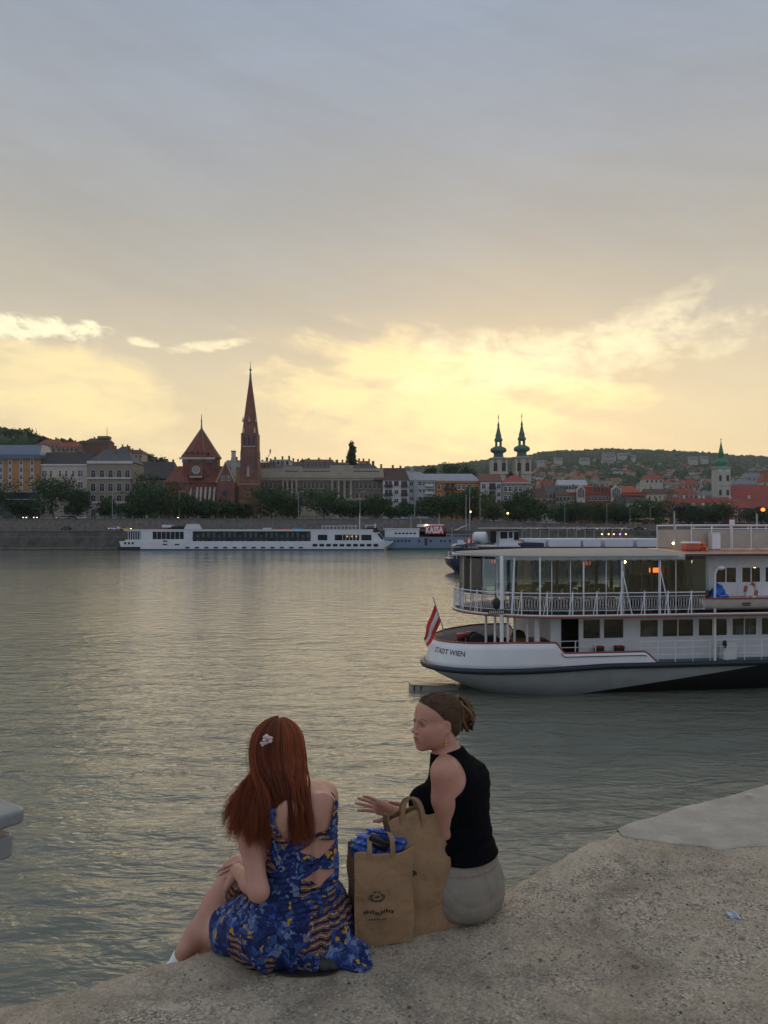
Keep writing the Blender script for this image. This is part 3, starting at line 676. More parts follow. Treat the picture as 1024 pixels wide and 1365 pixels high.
    gather = .0022*np.sin(Z*330 + 3*np.sin(X*30)) * np.clip((Z - pel[2] - .02)/.05, 0, 1)
    D = cl.D - .0065 - fold*low - gather
    Xl = (X - lhp[0])*( -.80) + (Y - lhp[1])*.60                       # distance along the thighs
    D = np.maximum(D, Xl - .235 + .01*np.sin(Z*60))                    # hem across the thighs
    neck = ZW(1106, 2.60) + .03*np.clip((X - (-.30))*r[0] + (Y - 2.62)*r[1], -1, 1) + .03*np.clip((X-che[0])*f[0] + (Y-che[1])*f[1], -.1, .2)*2
    D = np.maximum(D, Z - neck)
    gz = GZ - .004; D = np.maximum(D, gz - Z)
    # the two diamond openings in the back
    rear = (X - che[0])*f[0] + (Y - che[1])*f[1]
    for cx, cy, wx, wz in ((424, 1135, 25, 13), (426, 1171, 22, 11.5)):
        q = J(cx, cy, 2.56); dia = np.abs(X - q[0])/(wx/F_PX*2.56) + np.abs(Z - q[2] + .05*(X-q[0]))/(wz/F_PX*2.56) - 1
        D = np.maximum(D, -np.maximum(dia*.025, rear + .01))
    dr = cl; dr.D = D.astype(np.float32)
    cloth = printed_cloth()
    dress = solid(dr, 'dress', cloth, root, 1, O)
    # shoulder straps: ribbons that lie on the body
    def on_body(pts, lift=.0085):
        out = []
        for p in pts:
            p = np.array(p, float); d = np.array((0,-1.0,0))
            for _ in range(60):
                i = tuple(np.clip(((p - fd.lo)/h).round().astype(int), 1, fd.n-2)); v = fd.D[i]
                g = np.array([fd.D[i[0]+1,i[1],i[2]]-fd.D[i[0]-1,i[1],i[2]], fd.D[i[0],i[1]+1,i[2]]-fd.D[i[0],i[1]-1,i[2]], fd.D[i[0],i[1],i[2]+1]-fd.D[i[0],i[1],i[2]-1]])
                g /= max(np.linalg.norm(g), 1e-6); p = p - g*(v - lift)*.6
            out.append((p, g))
        return out
    def ribbon(pts, w, name='strap'):
        q = on_body(pts); mb = MB(); rings = []
        for i, (p, g) in enumerate(q):
            d = q[min(i+1, len(q)-1)][0] - q[max(i-1, 0)][0]; d = d/np.linalg.norm(d); s_ = np.cross(d, g); s_ /= np.linalg.norm(s_)
            p = p - np.array(O); rings.append([p - s_*w - g*.001, p + s_*w - g*.001, p + s_*w + g*.0025, p - s_*w + g*.0025])
        mb.rings(rings); return mb.build(name, cloth, dress, smooth=True)
    lerp = lambda a, b, n: [a + (b-a)*i/(n-1) for i in range(n)]
    ribbon(lerp(J(440, 1060, 2.66), J(450, 1083, 2.61), 6) + lerp(J(451, 1086, 2.61), J(449, 1122, 2.57), 6), .010)
    ribbon(lerp(J(338, 1062, 2.52), J(356, 1085, 2.50), 5) + lerp(J(358, 1090, 2.52), J(379, 1122, 2.54), 6), .009)
    ribbon(lerp(J(404, 1166, 2.55), J(428, 1156, 2.54), 5) + lerp(J(432, 1155, 2.54), J(452, 1142, 2.58), 5), .006)
    # white shoe on the crossed foot
    sh = Field(foot - .12, foot + .14, .003)
    sh.chain([(ran + np.array((-.014,.008,-.026)), .036), (foot, .035), (foot + np.array((-.030,.03,-.05)), .030)], .02)
    sh.cap(ran + np.array((.012,0,.012)), ran + np.array((.018,.0,.05)), .03, .04, .008, 'cut')
    solid(sh, 'shoe', pm('white_canvas', (.78,.79,.84), .7, .06, 30), root, 1, O)
    # ---- hair
    hc = hd + np.array((0,0,.032)); s_, f_, u_ = (np.array(v) for v in ax); back = -f_
    HR = np.array((.084, .106, .096))
    n = 8000; m = 26
    phi = RNG.uniform(-1, 1, n); phi = np.sign(phi)*np.abs(phi)**.9*R(118)          # around the head from the back
    lay = RNG.uniform(0, 1, n)                                            # 0 inner, 1 outer
    a = (phi/R(118) + 1)/2
    lock = np.floor(a*46 + RNG.normal(0, .25, n)); lockr = np.random.default_rng(5).uniform(-1, 1, (80, 4))[lock.astype(int) % 80]
    q = 1 - a                                   # left of the picture = 1 ... s_ points right
    q = np.where(True, a, a)
    T = np.linspace(0, 1, m)
    # hem: two hanks either side of a parting
    left = a < .50
    aa = np.where(left, a/.50, (a-.50)/.50)
    hx = np.where(left, 299 + 62*aa**.85, 369 + 51*aa) + lockr[:, 0]*5 + RNG.normal(0, 2.0, n)
    hy = np.where(left, 1104 + 20*aa**.7, 1112 + 6*aa) + lockr[:, 1]*9 + RNG.normal(0, 7, n) - (1-lay)*26*RNG.uniform(0, 1, n)
    hy = np.where(left & (aa < .1), hy - 6, hy)
    side = np.abs(a-.5)*2
    hY = np.where(left, 2.475 + .055*aa - .02*np.sin(PI*aa), 2.545 - .015*np.sin(PI*aa)) + (1-lay)*.022 - .006 + lockr[:, 2]*.008
    mx_ = np.where(left, 321 + 46*aa, 369 + 40*aa) + lockr[:, 0]*2; my_ = 1046 + lockr[:, 3]*6
    mY = 2.515 + .065*np.clip(a/.6,0,1) - .02*np.sin(PI*a) + .02*np.clip((a-.6)/.4,0,1) + (1-lay)*.02
    tip = np.stack([XW(hx, hY), hY, ZW(hy, hY)], -1); mid = np.stack([XW(mx_, mY), mY, ZW(my_, mY)], -1)
    th0 = R(8) + R(10)*RNG.uniform(0, 1, n)
    paths = np.zeros((n, m, 3)); k = 10
    lift = (.965 + .09*lay + .012*lockr[:, 3])[:, None]
    for j in range(k):
        th = th0 + (R(86) - th0)*j/(k-1)                # polar angle from the crown down
        dirv = np.cos(phi)[:, None]*back + np.sin(phi)[:, None]*s_
        paths[:, j] = hc + lift*(np.sin(th)[:, None]*(dirv @ np.stack([s_, f_, u_]).T * HR @ np.stack([s_, f_, u_])) + np.cos(th)[:, None]*HR[2]*u_)
    A0 = paths[:, k-1]; d0 = paths[:, k-1] - paths[:, k-2]
    for j in range(k, m):
        t = (j-k+1)/(m-k); t = t
        c1 = A0 + np.array((0,0,-.075)) + (dirv @ np.array([[1,0,0],[0,1,0],[0,0,0]]))*.012; c2 = mid
        w0, w1, w2, w3 = (1-t)**3, 3*t*(1-t)**2, 3*t*t*(1-t), t**3
        paths[:, j] = w0*A0 + w1*c1 + w2*c2 + w3*tip
        wob = (np.sin(t*7 + lockr[:, 2]*9)*.007 + np.sin(t*15 + lockr[:, 3]*11)*.0025)*t + RNG.normal(0, .0006, n)
        paths[:, j, 0] += wob; paths[:, j, 2] += 0
    base = np.array((.23, .062, .020)); v = RNG.uniform(.55, 1.45, n)*(1 + .45*lockr[:, 1])*(1.25 - .5*np.exp(-((a-.58)/.22)**2))  # strands towards the middle tinted darker: hair shading put into the colour
    tone = base[None]*v[:, None]; tone[:, 0] *= 1 + .25*RNG.uniform(0, 1, n)
    hm = hair_mat('auburn_hair')
    strands('hair', paths, .00085, hm, root, O, tone)
    # loose flyaway strands
    sel = RNG.choice(n, 170, False); fly = paths[sel].copy(); t = np.linspace(0, 1, m)[None, :, None]
    fly += (RNG.normal(0, 1, (170, 1, 3))*np.array((.016,.008,.006)) + np.array((-.008,-.004,0)))*t**1.5 + .004*np.sin(t*6 + RNG.uniform(0, 6, (170, 1, 1)))*t
    strands('flyaway_hair', fly, .00040, hm, root, O, np.tile(base*1.7, (170, 1)))
    # scalp under the strands
    sc = Field(hc - .15, hc + .15, .004); sc.ell(hc, HR*.95, .01, rot=[s_, f_, u_]); ax_ = sc.axes()
    front = (ax_[0]-hc[0])*f_[0] + (ax_[1]-hc[1])*f_[1] + (ax_[2]-hc[2])*f_[2]; upp = (ax_[2]-hc[2])
    sc.D = np.maximum(sc.D, front - .045 - upp*.55).astype(np.float32)
    o = solid(sc, 'scalp_hair', hm, root, 1, O); paint(o, np.tile(base*.5, (len(o.data.vertices), 1)))
    # scrunchie
    cc = Vector(J(357, 985, 2.578)) - O; mb = MB(); rg = random.Random(4)
    for i in range(34):
        t = rg.uniform(0, 2*PI); q = .0125*math.sqrt(rg.uniform(.12, 1)); s0 = rg.uniform(.0032, .0062)
        mb.sphere(cc + Vector((q*math.cos(t), -.004 + rg.uniform(-.006,.004), q*math.sin(t))), (s0*1.3, s0, s0*rg.uniform(.7,1.1)), 8, 6)
    for q in ((-.016,-.003,-.014), (-.021,-.004,-.013), (-.017,-.003,-.020), (-.012,-.004,-.016)): mb.sphere(cc + Vector(q), (.005,.004,.005), 8, 6)
    mb.build('scrunchie', pm('pink_satin', (.62,.47,.47), .45, .12, 60, bump=.4), root, smooth=True)
    # dark form standing for shade under the skirt, strap and buckle on the concrete
    return root
woman_auburn()

def strap_and_skirt_shade():
    O = P(405, 1286, 2.545); O.z = GZ
    t = thing('strap_and_skirt_shade', 'black strap with gold buckle, and a dark form standing for shade under the blue skirt', 'bag', O)
    bk = pm('black_leather_and_shade', (.012,.012,.013), .5, .2, 40, bump=.2)
    fd = Field(np.array((-.16,-.10,-.02)), np.array((.20,.12,.10)), .003)
    fd.ell((.06,.020,.020), (.055,.034,.026), .01); fd.ell((.085,.018,.016), (.045,.032,.016), .02)  # low black solid added for the shade under the skirt
    X, Y, Z = fd.axes(); fd.D = np.maximum(fd.D + .002*np.sin(X*160+Z*60), -Z + .001).astype(np.float32)
    solid(fd, 'skirt_shade_form', bk, t, 1)
    mb = MB(); pts = [(-.135,.055,.012), (-.115,.018,.006), (-.085,-.008,.005), (-.05,-.018,.005), (0,-.024,.005), (.04,-.022,.005), (.075,-.012,.005), (.105,.0,.006)]
    rings = []
    for i, p in enumerate(pts):
        d = (Vector(pts[min(i+1, 7)]) - Vector(pts[max(i-1, 0)])).normalized(); n = Vector((-d.y, d.x, 0)).normalized(); p = Vector(p)
        rings.append([p - n*.010 - Vector((0,0,.002)), p + n*.010 - Vector((0,0,.002)), p + n*.010 + Vector((0,0,.003)), p - n*.010 + Vector((0,0,.003))])
    mb.rings(rings); mb.build('strap', bk, t, smooth=True)
    g = MB(); c = Vector((-.112,-.000,.016))
    for a, b in (((-.011,-.010,0),(.011,-.012,0)), ((.011,-.012,0),(.011,-.014,.022)), ((.011,-.014,.022),(-.011,-.012,.022)), ((-.011,-.012,.022),(-.011,-.010,0)), ((0,-.011,0),(0,-.013,.022))):
        g.tube([c+Vector(a), c+Vector(b)], .0022, 6)
    g.build('buckle', pm('brass', (.55,.38,.14), .3, .1, 30, metal=1), t, smooth=True)
strap_and_skirt_shade()
# ================================================================ woman with a bun and black top, talking
SKIN_R = np.array((.46, .232, .165))
def woman_bun():
    O = Vector((.33, 2.95, GZ))
    root = thing('person', 'woman with brown hair bun, sleeveless black top and beige trousers, talking with open hand', 'person', O)
    h = .0032
    fd = Field((-.20, 2.64, 5.16), (.58, 3.52, 6.49), h)
    J = lambda px, py, Y: np.array(P(px, py, Y))
    th = R(64); f = np.array((-math.sin(th), math.cos(th), 0)); r = np.array((math.cos(th), math.sin(th), 0)); up = np.array((0,0,1.0))
    rot = [r, f, up]
    pel = np.array((.322, 2.965, GZ+.115)); wai = J(620, 1128, 2.965); che = J(608, 1062, 2.965); c7 = J(601, 1008, 2.965); hd = J(581, 960, 2.95)
    tor = Field(fd.lo, fd.lo + h*(fd.n-1), h)
    pl = Field(fd.lo, fd.lo + h*(fd.n-1), h)
    pl.ell(pel - f*.008 - up*.01, (.168,.118,.122), .03, rot=rot)
    pl.ell(pel - f*.005 - up*.060, (.165,.118,.055), .04, rot=rot)
    tor.ell(wai, (.128,.098,.12), .06, rot=rot); tor.ell((wai+che)/2, (.126,.098,.11), .05, rot=rot)
    tor.ell(che, (.138,.105,.115), .05, rot=rot); tor.ell(che + up*.065 - f*.012, (.135,.085,.07), .05, rot=rot)
    for g in (-1, 1): tor.ell(che + f*.095 + r*.07*g - up*.015, (.062,.062,.062), .03, rot=rot)
    lsh = J(590, 1031, 2.845); rsh = c7 + r*.125 - up*.075 + f*.060
    tor.cap(lsh + r*.03, rsh - r*.01, .046, .048, .05)
    tor.cap(c7 - up*.015, lsh + r*.045 + up*.012, .044, .034, .045); tor.cap(c7 - up*.02, rsh - r*.02 + up*.008, .044, .036, .05); tor.ell(che + up*.075 - f*.018, (.09,.055,.06), .06, rot=rot)
    for g in (-.06, .05): tor.ell(che + r*g - f*.078 + up*.03, (.05,.020,.07), .04, rot=rot)
    tor.cap(c7 - up*.03, hd - up*.055 + np.array((.018,0,0)), .054, .049, .03)
    t = np.clip(.5 + .5*(tor.D - pl.D)/.05, 0, 1); trunk = tor.D + (pl.D - tor.D)*t - .05*t*(1-t)
    fd.D = trunk.copy()
    ax = frame(116, 1, -4); hp = head_shape(fd, hd, ax, .91)
    # arms
    lel = J(599, 1106, 2.885); lwr = J(531, 1085, 3.03)
    fd.chain([(lsh, .043), (lsh*.55+lel*.45, .040), (lel, .035)], .03); fd.chain([(lel, .036), (lel*.65+lwr*.35, .037), (lwr, .025)], .02)
    rel = J(588, 1106, 3.22); rwr = J(541, 1083, 3.16)
    fd.chain([(rsh, .047), ((rsh+rel)/2, .042), (rel, .037)], .03); fd.chain([(rel, .037), (rel*.6+rwr*.4, .033), (rwr, .024)], .02)
    hand_shape(fd, lwr, J(494, 1072, 3.06) - lwr, (.1,.78,.55), [(-26,10),(-9,4),(3,3),(13,6)], (52, 8), 1.0)
    hand_shape(fd, rwr, J(512, 1065, 3.12) - rwr, (.3,.5,.8), [(-4,18),(0,14),(4,14),(9,14)], (38, 10), .92)
    # legs over the edge
    legs = Field(fd.lo, fd.lo + h*(fd.n-1), h)
    for g, kx in ((-1, (.015, 3.10)), (1, (.06, 3.30))):
        hip = pel + r*.088*g + f*.04; kn = np.array((kx[0]-.03, kx[1], GZ+.085)); an = kn + np.array((-.06,.04,-.34))
        legs.chain([(hip, .098), (hip*.5+kn*.5, .082), (kn, .060)], .03); legs.chain([(kn, .060), (kn*.6+an*.4, .056), (an, .042)], .03)
    t = np.clip(.5 + .5*(fd.D - legs.D)/.03, 0, 1); fd.D = fd.D + (legs.D - fd.D)*t - .03*t*(1-t)
    V, Fq = fd.mesh(); V = relax(V, Fq, 1)
    body = np_mesh('body', V - np.array(O), Fq, skin_mat('rosy_skin', SKIN_R), root)
    col = np.tile(SKIN_R, (len(V), 1))
    def dab(q, rad, c, w, sq=None):
        nonlocal col
        d = V - np.array(q); d = d @ np.array([ax[0], ax[1], ax[2]]).T if sq is not None else d
        d = d*np.array(sq) if sq is not None else d
        ww = (w*np.exp(-(d**2).sum(1)/rad**2))[:, None]; col = col*(1-ww) + ww*np.array(c)
    for g in (-1, 1):
        dab(hp(g*.042,.065,-.035), .026, (.56,.27,.22), .45); dab(hp(g*.075,-.01,-.012), .03, (.55,.26,.21), .5)
        dab(hp(g*.010,.093,-.0655), .006, (.36,.09,.085), .95, (.48,1,1.2)); dab(hp(g*.008,.091,-.0775), .0065, (.38,.10,.095), .95, (.48,1,1.1))
        dab(hp(g*.030,.083,-.004), .010, (.30,.16,.13), .55, (.7,1,1.6)); dab(hp(g*.031,.086,.0035), .0075, (.04,.025,.02), .95, (.45,1,1.9)); dab(hp(g*.031,.080,-.008), .012, (.30,.14,.11), .5, (.7,1,1.5))
    dab(hp(0,.105,-.036), .013, (.56,.27,.21), .4); dab(hp(0,.09,-.0705), .004, (.05,.015,.015), .95, (.28,1,1.2)); dab(lel, .045, (.52,.27,.21), .4)
    hand = J(494, 1073, 3.05); dab(hand, .05, (.60,.32,.26), .35)
    paint(body, col)
    o_ = np.array(O)
    hm = hair_mat('brown_hair')
    # brows and lashes: short hairs
    for g in (-1, 1):
        br = []
        for i in range(80):
            t = RNG.uniform(0, 1); a = np.array((g*(.012+.036*t), .0905-.016*t**1.6, .0160+.0075*math.sin(t*2.4)-.0035*t)) + RNG.normal(0, 1, 3)*(.0004,.0003,.0008)
            p0 = hp(*a); p1 = hp(a[0]+g*.0065, a[1]-.0008, a[2]+.0012)
            br.append([p0, (p0+p1)/2 + .0005*np.array(ax[1]), p1])
        strands('eyebrow', np.array(br), .0005, hm, root, o_, np.tile((.055,.032,.02), (len(br), 1)))
        e = MB(); e.sphere(Vector(hp(g*.031,.0785,-.0030)) - O, (.0108,.0086,.0058), 14, 10); e.build('eye', pm('eye_white_dim', (.16,.14,.13), .6, spec=.2), root, smooth=True)
        e = MB(); e.sphere(Vector(hp(g*.031,.0838,-.0030)) - O, (.0052,.0046,.0050), 12, 8); e.build('iris', pm('iris_brown', (.02,.014,.010), .5, spec=.3), root, smooth=True)
    # ---- clothes
    X, Y, Z = fd.axes()
    # black top: trunk without arms, cut away round both shoulders and below the neck
    arm = np.sqrt((X-lsh[0]-.002)**2 + (Y-lsh[1]+.015)**2 + (Z-lsh[2]+.004)**2) - .089
    arm = np.minimum(arm, np.sqrt((X-rsh[0]-.03)**2*1 + (Y-rsh[1]-.05)**2 + (Z-rsh[2]+.012)**2) - .095)
    lowcut = np.sqrt((X-lsh[0])**2 + (Y-lsh[1]+.03)**2 + ((Z-lsh[2]+.075)*.75)**2) - .074
    front = (X-che[0])*f[0] + (Y-che[1])*f[1]
    nk = (Z - c7[2] - .034) + .25*np.clip(front, -.02, .2) + .0*X
    hemz = ZW(1136, 2.965)
    wr = .0018*np.sin(Z*95 + 20*X - 12*Y)*np.clip((ZW(1085, 2.965)-Z)/.1, 0, 1) + .0012*np.sin(Z*140 - 60*X + 40*Y)
    wr = wr*np.clip((X - lel[0] - .05)/.05, 0, 1)
    D = trunk - .0065 - wr - .014*np.clip((hemz+.06-Z)/.06, 0, 1)
    D = np.maximum(np.maximum(np.maximum(D, -arm*.9), nk*.85), hemz - Z)
    top = fd.copy(); top.D = D.astype(np.float32)
    blk = pm('black_jersey', (.0045,.005,.007), .95, .25, 60, bump=.35, bscale=600, spec=.06)
    topo = solid(top, 'black_top', blk, root, 1, O)
    # ring and loose tie of the top at the waist
    mb = MB(); c = J(620, 1113, 2.845) - o_
    mb.tube([Vector(c) + Vector((.011*math.cos(i/14*2*PI), -.004*math.sin(i/14*2*PI)*0-.004, .014*math.sin(i/14*2*PI))) for i in range(15)], .0016, 6)
    mb.build('ring', pm('steel', (.6,.6,.58), .25, .05, 10, metal=1), topo, smooth=True)
    mb = MB(); mb.tube([Vector(c)+Vector((.0,-.003,-.01)), Vector(c)+Vector((-.03,-.012,-.025)), Vector(c)+Vector((-.06,-.0,-.05)), Vector(c)+Vector((-.07,.01,-.10))], [.008,.012,.018,.012], 8)
    mb.build('tie', blk, topo, smooth=True)
    # beige trousers
    tr = fd.copy(); t = np.clip(.5 + .5*(pl.D - legs.D)/.04, 0, 1); D = pl.D + (legs.D - pl.D)*t - .04*t*(1-t)
    t = np.clip(.5 + .5*(D - tor.D)/.05, 0, 1); D = D + (tor.D - D)*t - .05*t*(1-t)
    D = D - .008 - .0016*np.sin(Z*38 + X*25 + 3*np.sin(Y*20))*np.clip((pel[2]+.05-Z)/.1, 0, 1)
    fr_ = (X-pel[0])*f[0] + (Y-pel[1])*f[1]; sd_ = (X-pel[0])*r[0] + (Y-pel[1])*r[1]
    for z0, sl, wd in ((.020, .42, .010), (-.04, .25, .012)): D = D + .0016*np.exp(-((Z - pel[2] - z0 - sl*fr_ - .02*np.sin(fr_*30))/wd)**2)
    D = D - .0035*np.clip((Z - hemz + .034)/.004, 0, 1) + .003*np.exp(-((sd_ + .085)/.004)**2)
    D = np.maximum(np.maximum(D, Z - hemz - .006), (GZ+.001 - Z)*np.where(Y < 3.02, 1, -9) + np.where(Y < 3.02, 0, -1))
    tr.D = D.astype(np.float32)
    solid(tr, 'trousers', pm('beige_twill', (.235,.205,.165), .9, .10, 30, bump=.3, bscale=500, spec=.2), root, 1, O)
    # ---- hair: smooth cap drawn back to a loose bun
    s_, f_, u_ = (np.array(v) for v in ax)
    HC = np.array((0,-.018,.032)); HR = np.array((.0765,.0965,.0835))
    def hl(fv):                                   # hairline height for a distance forward
        return np.interp(fv, [-.12,-.085,-.045,-.022,.0,.015,.03,.045,.06,.075,.092], [-.045,-.075,-.060,-.022,.012,.028,.043,.054,.064,.073,.083])
    K = .91; c0 = np.array(hp(0,0,0)); Wd = lambda q: c0 + K*(q[..., :1]*s_ + q[..., 1:2]*f_ + q[..., 2:]*u_)
    sc = Field(c0-.15, c0+.15, .003); rt = [s_, f_, u_]
    sc.ell(hp(*HC), HR*K, .01, rot=rt); sc.ell(hp(0,-.075,-.035), np.array((.050,.030,.045))*K, .03, rot=rt); sc.ell(hp(0,.040,.040), np.array((.0600,.0470,.0500))*K, .03, rot=rt)
    shell = sc.D.copy()
    A = sc.axes(); d_ = [(A[i] - c0[i])/K for i in range(3)]
    fw = d_[0]*f_[0] + d_[1]*f_[1] + d_[2]*f_[2]; uu = d_[0]*u_[0] + d_[1]*u_[1] + d_[2]*u_[2]
    sc.D = np.maximum(sc.D + .002, (hl(fw) + .006 - uu)*.8*K).astype(np.float32)
    base = np.array((.155,.090,.054))
    V, Fq = sc.mesh(); V = relax(V, Fq, 1); o = np_mesh('scalp_hair', V - o_, Fq, hm, root); paint(o, np.tile(base*.8, (len(V), 1)))
    # strands start all over the scalp and are combed back to the bun, kept on the head's surface
    n = 7000; m = 15; p = V[RNG.integers(0, len(V), n)]; rel = p - c0
    p = p[(np.linalg.norm(rel, axis=1) > .02)]; n = len(p); lift = RNG.uniform(.0005, .0042, n)
    G = np.gradient(shell, .003)
    def look(q):
        i = np.clip(((q - sc.lo)/.003).round().astype(int), 1, np.array(shell.shape)-2); i = tuple(i.T); g = np.stack([G[k][i] for k in range(3)], -1); return shell[i], g/np.maximum(np.linalg.norm(g, axis=1, keepdims=True), 1e-6)
    rl = (p - c0)/K; near = np.abs(hl(rl @ f_) + .006 - rl @ u_) < .007
    Bw = np.array(hp(0,-.100,.018)) + RNG.normal(0, .006, (n, 3)); paths = [p]; sd = np.sign((p - c0) @ s_)[:, None]
    for k in range(m-1):
        v, g = look(p); to = Bw - p; dist = np.linalg.norm(to, axis=1, keepdims=True); t_ = to - g*(to*g).sum(1, keepdims=True)
        top = np.clip(((p - c0) @ u_ - .05)/.04, 0, 1)[:, None]; t_ = t_/np.maximum(np.linalg.norm(t_, axis=1, keepdims=True), 1e-6) + .55*top*sd*s_
        t_ /= np.maximum(np.linalg.norm(t_, axis=1, keepdims=True), 1e-6); p = p + t_*np.minimum(.009, dist*.6)
        v, g = look(p); p = p - g*np.clip(v - lift*np.clip((k+1)/3, 0, 1), -.006, .006)[:, None]; paths.append(p)
    tone = base[None]*RNG.uniform(.6,1.6,n)[:, None]; paths[0] = np.where(near[:, None], paths[0] - (paths[1]-paths[0])*RNG.uniform(.1, .75, (n,1)), paths[0])
    strands('hair', np.stack(paths, 1), .0008, hm, root, o_, tone)
    # bun: loops twisting round the tie
    nb = 1500; m2 = 30; BC = np.array((0,-.136,.020)); t = np.linspace(0, 1, m2)[None]
    lockn = RNG.integers(0, 14, nb); LR = np.random.default_rng(8).uniform(-1,1,(14,6))[lockn]
    ph = LR[:, :1]*PI + RNG.normal(0,.10,(nb,1)); turn = 1.0 + .55*LR[:, 1:2]
    rad = .036 + .016*LR[:, 2:3] + RNG.normal(0,.0022,(nb,1)); tilt = LR[:, 3:4]*.9; tl2 = LR[:, 4:5]*.8
    ang = ph + t*2*PI*turn
    p = np.stack([rad*np.cos(ang), .030*np.sin(ang*.5+tilt)+RNG.normal(0,.002,(nb,1)), rad*1.45*np.sin(ang)], -1)
    ca, sa = np.cos(tilt)[..., None], np.sin(tilt)[..., None]; p = np.concatenate([p[..., :1], p[..., 1:2]*ca - p[..., 2:]*sa, p[..., 1:2]*sa + p[..., 2:]*ca], -1)
    ca, sa = np.cos(tl2)[..., None], np.sin(tl2)[..., None]; p = np.concatenate([p[..., :1]*ca - p[..., 1:2]*sa, p[..., :1]*sa + p[..., 1:2]*ca, p[..., 2:]], -1)
    p = p*(1 + .06*np.sin(t*9 + LR[:, 5:6]*5))[..., None] + BC
    tone = np.array((.30,.17,.08))[None]*RNG.uniform(.5,1.5,nb)[:, None]*(1+.35*LR[:, 5:6])
    bun = strands('hair_bun', Wd(p), .0011, hm, root, o_, tone)
    core = MB(); core.sphere(Vector(hp(*BC)) - O, (.033,.034,.048), 14, 10); co = core.build('bun_core', hm, bun, smooth=True); paint(co, np.tile(base*.5, (len(co.data.vertices), 1)))
    nf = 90; t = np.linspace(0,1,10)[None, :, None]
    p0 = np.concatenate([BC + RNG.normal(0,1,(60,3))*(.016,.014,.02), np.stack([RNG.uniform(-.03,.03,30), np.full(30,-.085), RNG.uniform(-.07,-.04,30)], -1)])[:, None]
    v = RNG.normal(0,1,(nf,1,3))*(.016,.018,.02) + np.array((0,-.010,.004)); v2 = RNG.normal(0,1,(nf,1,3))*.012
    strands('flyaway_hair', Wd(p0 + v*t + v2*t*t), .0004, hm, root, o_, np.tile((.22,.12,.05), (nf,1)))
    # earrings
    gold = pm('brass', (.55,.38,.14), .3, .1, 30, metal=1)
    mb = MB(); c = Vector(hp(-.080,-.004,-.044)) - O
    mb.tube([c, c - Vector((0,0,.012))], .0009, 5)
    for i, rr in enumerate((.004,.005,.0045)): mb.sphere(c - Vector((0,0,.014+.009*i)), (rr, rr*.5, rr), 10, 6)
    mb.tube([c + Vector((0,0,-.036)) + Vector((.005*math.cos(a/10*2*PI), 0, .006*math.sin(a/10*2*PI))) for a in range(11)], .0011, 5)
    mb.build('earring', gold, root, smooth=True)
    mb = MB(); mb.sphere(Vector(hp(-.0845,-.012,-.026)) - O, .0028, 8, 6); mb.sphere(Vector(hp(-.083,-.024,-.016)) - O, .0024, 8, 6)
    mb.build('ear_stud', pm('steel', (.6,.6,.58), .25, .05, 10, metal=1), root, smooth=True)
    return root
woman_bun()
# ================================================================ paper carrier bags
def kraft():
    m, nt, b = newmat('kraft_paper'); L = nt.links.new
    tc = N(nt, 'ShaderNodeTexCoord')
    n1 = N(nt, 'ShaderNodeTexNoise', i_Scale=7, i_Detail=6, i_Roughness=.6); L(tc.outputs['Object'], n1.inputs['Vector'])
    mp = N(nt, 'ShaderNodeMapping'); mp.inputs['Scale'].default_value = (160,160,9); L(tc.outputs['Object'], mp.inputs[0])
    n2 = N(nt, 'ShaderNodeTexNoise', i_Scale=1, i_Detail=4); L(mp.outputs[0], n2.inputs['Vector'])
    r1 = ramp(nt, [(.3, (.23,.138,.070)), (.7, (.31,.190,.100))]); L(n1.outputs['Fac'], r1.inputs[0])
    r2 = ramp(nt, [(.3, (.955,)*3), (.7, (1.04,)*3)]); L(n2.outputs['Fac'], r2.inputs[0])
    mx = N(nt, 'ShaderNodeMixRGB', blend_type='MULTIPLY'); mx.inputs[0].default_value = 1; L(r1.outputs[0], mx.inputs[1]); L(r2.outputs[0], mx.inputs[2])
    L(mx.outputs[0], b.inputs['Base Color']); b.inputs['Roughness'].default_value = .62; b.inputs['Specular IOR Level'].default_value = .35
    vo = N(nt, 'ShaderNodeTexVoronoi', i_Scale=11, feature='DISTANCE_TO_EDGE'); L(tc.outputs['Object'], vo.inputs['Vector'])
    n3 = N(nt, 'ShaderNodeTexNoise', i_Scale=14, i_Detail=5, i_Distortion=.6); L(tc.outputs['Object'], n3.inputs['Vector'])
    b1 = N(nt, 'ShaderNodeBump', i_Strength=.7, i_Distance=.016); L(n3.outputs['Fac'], b1.inputs['Height'])
    b2 = N(nt, 'ShaderNodeBump', i_Strength=.55, i_Distance=.010); L(vo.outputs['Distance'], b2.inputs['Height']); L(b1.outputs[0], b2.inputs['Normal'])
    L(b2.outputs[0], b.inputs['Normal'])
    return m
KRAFT = kraft()
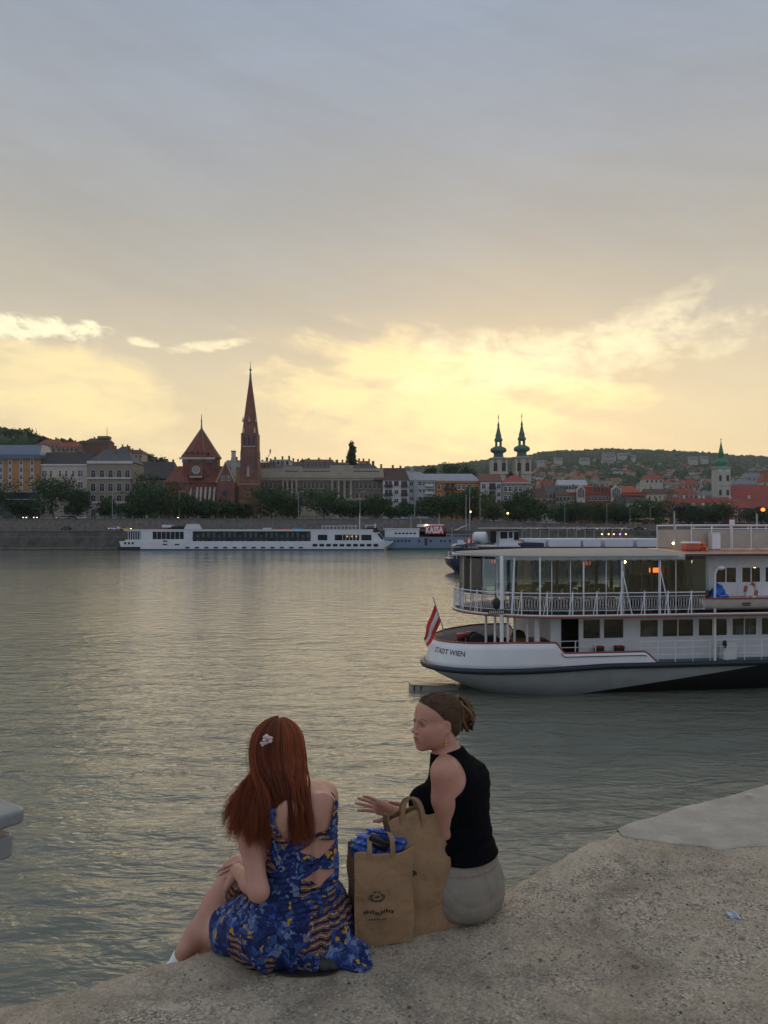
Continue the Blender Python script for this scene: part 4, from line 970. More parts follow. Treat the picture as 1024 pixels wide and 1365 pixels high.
def bag_shell(w, d, hgt, wt, dt, lean=0, seed=0, crease=.006, rag=.008):
    """open paper bag: bottom w x d, top wt x dt, side folds pressed in, one sheet 1 mm thick. Returns a point function and mesh rows"""
    rg = np.random.default_rng(seed); nu, nv = 88, 40
    def pt(u, v):                                             # u 0..1 round the bag, v 0..1 up
        W_ = w + (wt-w)*v**1.3; D_ = d + (dt-d)*v**1.3
        s = (u % 1)*4; e = int(s); q = s - e
        fx, fy = [((q-.5), -.5), (.5, q-.5), (.5-q, .5), (-.5, .5-q)][e]
        x, y = fx*W_, fy*D_
        if e in (1, 3): x -= math.copysign(1, x)*(.5-abs(q-.5))*2*min(.42*D_, .05)*(.25 + .75*v)*(D_/.12)      # gusset
        else: y -= math.copysign(1, y)*-.016*math.sin(PI*q)*math.sin(PI*min(1, v*1.1))
        tri = lambda q: abs((q/PI) % 2 - 1)*2 - 1; k = crease*.55*(tri(u*17 + v*7 + seed) + .9*tri(u*9 - v*11 + 2*seed) + .5*tri(v*19 + u*6))*(.25 + .75*math.sin(PI*min(1, v*.9+.08)))
        nx, ny = [(0,-1),(1,0),(0,1),(-1,0)][e]
        z = hgt*v + (rag*math.sin(u*25 + seed) + .4*rag*math.sin(u*57))*v**6
        return Vector((x + nx*k + lean*v*v, y + ny*k, z))
    rows = [[pt(i/nu, j/nv) for i in range(nu)] for j in range(nv+1)]
    return pt, rows
def make_bag(label, O, rz, w, d, hgt, wt, dt, lean, seed, rag=.008, crease=.006):
    t = thing('paper_bag', label, 'paper bag', O, rz)
    pt, rows = bag_shell(w, d, hgt, wt, dt, lean, seed, crease, rag)
    mb = MB(); mb.rings(rows, cap=False); n = len(rows[0])
    mb.f.append(tuple(range(n-1, -1, -1))); mb.m.append(0)
    o = mb.build('sack', KRAFT, t, smooth=30)
    md = o.modifiers.new('thick', 'SOLIDIFY'); md.thickness = .0014
    return t, pt
def handle(t, pts, w, name='handle'):
    mb = MB(); pts = [Vector(p) for p in pts]
    # smooth the loop
    for _ in range(2):
        q = [pts[0]]
        for a, b in zip(pts[:-1], pts[1:]): q += [a*.75+b*.25, a*.25+b*.75]
        pts = q + [pts[-1]]
    rings = []; wd = Vector(w)
    for i, p in enumerate(pts):
        d = (pts[min(i+1, len(pts)-1)] - pts[max(i-1, 0)]).normalized(); n = d.cross(wd).normalized()*.0012
        rings.append([p - wd - n, p + wd - n, p + wd + n, p - wd + n])
    mb.rings(rings); return mb.build(name, KRAFT, t, smooth=True)
def bags():
    ink = pm('faded_ink', (.030,.022,.016), .8, .3, 60)
    # bag in front, stuffed with something blue
    O = P(507, 1256, 2.76); O.z = GZ + .004
    t, pt = make_bag('shorter brown paper bag with faded print, stuffed with blue cloth', O, R(14), .212, .125, .325, .215, .115, 0, 1)
    mb = MB(); rg = random.Random(9)
    def blot(u0, v0, du, dv, ragged=.25):               # print lies 1 mm proud of the front sheet
        ring = []
        for k in range(14):
            a = 2*PI*k/14; rr = 1 + rg.uniform(-ragged, ragged)
            q = pt((u0 + du*math.cos(a)*rr)/4, v0 + dv*math.sin(a)*rr); ring.append(q + Vector((0,-.0016,0)))
        c = sum(ring, Vector())/14; n0 = len(mb.v); mb.v += [tuple(p) for p in ring] + [tuple(c)]; mb.f += [(n0+k, n0+(k+1) % 14, n0+14) for k in range(14)]; mb.m += [0]*14
    for k in range(11):                                   # round emblem
        a = k/11*2*PI
        if k in (2, 3): continue
        blot(.36 + .11*math.cos(a), .545 + .042*math.sin(a), .034, .010, .5)
    blot(.36, .55, .05, .012, .5); blot(.33, .60, .02, .012, .5); blot(.40, .60, .02, .010, .5)
    for k in range(11):                                    # two lines of worn, unreadable lettering
        blot(.16 + .045*k, .385 + .012*math.sin(k), .018, .020, .55)
    for k in range(7): blot(.24 + .042*k, .315, .014, .008, .5)
    mb.build('printed_logo', ink, t)
    wv = (.006,0,0)
    handle(t, [(.030,-.058,.30), (.030,-.063,.335), (.028,-.060,.375), (.020,-.045,.392), (-.020,-.043,.392), (-.030,-.060,.372), (-.032,-.064,.33), (-.032,-.058,.30)][0:3] + [(.026,-.03,.380), (.02,-.0,.372)], (.0085,0,0))
    handle(t, [(-.052,-.056,.30), (-.053,-.06,.33), (-.050,-.045,.36), (-.045,-.01,.37)], (.0085,0,0))
    # what is in it: crumpled blue cloth and a black case
    O2 = O + Vector((0,0,.0))
    c = thing('blue_cloth', 'crumpled blue patterned cloth sticking out of the shorter paper bag', 'cloth', O2, R(14))
    fd = Field(np.array((-.14,-.09,.20)), np.array((.14,.09,.43)), .003)
    for q, rr in (((-.045,.008,.325),(.060,.040,.045)), ((.03,.012,.320),(.070,.036,.042)), ((-.01,.02,.345),(.045,.03,.038)), ((-.070,.0,.335),(.035,.036,.034)), ((.07,-.002,.318),(.028,.03,.032)), ((0,0,.26),(.088,.036,.07))): fd.ell(q, rr, .012)
    X, Y, Z = fd.axes(); fd.D = (fd.D + .006*np.sin(X*60 + 9*np.sin(Z*35) + Y*40) + .003*np.sin(X*120 - Z*90)).astype(np.float32)
    m, nt, b = newmat('blue_crinkled_cloth'); L = nt.links.new; tc = N(nt, 'ShaderNodeTexCoord')
    nz = N(nt, 'ShaderNodeTexNoise', i_Scale=28, i_Detail=5, i_Distortion=1.2); L(tc.outputs['Object'], nz.inputs['Vector'])
    rp = ramp(nt, [(.3, (.012,.025,.13)), (.5, (.025,.075,.36)), (.62, (.10,.20,.50)), (.72, (.35,.45,.62))]); L(nz.outputs['Fac'], rp.inputs[0]); L(rp.outputs[0], b.inputs['Base Color']); b.inputs['Roughness'].default_value = .6
    solid(fd, 'cloth', m, c, 4)
    k = thing('sunglasses_case', 'dark case lying on the blue cloth inside the shorter paper bag', 'case', O2, R(14))
    kb = MB(); kb.T = Matrix.Translation((-.012,-.030,.350)) @ Matrix.Rotation(R(28), 4, 'Y') @ Matrix.Rotation(R(20), 4, 'X')
    kb.box((-.040,-.012,-.022), (.040,.012,.022)); kb.build('shell', pm('dark_case', (.012,.013,.02), .35, .2, 30), k, smooth=True, bevel=.008, seg=3)
    kb = MB(); kb.T = Matrix.Translation((-.012,-.030,.350)) @ Matrix.Rotation(R(28), 4, 'Y') @ Matrix.Rotation(R(20), 4, 'X')
    kb.box((-.041,-.0125,-.002), (.041,-.0118,.000)); kb.build('zip', pm('steel', (.6,.6,.58), .25, .05, 10, metal=1), k)
    # tall bag behind
    O = P(566, 1238, 2.86); O.z = GZ + .004
    t, pt = make_bag('taller brown paper bag with its handles up, between the shorter bag and the beige trousers', O, R(24), .235, .155, .418, .205, .050, -.058, 5, .012, .0065)
    handle(t, [(-.105,-.026,.37), (-.106,-.032,.41), (-.100,-.030,.460), (-.070,-.022,.482), (-.040,-.026,.470), (-.022,-.034,.42), (-.020,-.034,.35), (-.018,-.038,.29)], (.010,.003,0))
    handle(t, [(-.085,.018,.37), (-.088,.02,.41), (-.080,.012,.462), (-.055,.004,.476), (-.030,.008,.448), (-.020,.014,.39), (-.02,.018,.35)], (.010,-.003,0))
    rg = random.Random(3)
    for u0, v0, du, dv in ((.22,.53,.07,.022),):
        mb = MB(); ring = []
        for q in range(14):
            a = 2*PI*q/14; rr = 1 + rg.uniform(-.3,.3); ring.append(pt((u0+du*math.cos(a)*rr)/4, v0+dv*math.sin(a)*rr) + Vector((0,-.0016,0)))
        mb.add(ring + [sum(ring, Vector())/14], [(q, (q+1) % 14, 14) for q in range(14)])
        mb.build('printed_mark', ink, t)
bags()
# ---------------- light concrete slab let into the quay at the right, loose grit, a scrap of litter, railing end
def make_slab():
    m = pm('pale_concrete', (.38,.345,.29), .9, .20, 5, bump=.5, bscale=40, spec=.2, dirt=.35, dirt_col=(.20,.185,.16))
    # corners on the ground: near edge runs from the crumbled quay edge away to the right
    xs = np.linspace(1.135, 9, 160)
    near = np.interp(xs, [1.05,1.53,2.0,2.6,9], [3.70,3.52,3.60,3.75,7.2]) + .006*np.sin(xs*31) + .004*np.sin(xs*73)
    far = edge_y(xs) + .012*np.clip((xs-1.135)/.15, 0, 1) - .004
    vs = []; rows = 60
    for j in range(rows+1):
        y = near + (far-near)*j/rows
        z = GZ + ground_h(xs, np.minimum(y, edge_y(xs)-.06)) + .006 - .005*(j == 0) - .004*(j == rows)
        vs.append(np.stack([xs, y, z], -1))
    for q in (-.05, -.3, -1.2, -3, -5.4): vs.append(np.stack([xs, far + .005, np.full_like(xs, GZ+q)], -1))
    vs = np.array(vs); nr, nc = vs.shape[:2]; i = (np.arange(nr-1)[:, None]*nc + np.arange(nc-1)[None]).ravel()
    o = np_mesh('quay_slab', vs.reshape(-1,3), np.stack([i, i+1, i+nc+1, i+nc], -1), m)
    setting(o, 'pale smooth concrete slab forming the quay edge', 'quay')
make_slab()
def make_grit():
    rg = np.random.default_rng(21); n = 26000
    x = rg.uniform(-1.3, 3.4, n); d = np.abs(rg.normal(0, 1, n))*.9 + .05 + .25*rg.uniform(0, 1, n); y = edge_y(x) - d
    pat = vnoise(x, y, 31, 3, .9); keep = (pat > -.45) & (y > 1.9) & ~((x > 1.05) & (y > np.interp(x, [1.05,1.53,2.0,2.6,9], [3.70,3.52,3.60,3.75,7.2]) - .01) & (rg.uniform(0,1,n) < .93))
    keep &= ~((np.abs(x+.28) < .2) & (np.abs(y-2.62) < .1))
    x, y = x[keep], y[keep]; n = len(x); s = np.exp(rg.normal(math.log(.0027), .45, n))
    base = np.array([(1,0,0),(-1,0,0),(0,1,0),(0,-1,0),(0,0,1),(0,0,-1)], float)
    fc = np.array([(0,2,4),(2,1,4),(1,3,4),(3,0,4),(2,0,5),(1,2,5),(3,1,5),(0,3,5)])
    V = base[None]*rg.uniform(.55, 1.3, (n,6,1)); V[:, :, 2] *= .6; a = rg.uniform(0, 6.28, n)
    c, sn = np.cos(a)[:, None], np.sin(a)[:, None]; V[:, :, :2] = np.stack([V[:,:,0]*c - V[:,:,1]*sn, V[:,:,0]*sn + V[:,:,1]*c], -1)
    V = V*s[:, None, None] + np.stack([x, y, GZ + ground_h(x, y) + s*.2], -1)[:, None]
    F = (fc[None] + (np.arange(n)*6)[:, None, None]).reshape(-1, 3)
    m, nt, b = newmat('loose_grit'); at = N(nt, 'ShaderNodeAttribute', attribute_name='tint'); nt.links.new(at.outputs['Color'], b.inputs['Base Color']); b.inputs['Roughness'].default_value = .9
    o = np_mesh('grit', V.reshape(-1,3), F, m, smooth=False)
    t = rg.choice(5, n, p=[.36,.36,.11,.13,.04]); col = np.array([(.22,.19,.15),(.30,.265,.21),(.13,.115,.10),(.42,.38,.31),(.07,.06,.055)])[t]*rg.uniform(.8,1.2,(n,1))
    paint(o, np.repeat(col, 6, 0)); setting(o, 'loose grit and small stones scattered over the quay', 'gravel', 'stuff')
make_grit()
def make_litter():
    p = P(978, 1224, 1494.9/(1224-708)); p.z = GZ
    t = thing('crumpled_wrapper', 'small crumpled pale blue wrapper lying on the gritty quay', 'litter', p)
    fd = Field(np.array((-.05,-.05,-.02)), np.array((.05,.05,.05)), .002)
    fd.ell((-.006,0,.010), (.020,.016,.011), .006); fd.ell((.012,-.004,.007), (.015,.012,.007), .006); fd.ell((.002,.010,.012), (.012,.010,.010), .006)
    X, Y, Z = fd.axes(); fd.D = (fd.D + .003*np.sin(X*220 + Z*180) + .0025*np.sin(Y*260 - X*120)).astype(np.float32)
    solid(fd, 'foil', pm('pale_blue_foil', (.36,.42,.50), .4, .35, 60), t, 0)
    mb = MB(); mb.T = Matrix.Translation((.014,.004,.014)) @ Matrix.Rotation(R(-28), 4, 'Z') @ Matrix.Rotation(R(18), 4, 'Y')
    mb.box((-.016,-.006,-.0015), (.016,.007,.0015)); mb.build('dark_flap', pm('dark_case', (.012,.013,.02), .35, .2, 30), t, bevel=.001)
    q = P(998, 1064, 4.2); q.z = GZ + .014
    w = MB(); w.box((-.022,-.008,0), (.022,.008,.010)); o = w.build('pale_stone', pm('pale_stone', (.5,.48,.44), .9, .2, 40), None, bevel=.004, smooth=True)
    o.location = q; o.rotation_euler = (0,0,.3); tag(o, 'small pale flat stone lying on the smooth concrete slab', 'stone')
make_litter()
def make_railing_end():
    # flat bar of a railing that comes in from beside the photographer, with a round bar beneath it
    O = P(-70, 1085, 1.5); O.z = GZ
    t = thing('metal_railing', 'grey metal railing end with flat top bar and rounded bar below, at the left edge', 'railing', O)
    m = pm('worn_grey_paint', (.19,.20,.215), .45, .14, 14, bump=.2, bscale=90, dirt=.3, dirt_col=(.16,.15,.14))
    def slab(ctr, lx, ly, th, rz, name, rad):
        mb = MB(); pts = []
        for sx, sy in ((1,1),(-1,1),(-1,-1),(1,-1)):
            a0 = {(1,1):0,(-1,1):90,(-1,-1):180,(1,-1):270}[(sx,sy)]
            for k in range(7):
                a = R(a0 + 15*k); pts.append((sx*(lx-rad)+rad*math.cos(a), sy*(ly-rad)+rad*math.sin(a)))
        mb.T = Matrix.Translation(ctr) @ Matrix.Rotation(rz, 4, 'Z'); mb.prism(pts, -th/2, th/2, 'z')
        return mb.build(name, m, t, smooth=30, bevel=.006, seg=3)
    rz = math.atan2(-.82, -.57); top = Vector((-.842, 1.417, 6.446)) - O; slab(top, .155, .072, .028, rz, 'top_bar', .022)
    low = Vector((-.845, 1.415, 6.388)) - O; slab(low, .145, .055, .045, rz, 'lower_bar', .02)
    mb = MB(); mb.tube([Vector((top.x-.05, top.y-.01, 0)), Vector((top.x-.05, top.y-.01, top.z))], .022, 14); mb.build('post', m, t, smooth=True)
    mb = MB(); mb.lathe([(.06,0),(.06,.012),(.03,.018)], (top.x-.05, top.y-.01, 0), 20); mb.build('base_plate', m, t, smooth=30)
make_railing_end()
# ================================================================ white excursion ship, stern on the left
SH = Vector((1.90, 34.80, 0)); SHA = R(8); _c, _s = math.cos(SHA), math.sin(SHA)
def US(px, v):
    k = (px-512)/F_PX; return (k*(SH.y + v*_c) - SH.x + v*_s)/(_c - k*_s)
def ZS(py, u, v): return CAM_Z - (py-HY)/F_PX*(SH.y + u*_s + v*_c)
def ship():
    root = thing('excursion_ship', 'white two deck excursion ship with beige canopy over its railed open upper deck', 'ship', SH, SHA)
    white = pm('ship_white', (.74,.75,.77), .42, .05, 1.2, bump=.08, bscale=3, dirt=.16, dirt_col=(.42,.38,.33))
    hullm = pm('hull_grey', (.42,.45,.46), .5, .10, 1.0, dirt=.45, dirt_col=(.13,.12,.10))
    black = pm('hull_black', (.012,.012,.014), .6, .2, 2); navy = pm('strake_navy', (.012,.018,.034), .5, .2, 3)
    redbr = pm('red_brown_paint', (.26,.060,.035), .5, .12, 4); wood = pm('deck_planks', (.20,.10,.055), .6, .2, 3, stretch=(1,8,1))
    dark = pm('dark_interior', (.018,.015,.013), .7, .2, 3); green = pm('deck_green', (.05,.14,.12), .6, .15, 3)
    glz = glass('ship_glass', (.80,.90,.87), .15); dglz = pm('dark_window', (.020,.022,.022), .06, .2, .5, spec=.6)
    steel = pm('grey_steel', (.35,.36,.37), .4, .1, 8)
    LEN = 30.0
    def hull_painted_shade():  # sloping black lower part: shade beneath the deck overhang, put into the colour
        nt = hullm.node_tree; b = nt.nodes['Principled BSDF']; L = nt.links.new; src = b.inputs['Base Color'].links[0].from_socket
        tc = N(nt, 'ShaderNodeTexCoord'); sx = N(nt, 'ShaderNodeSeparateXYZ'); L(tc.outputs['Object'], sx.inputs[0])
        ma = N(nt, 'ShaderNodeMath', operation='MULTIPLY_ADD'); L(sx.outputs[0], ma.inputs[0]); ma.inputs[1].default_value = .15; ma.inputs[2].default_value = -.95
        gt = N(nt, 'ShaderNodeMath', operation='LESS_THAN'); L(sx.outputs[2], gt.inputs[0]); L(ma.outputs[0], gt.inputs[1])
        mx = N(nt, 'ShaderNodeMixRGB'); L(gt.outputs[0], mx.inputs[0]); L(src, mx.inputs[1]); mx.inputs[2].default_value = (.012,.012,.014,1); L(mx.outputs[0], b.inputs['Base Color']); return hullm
    zs = lambda u: 1.02 + .30*min(1, max(0, u)/7)                                   # rubbing strake height
    def B(u, b=3.40, L=5.2):
        if u <= 0: return 0.0
        t = min(1, u/L); return b*math.sqrt(max(0, 1-(1-t)**2.3))
    us = [LEN*(i/70)**2.2 for i in range(71)]
    def contour(fn):                                                              # far side -> stern -> near side
        return [fn(u, 1) for u in us[::-1]] + [fn(u, -1) for u in us[1:]]
    # ---- hull below the strake
    def low(q):                                                                   # q: 0 strake .. 1 below water
        def f(u, sg):
            z0 = zs(u); z = z0*(1-q) - .7*q; dz = max(0, z0-z)/z0
            sh = 1.85*dz**1.35; half = B(u, 3.34)*(1 - .24*dz**1.6)*(1 if u > 0 else 0)
            return (u + sh*math.exp(-u/5.0), sg*half, z)
        return f
    mb = MB(); qs = [0,.08,.16,.24,.32,.4,.48,.56,.64,.74,.86,1]
    rows = [contour(low(q)) for q in qs]
    mb.rings(rows, cap=False, closed=False)
    n = len(rows[0]); mb.m = []
    for k in range(len(qs)-1):
        for i in range(n-1):
            p = rows[k][i]; mb.m.append(1 if p[2] < .10 + .075*max(0, p[0]-2.0) else 0)
    hull = mb.build('hull', hull_painted_shade(), root, smooth=50)
    # ---- rubbing strake
    mb = MB(); mb.tube([(p[0]-.10*math.exp(-us[min(abs(70-i),70)]/1.5), p[1]*1.025, p[2]) for i, p in enumerate(contour(lambda u, sg: (u, sg*B(u), zs(u))))], .125, 10); mb.build('rubbing_strake', navy, hull, smooth=True)
    # ---- bulwark with the stepped top
    uA, uB = US(738, -3.3), US(753, -3.3); uC, uD = US(856, -3.3), US(882, -3.3)
    def btop(u):
        hi = 2.14 + .18*min(1, u/3); lo_ = 1.87
        if u < uA: return hi
        if u < uB: t = (u-uA)/(uB-uA); return hi + (lo_-hi)*(3*t*t-2*t**3)
        if u < uC: return lo_
        t = min(1, (u-uC)/(uD-uC)); return lo_ + (zs(u)-.02-lo_)*(3*t*t-2*t**3)
    usb = sorted(set([u for u in us if u < uD] + list(np.linspace(uA-.3, uB+.3, 26)) + list(np.linspace(uC-.2, uD, 22))))
    side = lambda u, sg, t: (u + .34*t*math.exp(-u/1.6), sg*(B(u)*(1 + .006*t) - .05*t), zs(u) + (btop(u)-zs(u))*t)
    cb = lambda t: [side(u, 1, t) for u in usb[::-1]] + [side(u, -1, t) for u in usb[1:]]
    mb = MB(); mb.rings([cb(t) for t in (0,.25,.5,.75,1)], cap=False, closed=False); bw = mb.build('bulwark', white, root, smooth=50)
    md = bw.modifiers.new('thick', 'SOLIDIFY'); md.thickness = .06; md.offset = 0
    mb = MB(); mb.tube([(p[0], p[1], p[2]+.02) for p in cb(1)], .045, 8); mb.build('cap_rail', redbr, bw, smooth=True)
    mb = MB(); k = [(u, -(B(u)+.035), btop(u)-.13) for u in np.linspace(uB-.2, uC+.15, 40)]; mb.tube(k, .016, 6); mb.build('painted_line', navy, bw, smooth=True)
    # ---- lettering on the stern quarter, laid on the curved plating
    vs, fs = text_mesh('STADT WIEN', 1.0, .022); w = max(v[0] for v in vs)
    sc = .30
    mb = MB(); pv = []
    # arc length along the near contour
    arc = [(0, 0)]; pu = [i*.01 for i in range(900)]; acc = 0
    for a, b in zip(pu[:-1], pu[1:]):
        pa, pb = side(a, -1, .7), side(b, -1, .7); acc += math.hypot(pb[0]-pa[0], pb[1]-pa[1]); arc.append((acc, b))
    A = np.array(arc)
    s0 = np.interp(.10, A[:,1], A[:,0]); s1 = np.interp(US(618, -2.3), A[:,1], A[:,0])
    for x, y, z in vs:
        sarc = s0 + (s1-s0)*x/w; u = float(np.interp(sarc, A[:,0], A[:,1])); zz = 1.66 + y*sc*1.02
        t = (zz-zs(u))/(btop(u)-zs(u)); p = side(u, -1, t); q = side(u+.02, -1, t); nrm = Vector((q[1]-p[1], -(q[0]-p[0]), 0)).normalized()
        pv.append((p[0]+nrm.x*.034, p[1]+nrm.y*.034, zz))
    mb.add(pv, fs); mb.build('name_lettering', pm('lettering_black', (.012,.014,.02), .5), bw)
    # ---- decks
    def deck(name, z0, z1, b, L, ush, mats, inset=0, parent=root):
        mb = MB(); ring = lambda z, e=0: [(u + ush + e*.7*math.exp(-u), max(0, (B(u, b, L)-e))*sg, z) for sg, seq in ((1, us[::-1]), (-1, us[1:])) for u in seq]
        mb.rings([ring(z0), ring(z1)], cap=True); return mb.build(name, mats, parent, smooth=35)
    deck('main_deck', 1.22, 1.38, 3.30, 5.2, .28, wood)
    mb = MB(); mb.box((uD-.4,-3.40,1.24), (LEN,-2.58,1.405)); mb.build('side_deck', green, root)
    up = deck('upper_deck', 3.38, 3.50, 3.80, 4.6, US(607,0), white)
    def rim(b, L, ush, z, r, name, m, parent, umax=LEN):
        mb = MB(); mb.tube([(u+ush, sg*B(u, b, L), z) for sg, seq in ((1, us[::-1]), (-1, us[1:])) for u in seq if u+ush <= umax], r, 8); return mb.build(name, m, parent, smooth=True)
    rim(3.83, 4.6, US(607,0)-.03, 3.42, .035, 'red_edge', redbr, up); rim(3.82, 4.6, US(607,0)-.02, 3.50, .03, 'edge_moulding', white, up)
    mb = MB(); ush = US(607,0)
    ring = lambda z: [(u + ush + .1, max(0, B(u, 3.7, 4.6))*sg, z) for sg, seq in ((1, us[::-1]), (-1, us[1:])) for u in seq]
    mb.rings([ring(3.503), ring(3.512)], cap=True); mb.build('deck_covering', pm('dark_deck', (.06,.045,.035), .7, .2, 2), up)
    # ---- upper deck railing: posts, rails and a screen of tall loops
    uE = US(940, -3.75)
    def on_up(u, sg, z, e=.04): return (u+ush, sg*(B(u, 3.80, 4.6)-e), z)
    path = []; n = 0
    seq = [(u, 1) for u in np.linspace(11, 0.0, 260)] + [(u, -1) for u in np.linspace(0.0, uE-ush, 420)][1:]
    pts = [Vector(on_up((u if u > .15 else u), sg, 0)) for u, sg in seq]
    L = [0]
    for a, b in zip(pts[:-1], pts[1:]): L.append(L[-1] + (b-a).length)
    at = lambda d: Vector((np.interp(d, L, [p.x for p in pts]), np.interp(d, L, [p.y for p in pts]), 0)); Z = lambda p, z: Vector((p.x, p.y, z))
    tot = L[-1]
    mb = MB()
    for z, r in ((4.42,.022),(4.27,.012),(3.70,.012)):
        mb.tube([Z(at(d), z) for d in np.linspace(0, tot, 150)], r, 6)
    mb.build('handrail', white, root, smooth=True)
    mb = MB(); d = 0
    while d < tot:
        p = at(d); q = at(min(tot, d+.105))
        c = (p+q)/2; e = (q-p)*.5
        mb.tube([Z(c - e, 3.99), Z(c - e*.7, 4.18), Z(c, 4.26), Z(c + e*.7, 4.18), Z(c + e, 3.99), Z(c + e*.7, 3.79), Z(c, 3.71), Z(c - e*.7, 3.79), Z(c - e, 3.99)], .0065, 4, cap=False); d += .12
    mb.build('loop_screen', white, root)
    d = .3
    while d < tot:
        p = at(d); q = at(d+.02); nrm = Vector(((q-p).y, -(q-p).x, 0)).normalized()
        mb = MB(); mb.tube([Z(p, 3.5), Z(p, 4.50)], .024, 8); mb.tube([Z(p, 4.48), Z(p - (q-p).normalized()*.16, 3.5)], .018, 6); mb.build('railing_post', white, root, smooth=True); d += 1.05
    # ---- glass wind screens inside the railing with thin frames, up to the canopy
    seqg = [(u, 1) for u in np.linspace(8, 0.0, 160)] + [(u, -1) for u in np.linspace(0.0, uE-ush, 300)][1:]
    pg = [Vector((u+ush+.30, sg*(B(u, 3.50, 4.4)), 0)) for u, sg in seqg]; Lg = [0]
    for a, b in zip(pg[:-1], pg[1:]): Lg.append(Lg[-1]+(b-a).length)
    atg = lambda d: Vector((np.interp(d, Lg, [p.x for p in pg]), np.interp(d, Lg, [p.y for p in pg]), 0))
    d = 0; k = 0; bronze = pm('bronze_frame', (.13,.10,.075), .5, .1, 5)
    while d < Lg[-1]-.3:
        st = .78; p = atg(d); q = atg(min(Lg[-1], d+st-.05))
        mb = MB(); t = (q-p).normalized(); nn = Vector((t.y, -t.x, 0))*.006
        mb.add([Z(p-nn,4.28),Z(q-nn,4.28),Z(q-nn,5.80),Z(p-nn,5.80),Z(p+nn,4.28),Z(q+nn,4.28),Z(q+nn,5.80),Z(p+nn,5.80)], [(0,1,2,3),(7,6,5,4),(0,4,5,1),(1,5,6,2),(2,6,7,3),(3,7,4,0)])
        pane = mb.build('glass_screen', glz, root)
        mb = MB(); mb.tube([Z(p, 3.5), Z(p, 5.86)], .020, 6); mb.build('screen_frame', white if k % 3 else bronze, pane, smooth=True)
        d += st; k += 1
    mb = MB(); mb.tube([Z(atg(d), 4.28) for d in np.linspace(0, Lg[-1], 100)], .02, 6); mb.build('screen_sill', bronze, root, smooth=True)
    # ---- canopy and the cabin roof behind it
    uR = US(905, -3.2)
    def roof(u_from, u_to, b, Ls, z, crown, th, name, m):
        mb = MB(); rowsT = []; rowsB = []
        uu = [u for u in list(np.linspace(0, 6, 30)**1.5/6**.5) + list(np.linspace(6.2, 30, 40)) if u_from <= u + ush <= u_to] or [0]
        uu = [u_from-ush] + [u for u in uu if u > u_from-ush+.01] + [u_to-ush]
        for u in uu:
            h = max(.01, B(u+.02, b, Ls)); rowsT.append([(u+ush, h*s_, z + crown*(1-s_*s_)*min(1, .25+u/5)) for s_ in np.linspace(-1, 1, 13)]); rowsB.append([(u+ush, h*s_, z - th) for s_ in np.linspace(1, -1, 5)])
        mb.rings([a+b_ for a, b_ in zip(rowsT, rowsB)]); return mb.build(name, m, root, smooth=35)
    canvas = pm('beige_canvas', (.28,.25,.21), .85, .10, 1.2, bump=.25, bscale=2.0, dirt=.35, dirt_col=(.22,.19,.16))
    can = roof(US(607,0), uR, 3.72, 4.4, 6.03, .17, .06, 'canopy', canvas)
    mb = MB(); 
    seqv = [Vector((u+ush, -(B(u, 3.73, 4.4)+.012), 0)) for u in np.linspace(US(664,-3)-ush, uR-ush, 60)]
    mb.rings([[Z(p, 6.03 - .25*t + (.02*math.sin(i*1.9)*t)) + Vector((0, -.02*math.sin(i*.8)*t, 0)) for i, p in enumerate(seqv)] for t in (0,.5,1)], cap=False, closed=False)
    va = mb.build('valance', pm('grey_canvas', (.42,.41,.39), .85, .12, 2, bump=.3), can, smooth=50); md = va.modifiers.new('t', 'SOLIDIFY'); md.thickness = .02
    rim(3.74, 4.4, ush-.02, 5.96, .05, 'canopy_frame', steel, can, uR)
    roof(uR+.01, LEN, 3.72, 4.4, 6.035, .15, .10, 'cabin_roof', pm('red_roof_paint', (.36,.155,.095), .42, .12, 1.5, bump=.2))
    rim2 = MB(); rim2.box((uR,-3.76,5.93), (LEN,-3.70,6.03)); rim2.build('roof_edge', pm('dark_edge', (.05,.05,.055), .6), root)
    # canopy poles, main white pole runs down to the stern deck
    def pole(px, v, z0, z1, r=.04, lean=0, m=white, name='canopy_post'):
        u = US(px, v); q = MB(); q.tube([(u+lean, v, z0), (u, v, z1)], r, 10); return q.build(name, m, root, smooth=True)
    pole(669, -2.85, 1.38, 5.95, .085)
    for px, v, ln in ((645,-1.6,-.12),(686,-3.1,-.12),(720,-3.55,0),(778,-3.62,0),(829,-3.66,.0),(880,-3.66,.0)): pole(px, v, 3.5, 5.92, .035, ln)
    for px in (829, 880): pole(px+1, -3.66, 3.5, 5.3, .025, .42, name='brace')
    for px, v in ((648,-1.3),(660,-2.2),(677,-2.75),(686,-2.0),(703,-2.4),(716,-2.55)): pole(px, v, 1.38, 3.38, .055 if px != 716 else .13, name='deck_post')
    # ---- lower cabin
    uW = US(734, -2.55); V = -2.55
    mb = MB(); mb.box((uW, V, 1.38), (LEN, 2.5, 3.38)); 
    cab = MB()
    zt = lambda px, py, v=V: ZS(py, US(px, v), v)
    # wall built in pieces round real openings
    ops = [(748,772,1.38,3.22),(776,801,2.34,3.22),(803.5,832,2.34,3.22),(852,878,2.36,3.16),(882,925,2.36,3.16),(930,970,2.36,3.16),(975,1009,2.36,3.16),(1014,1050,2.36,3.16),(1056,1100,2.36,3.16),(1106,1150,2.36,3.16),(1156,1200,2.36,3.16)]
    x = uW
    for a, b, z0, z1 in ops:
        ua, ub = US(a, V), US(b, V)
        cab.box((x, V, 1.38), (ua, V+.08, 3.38)); cab.box((ua, V, z1), (ub, V+.08, 3.38))
        if z0 > 1.5: cab.box((ua, V, 1.38), (ub, V+.08, z0))
        x = ub
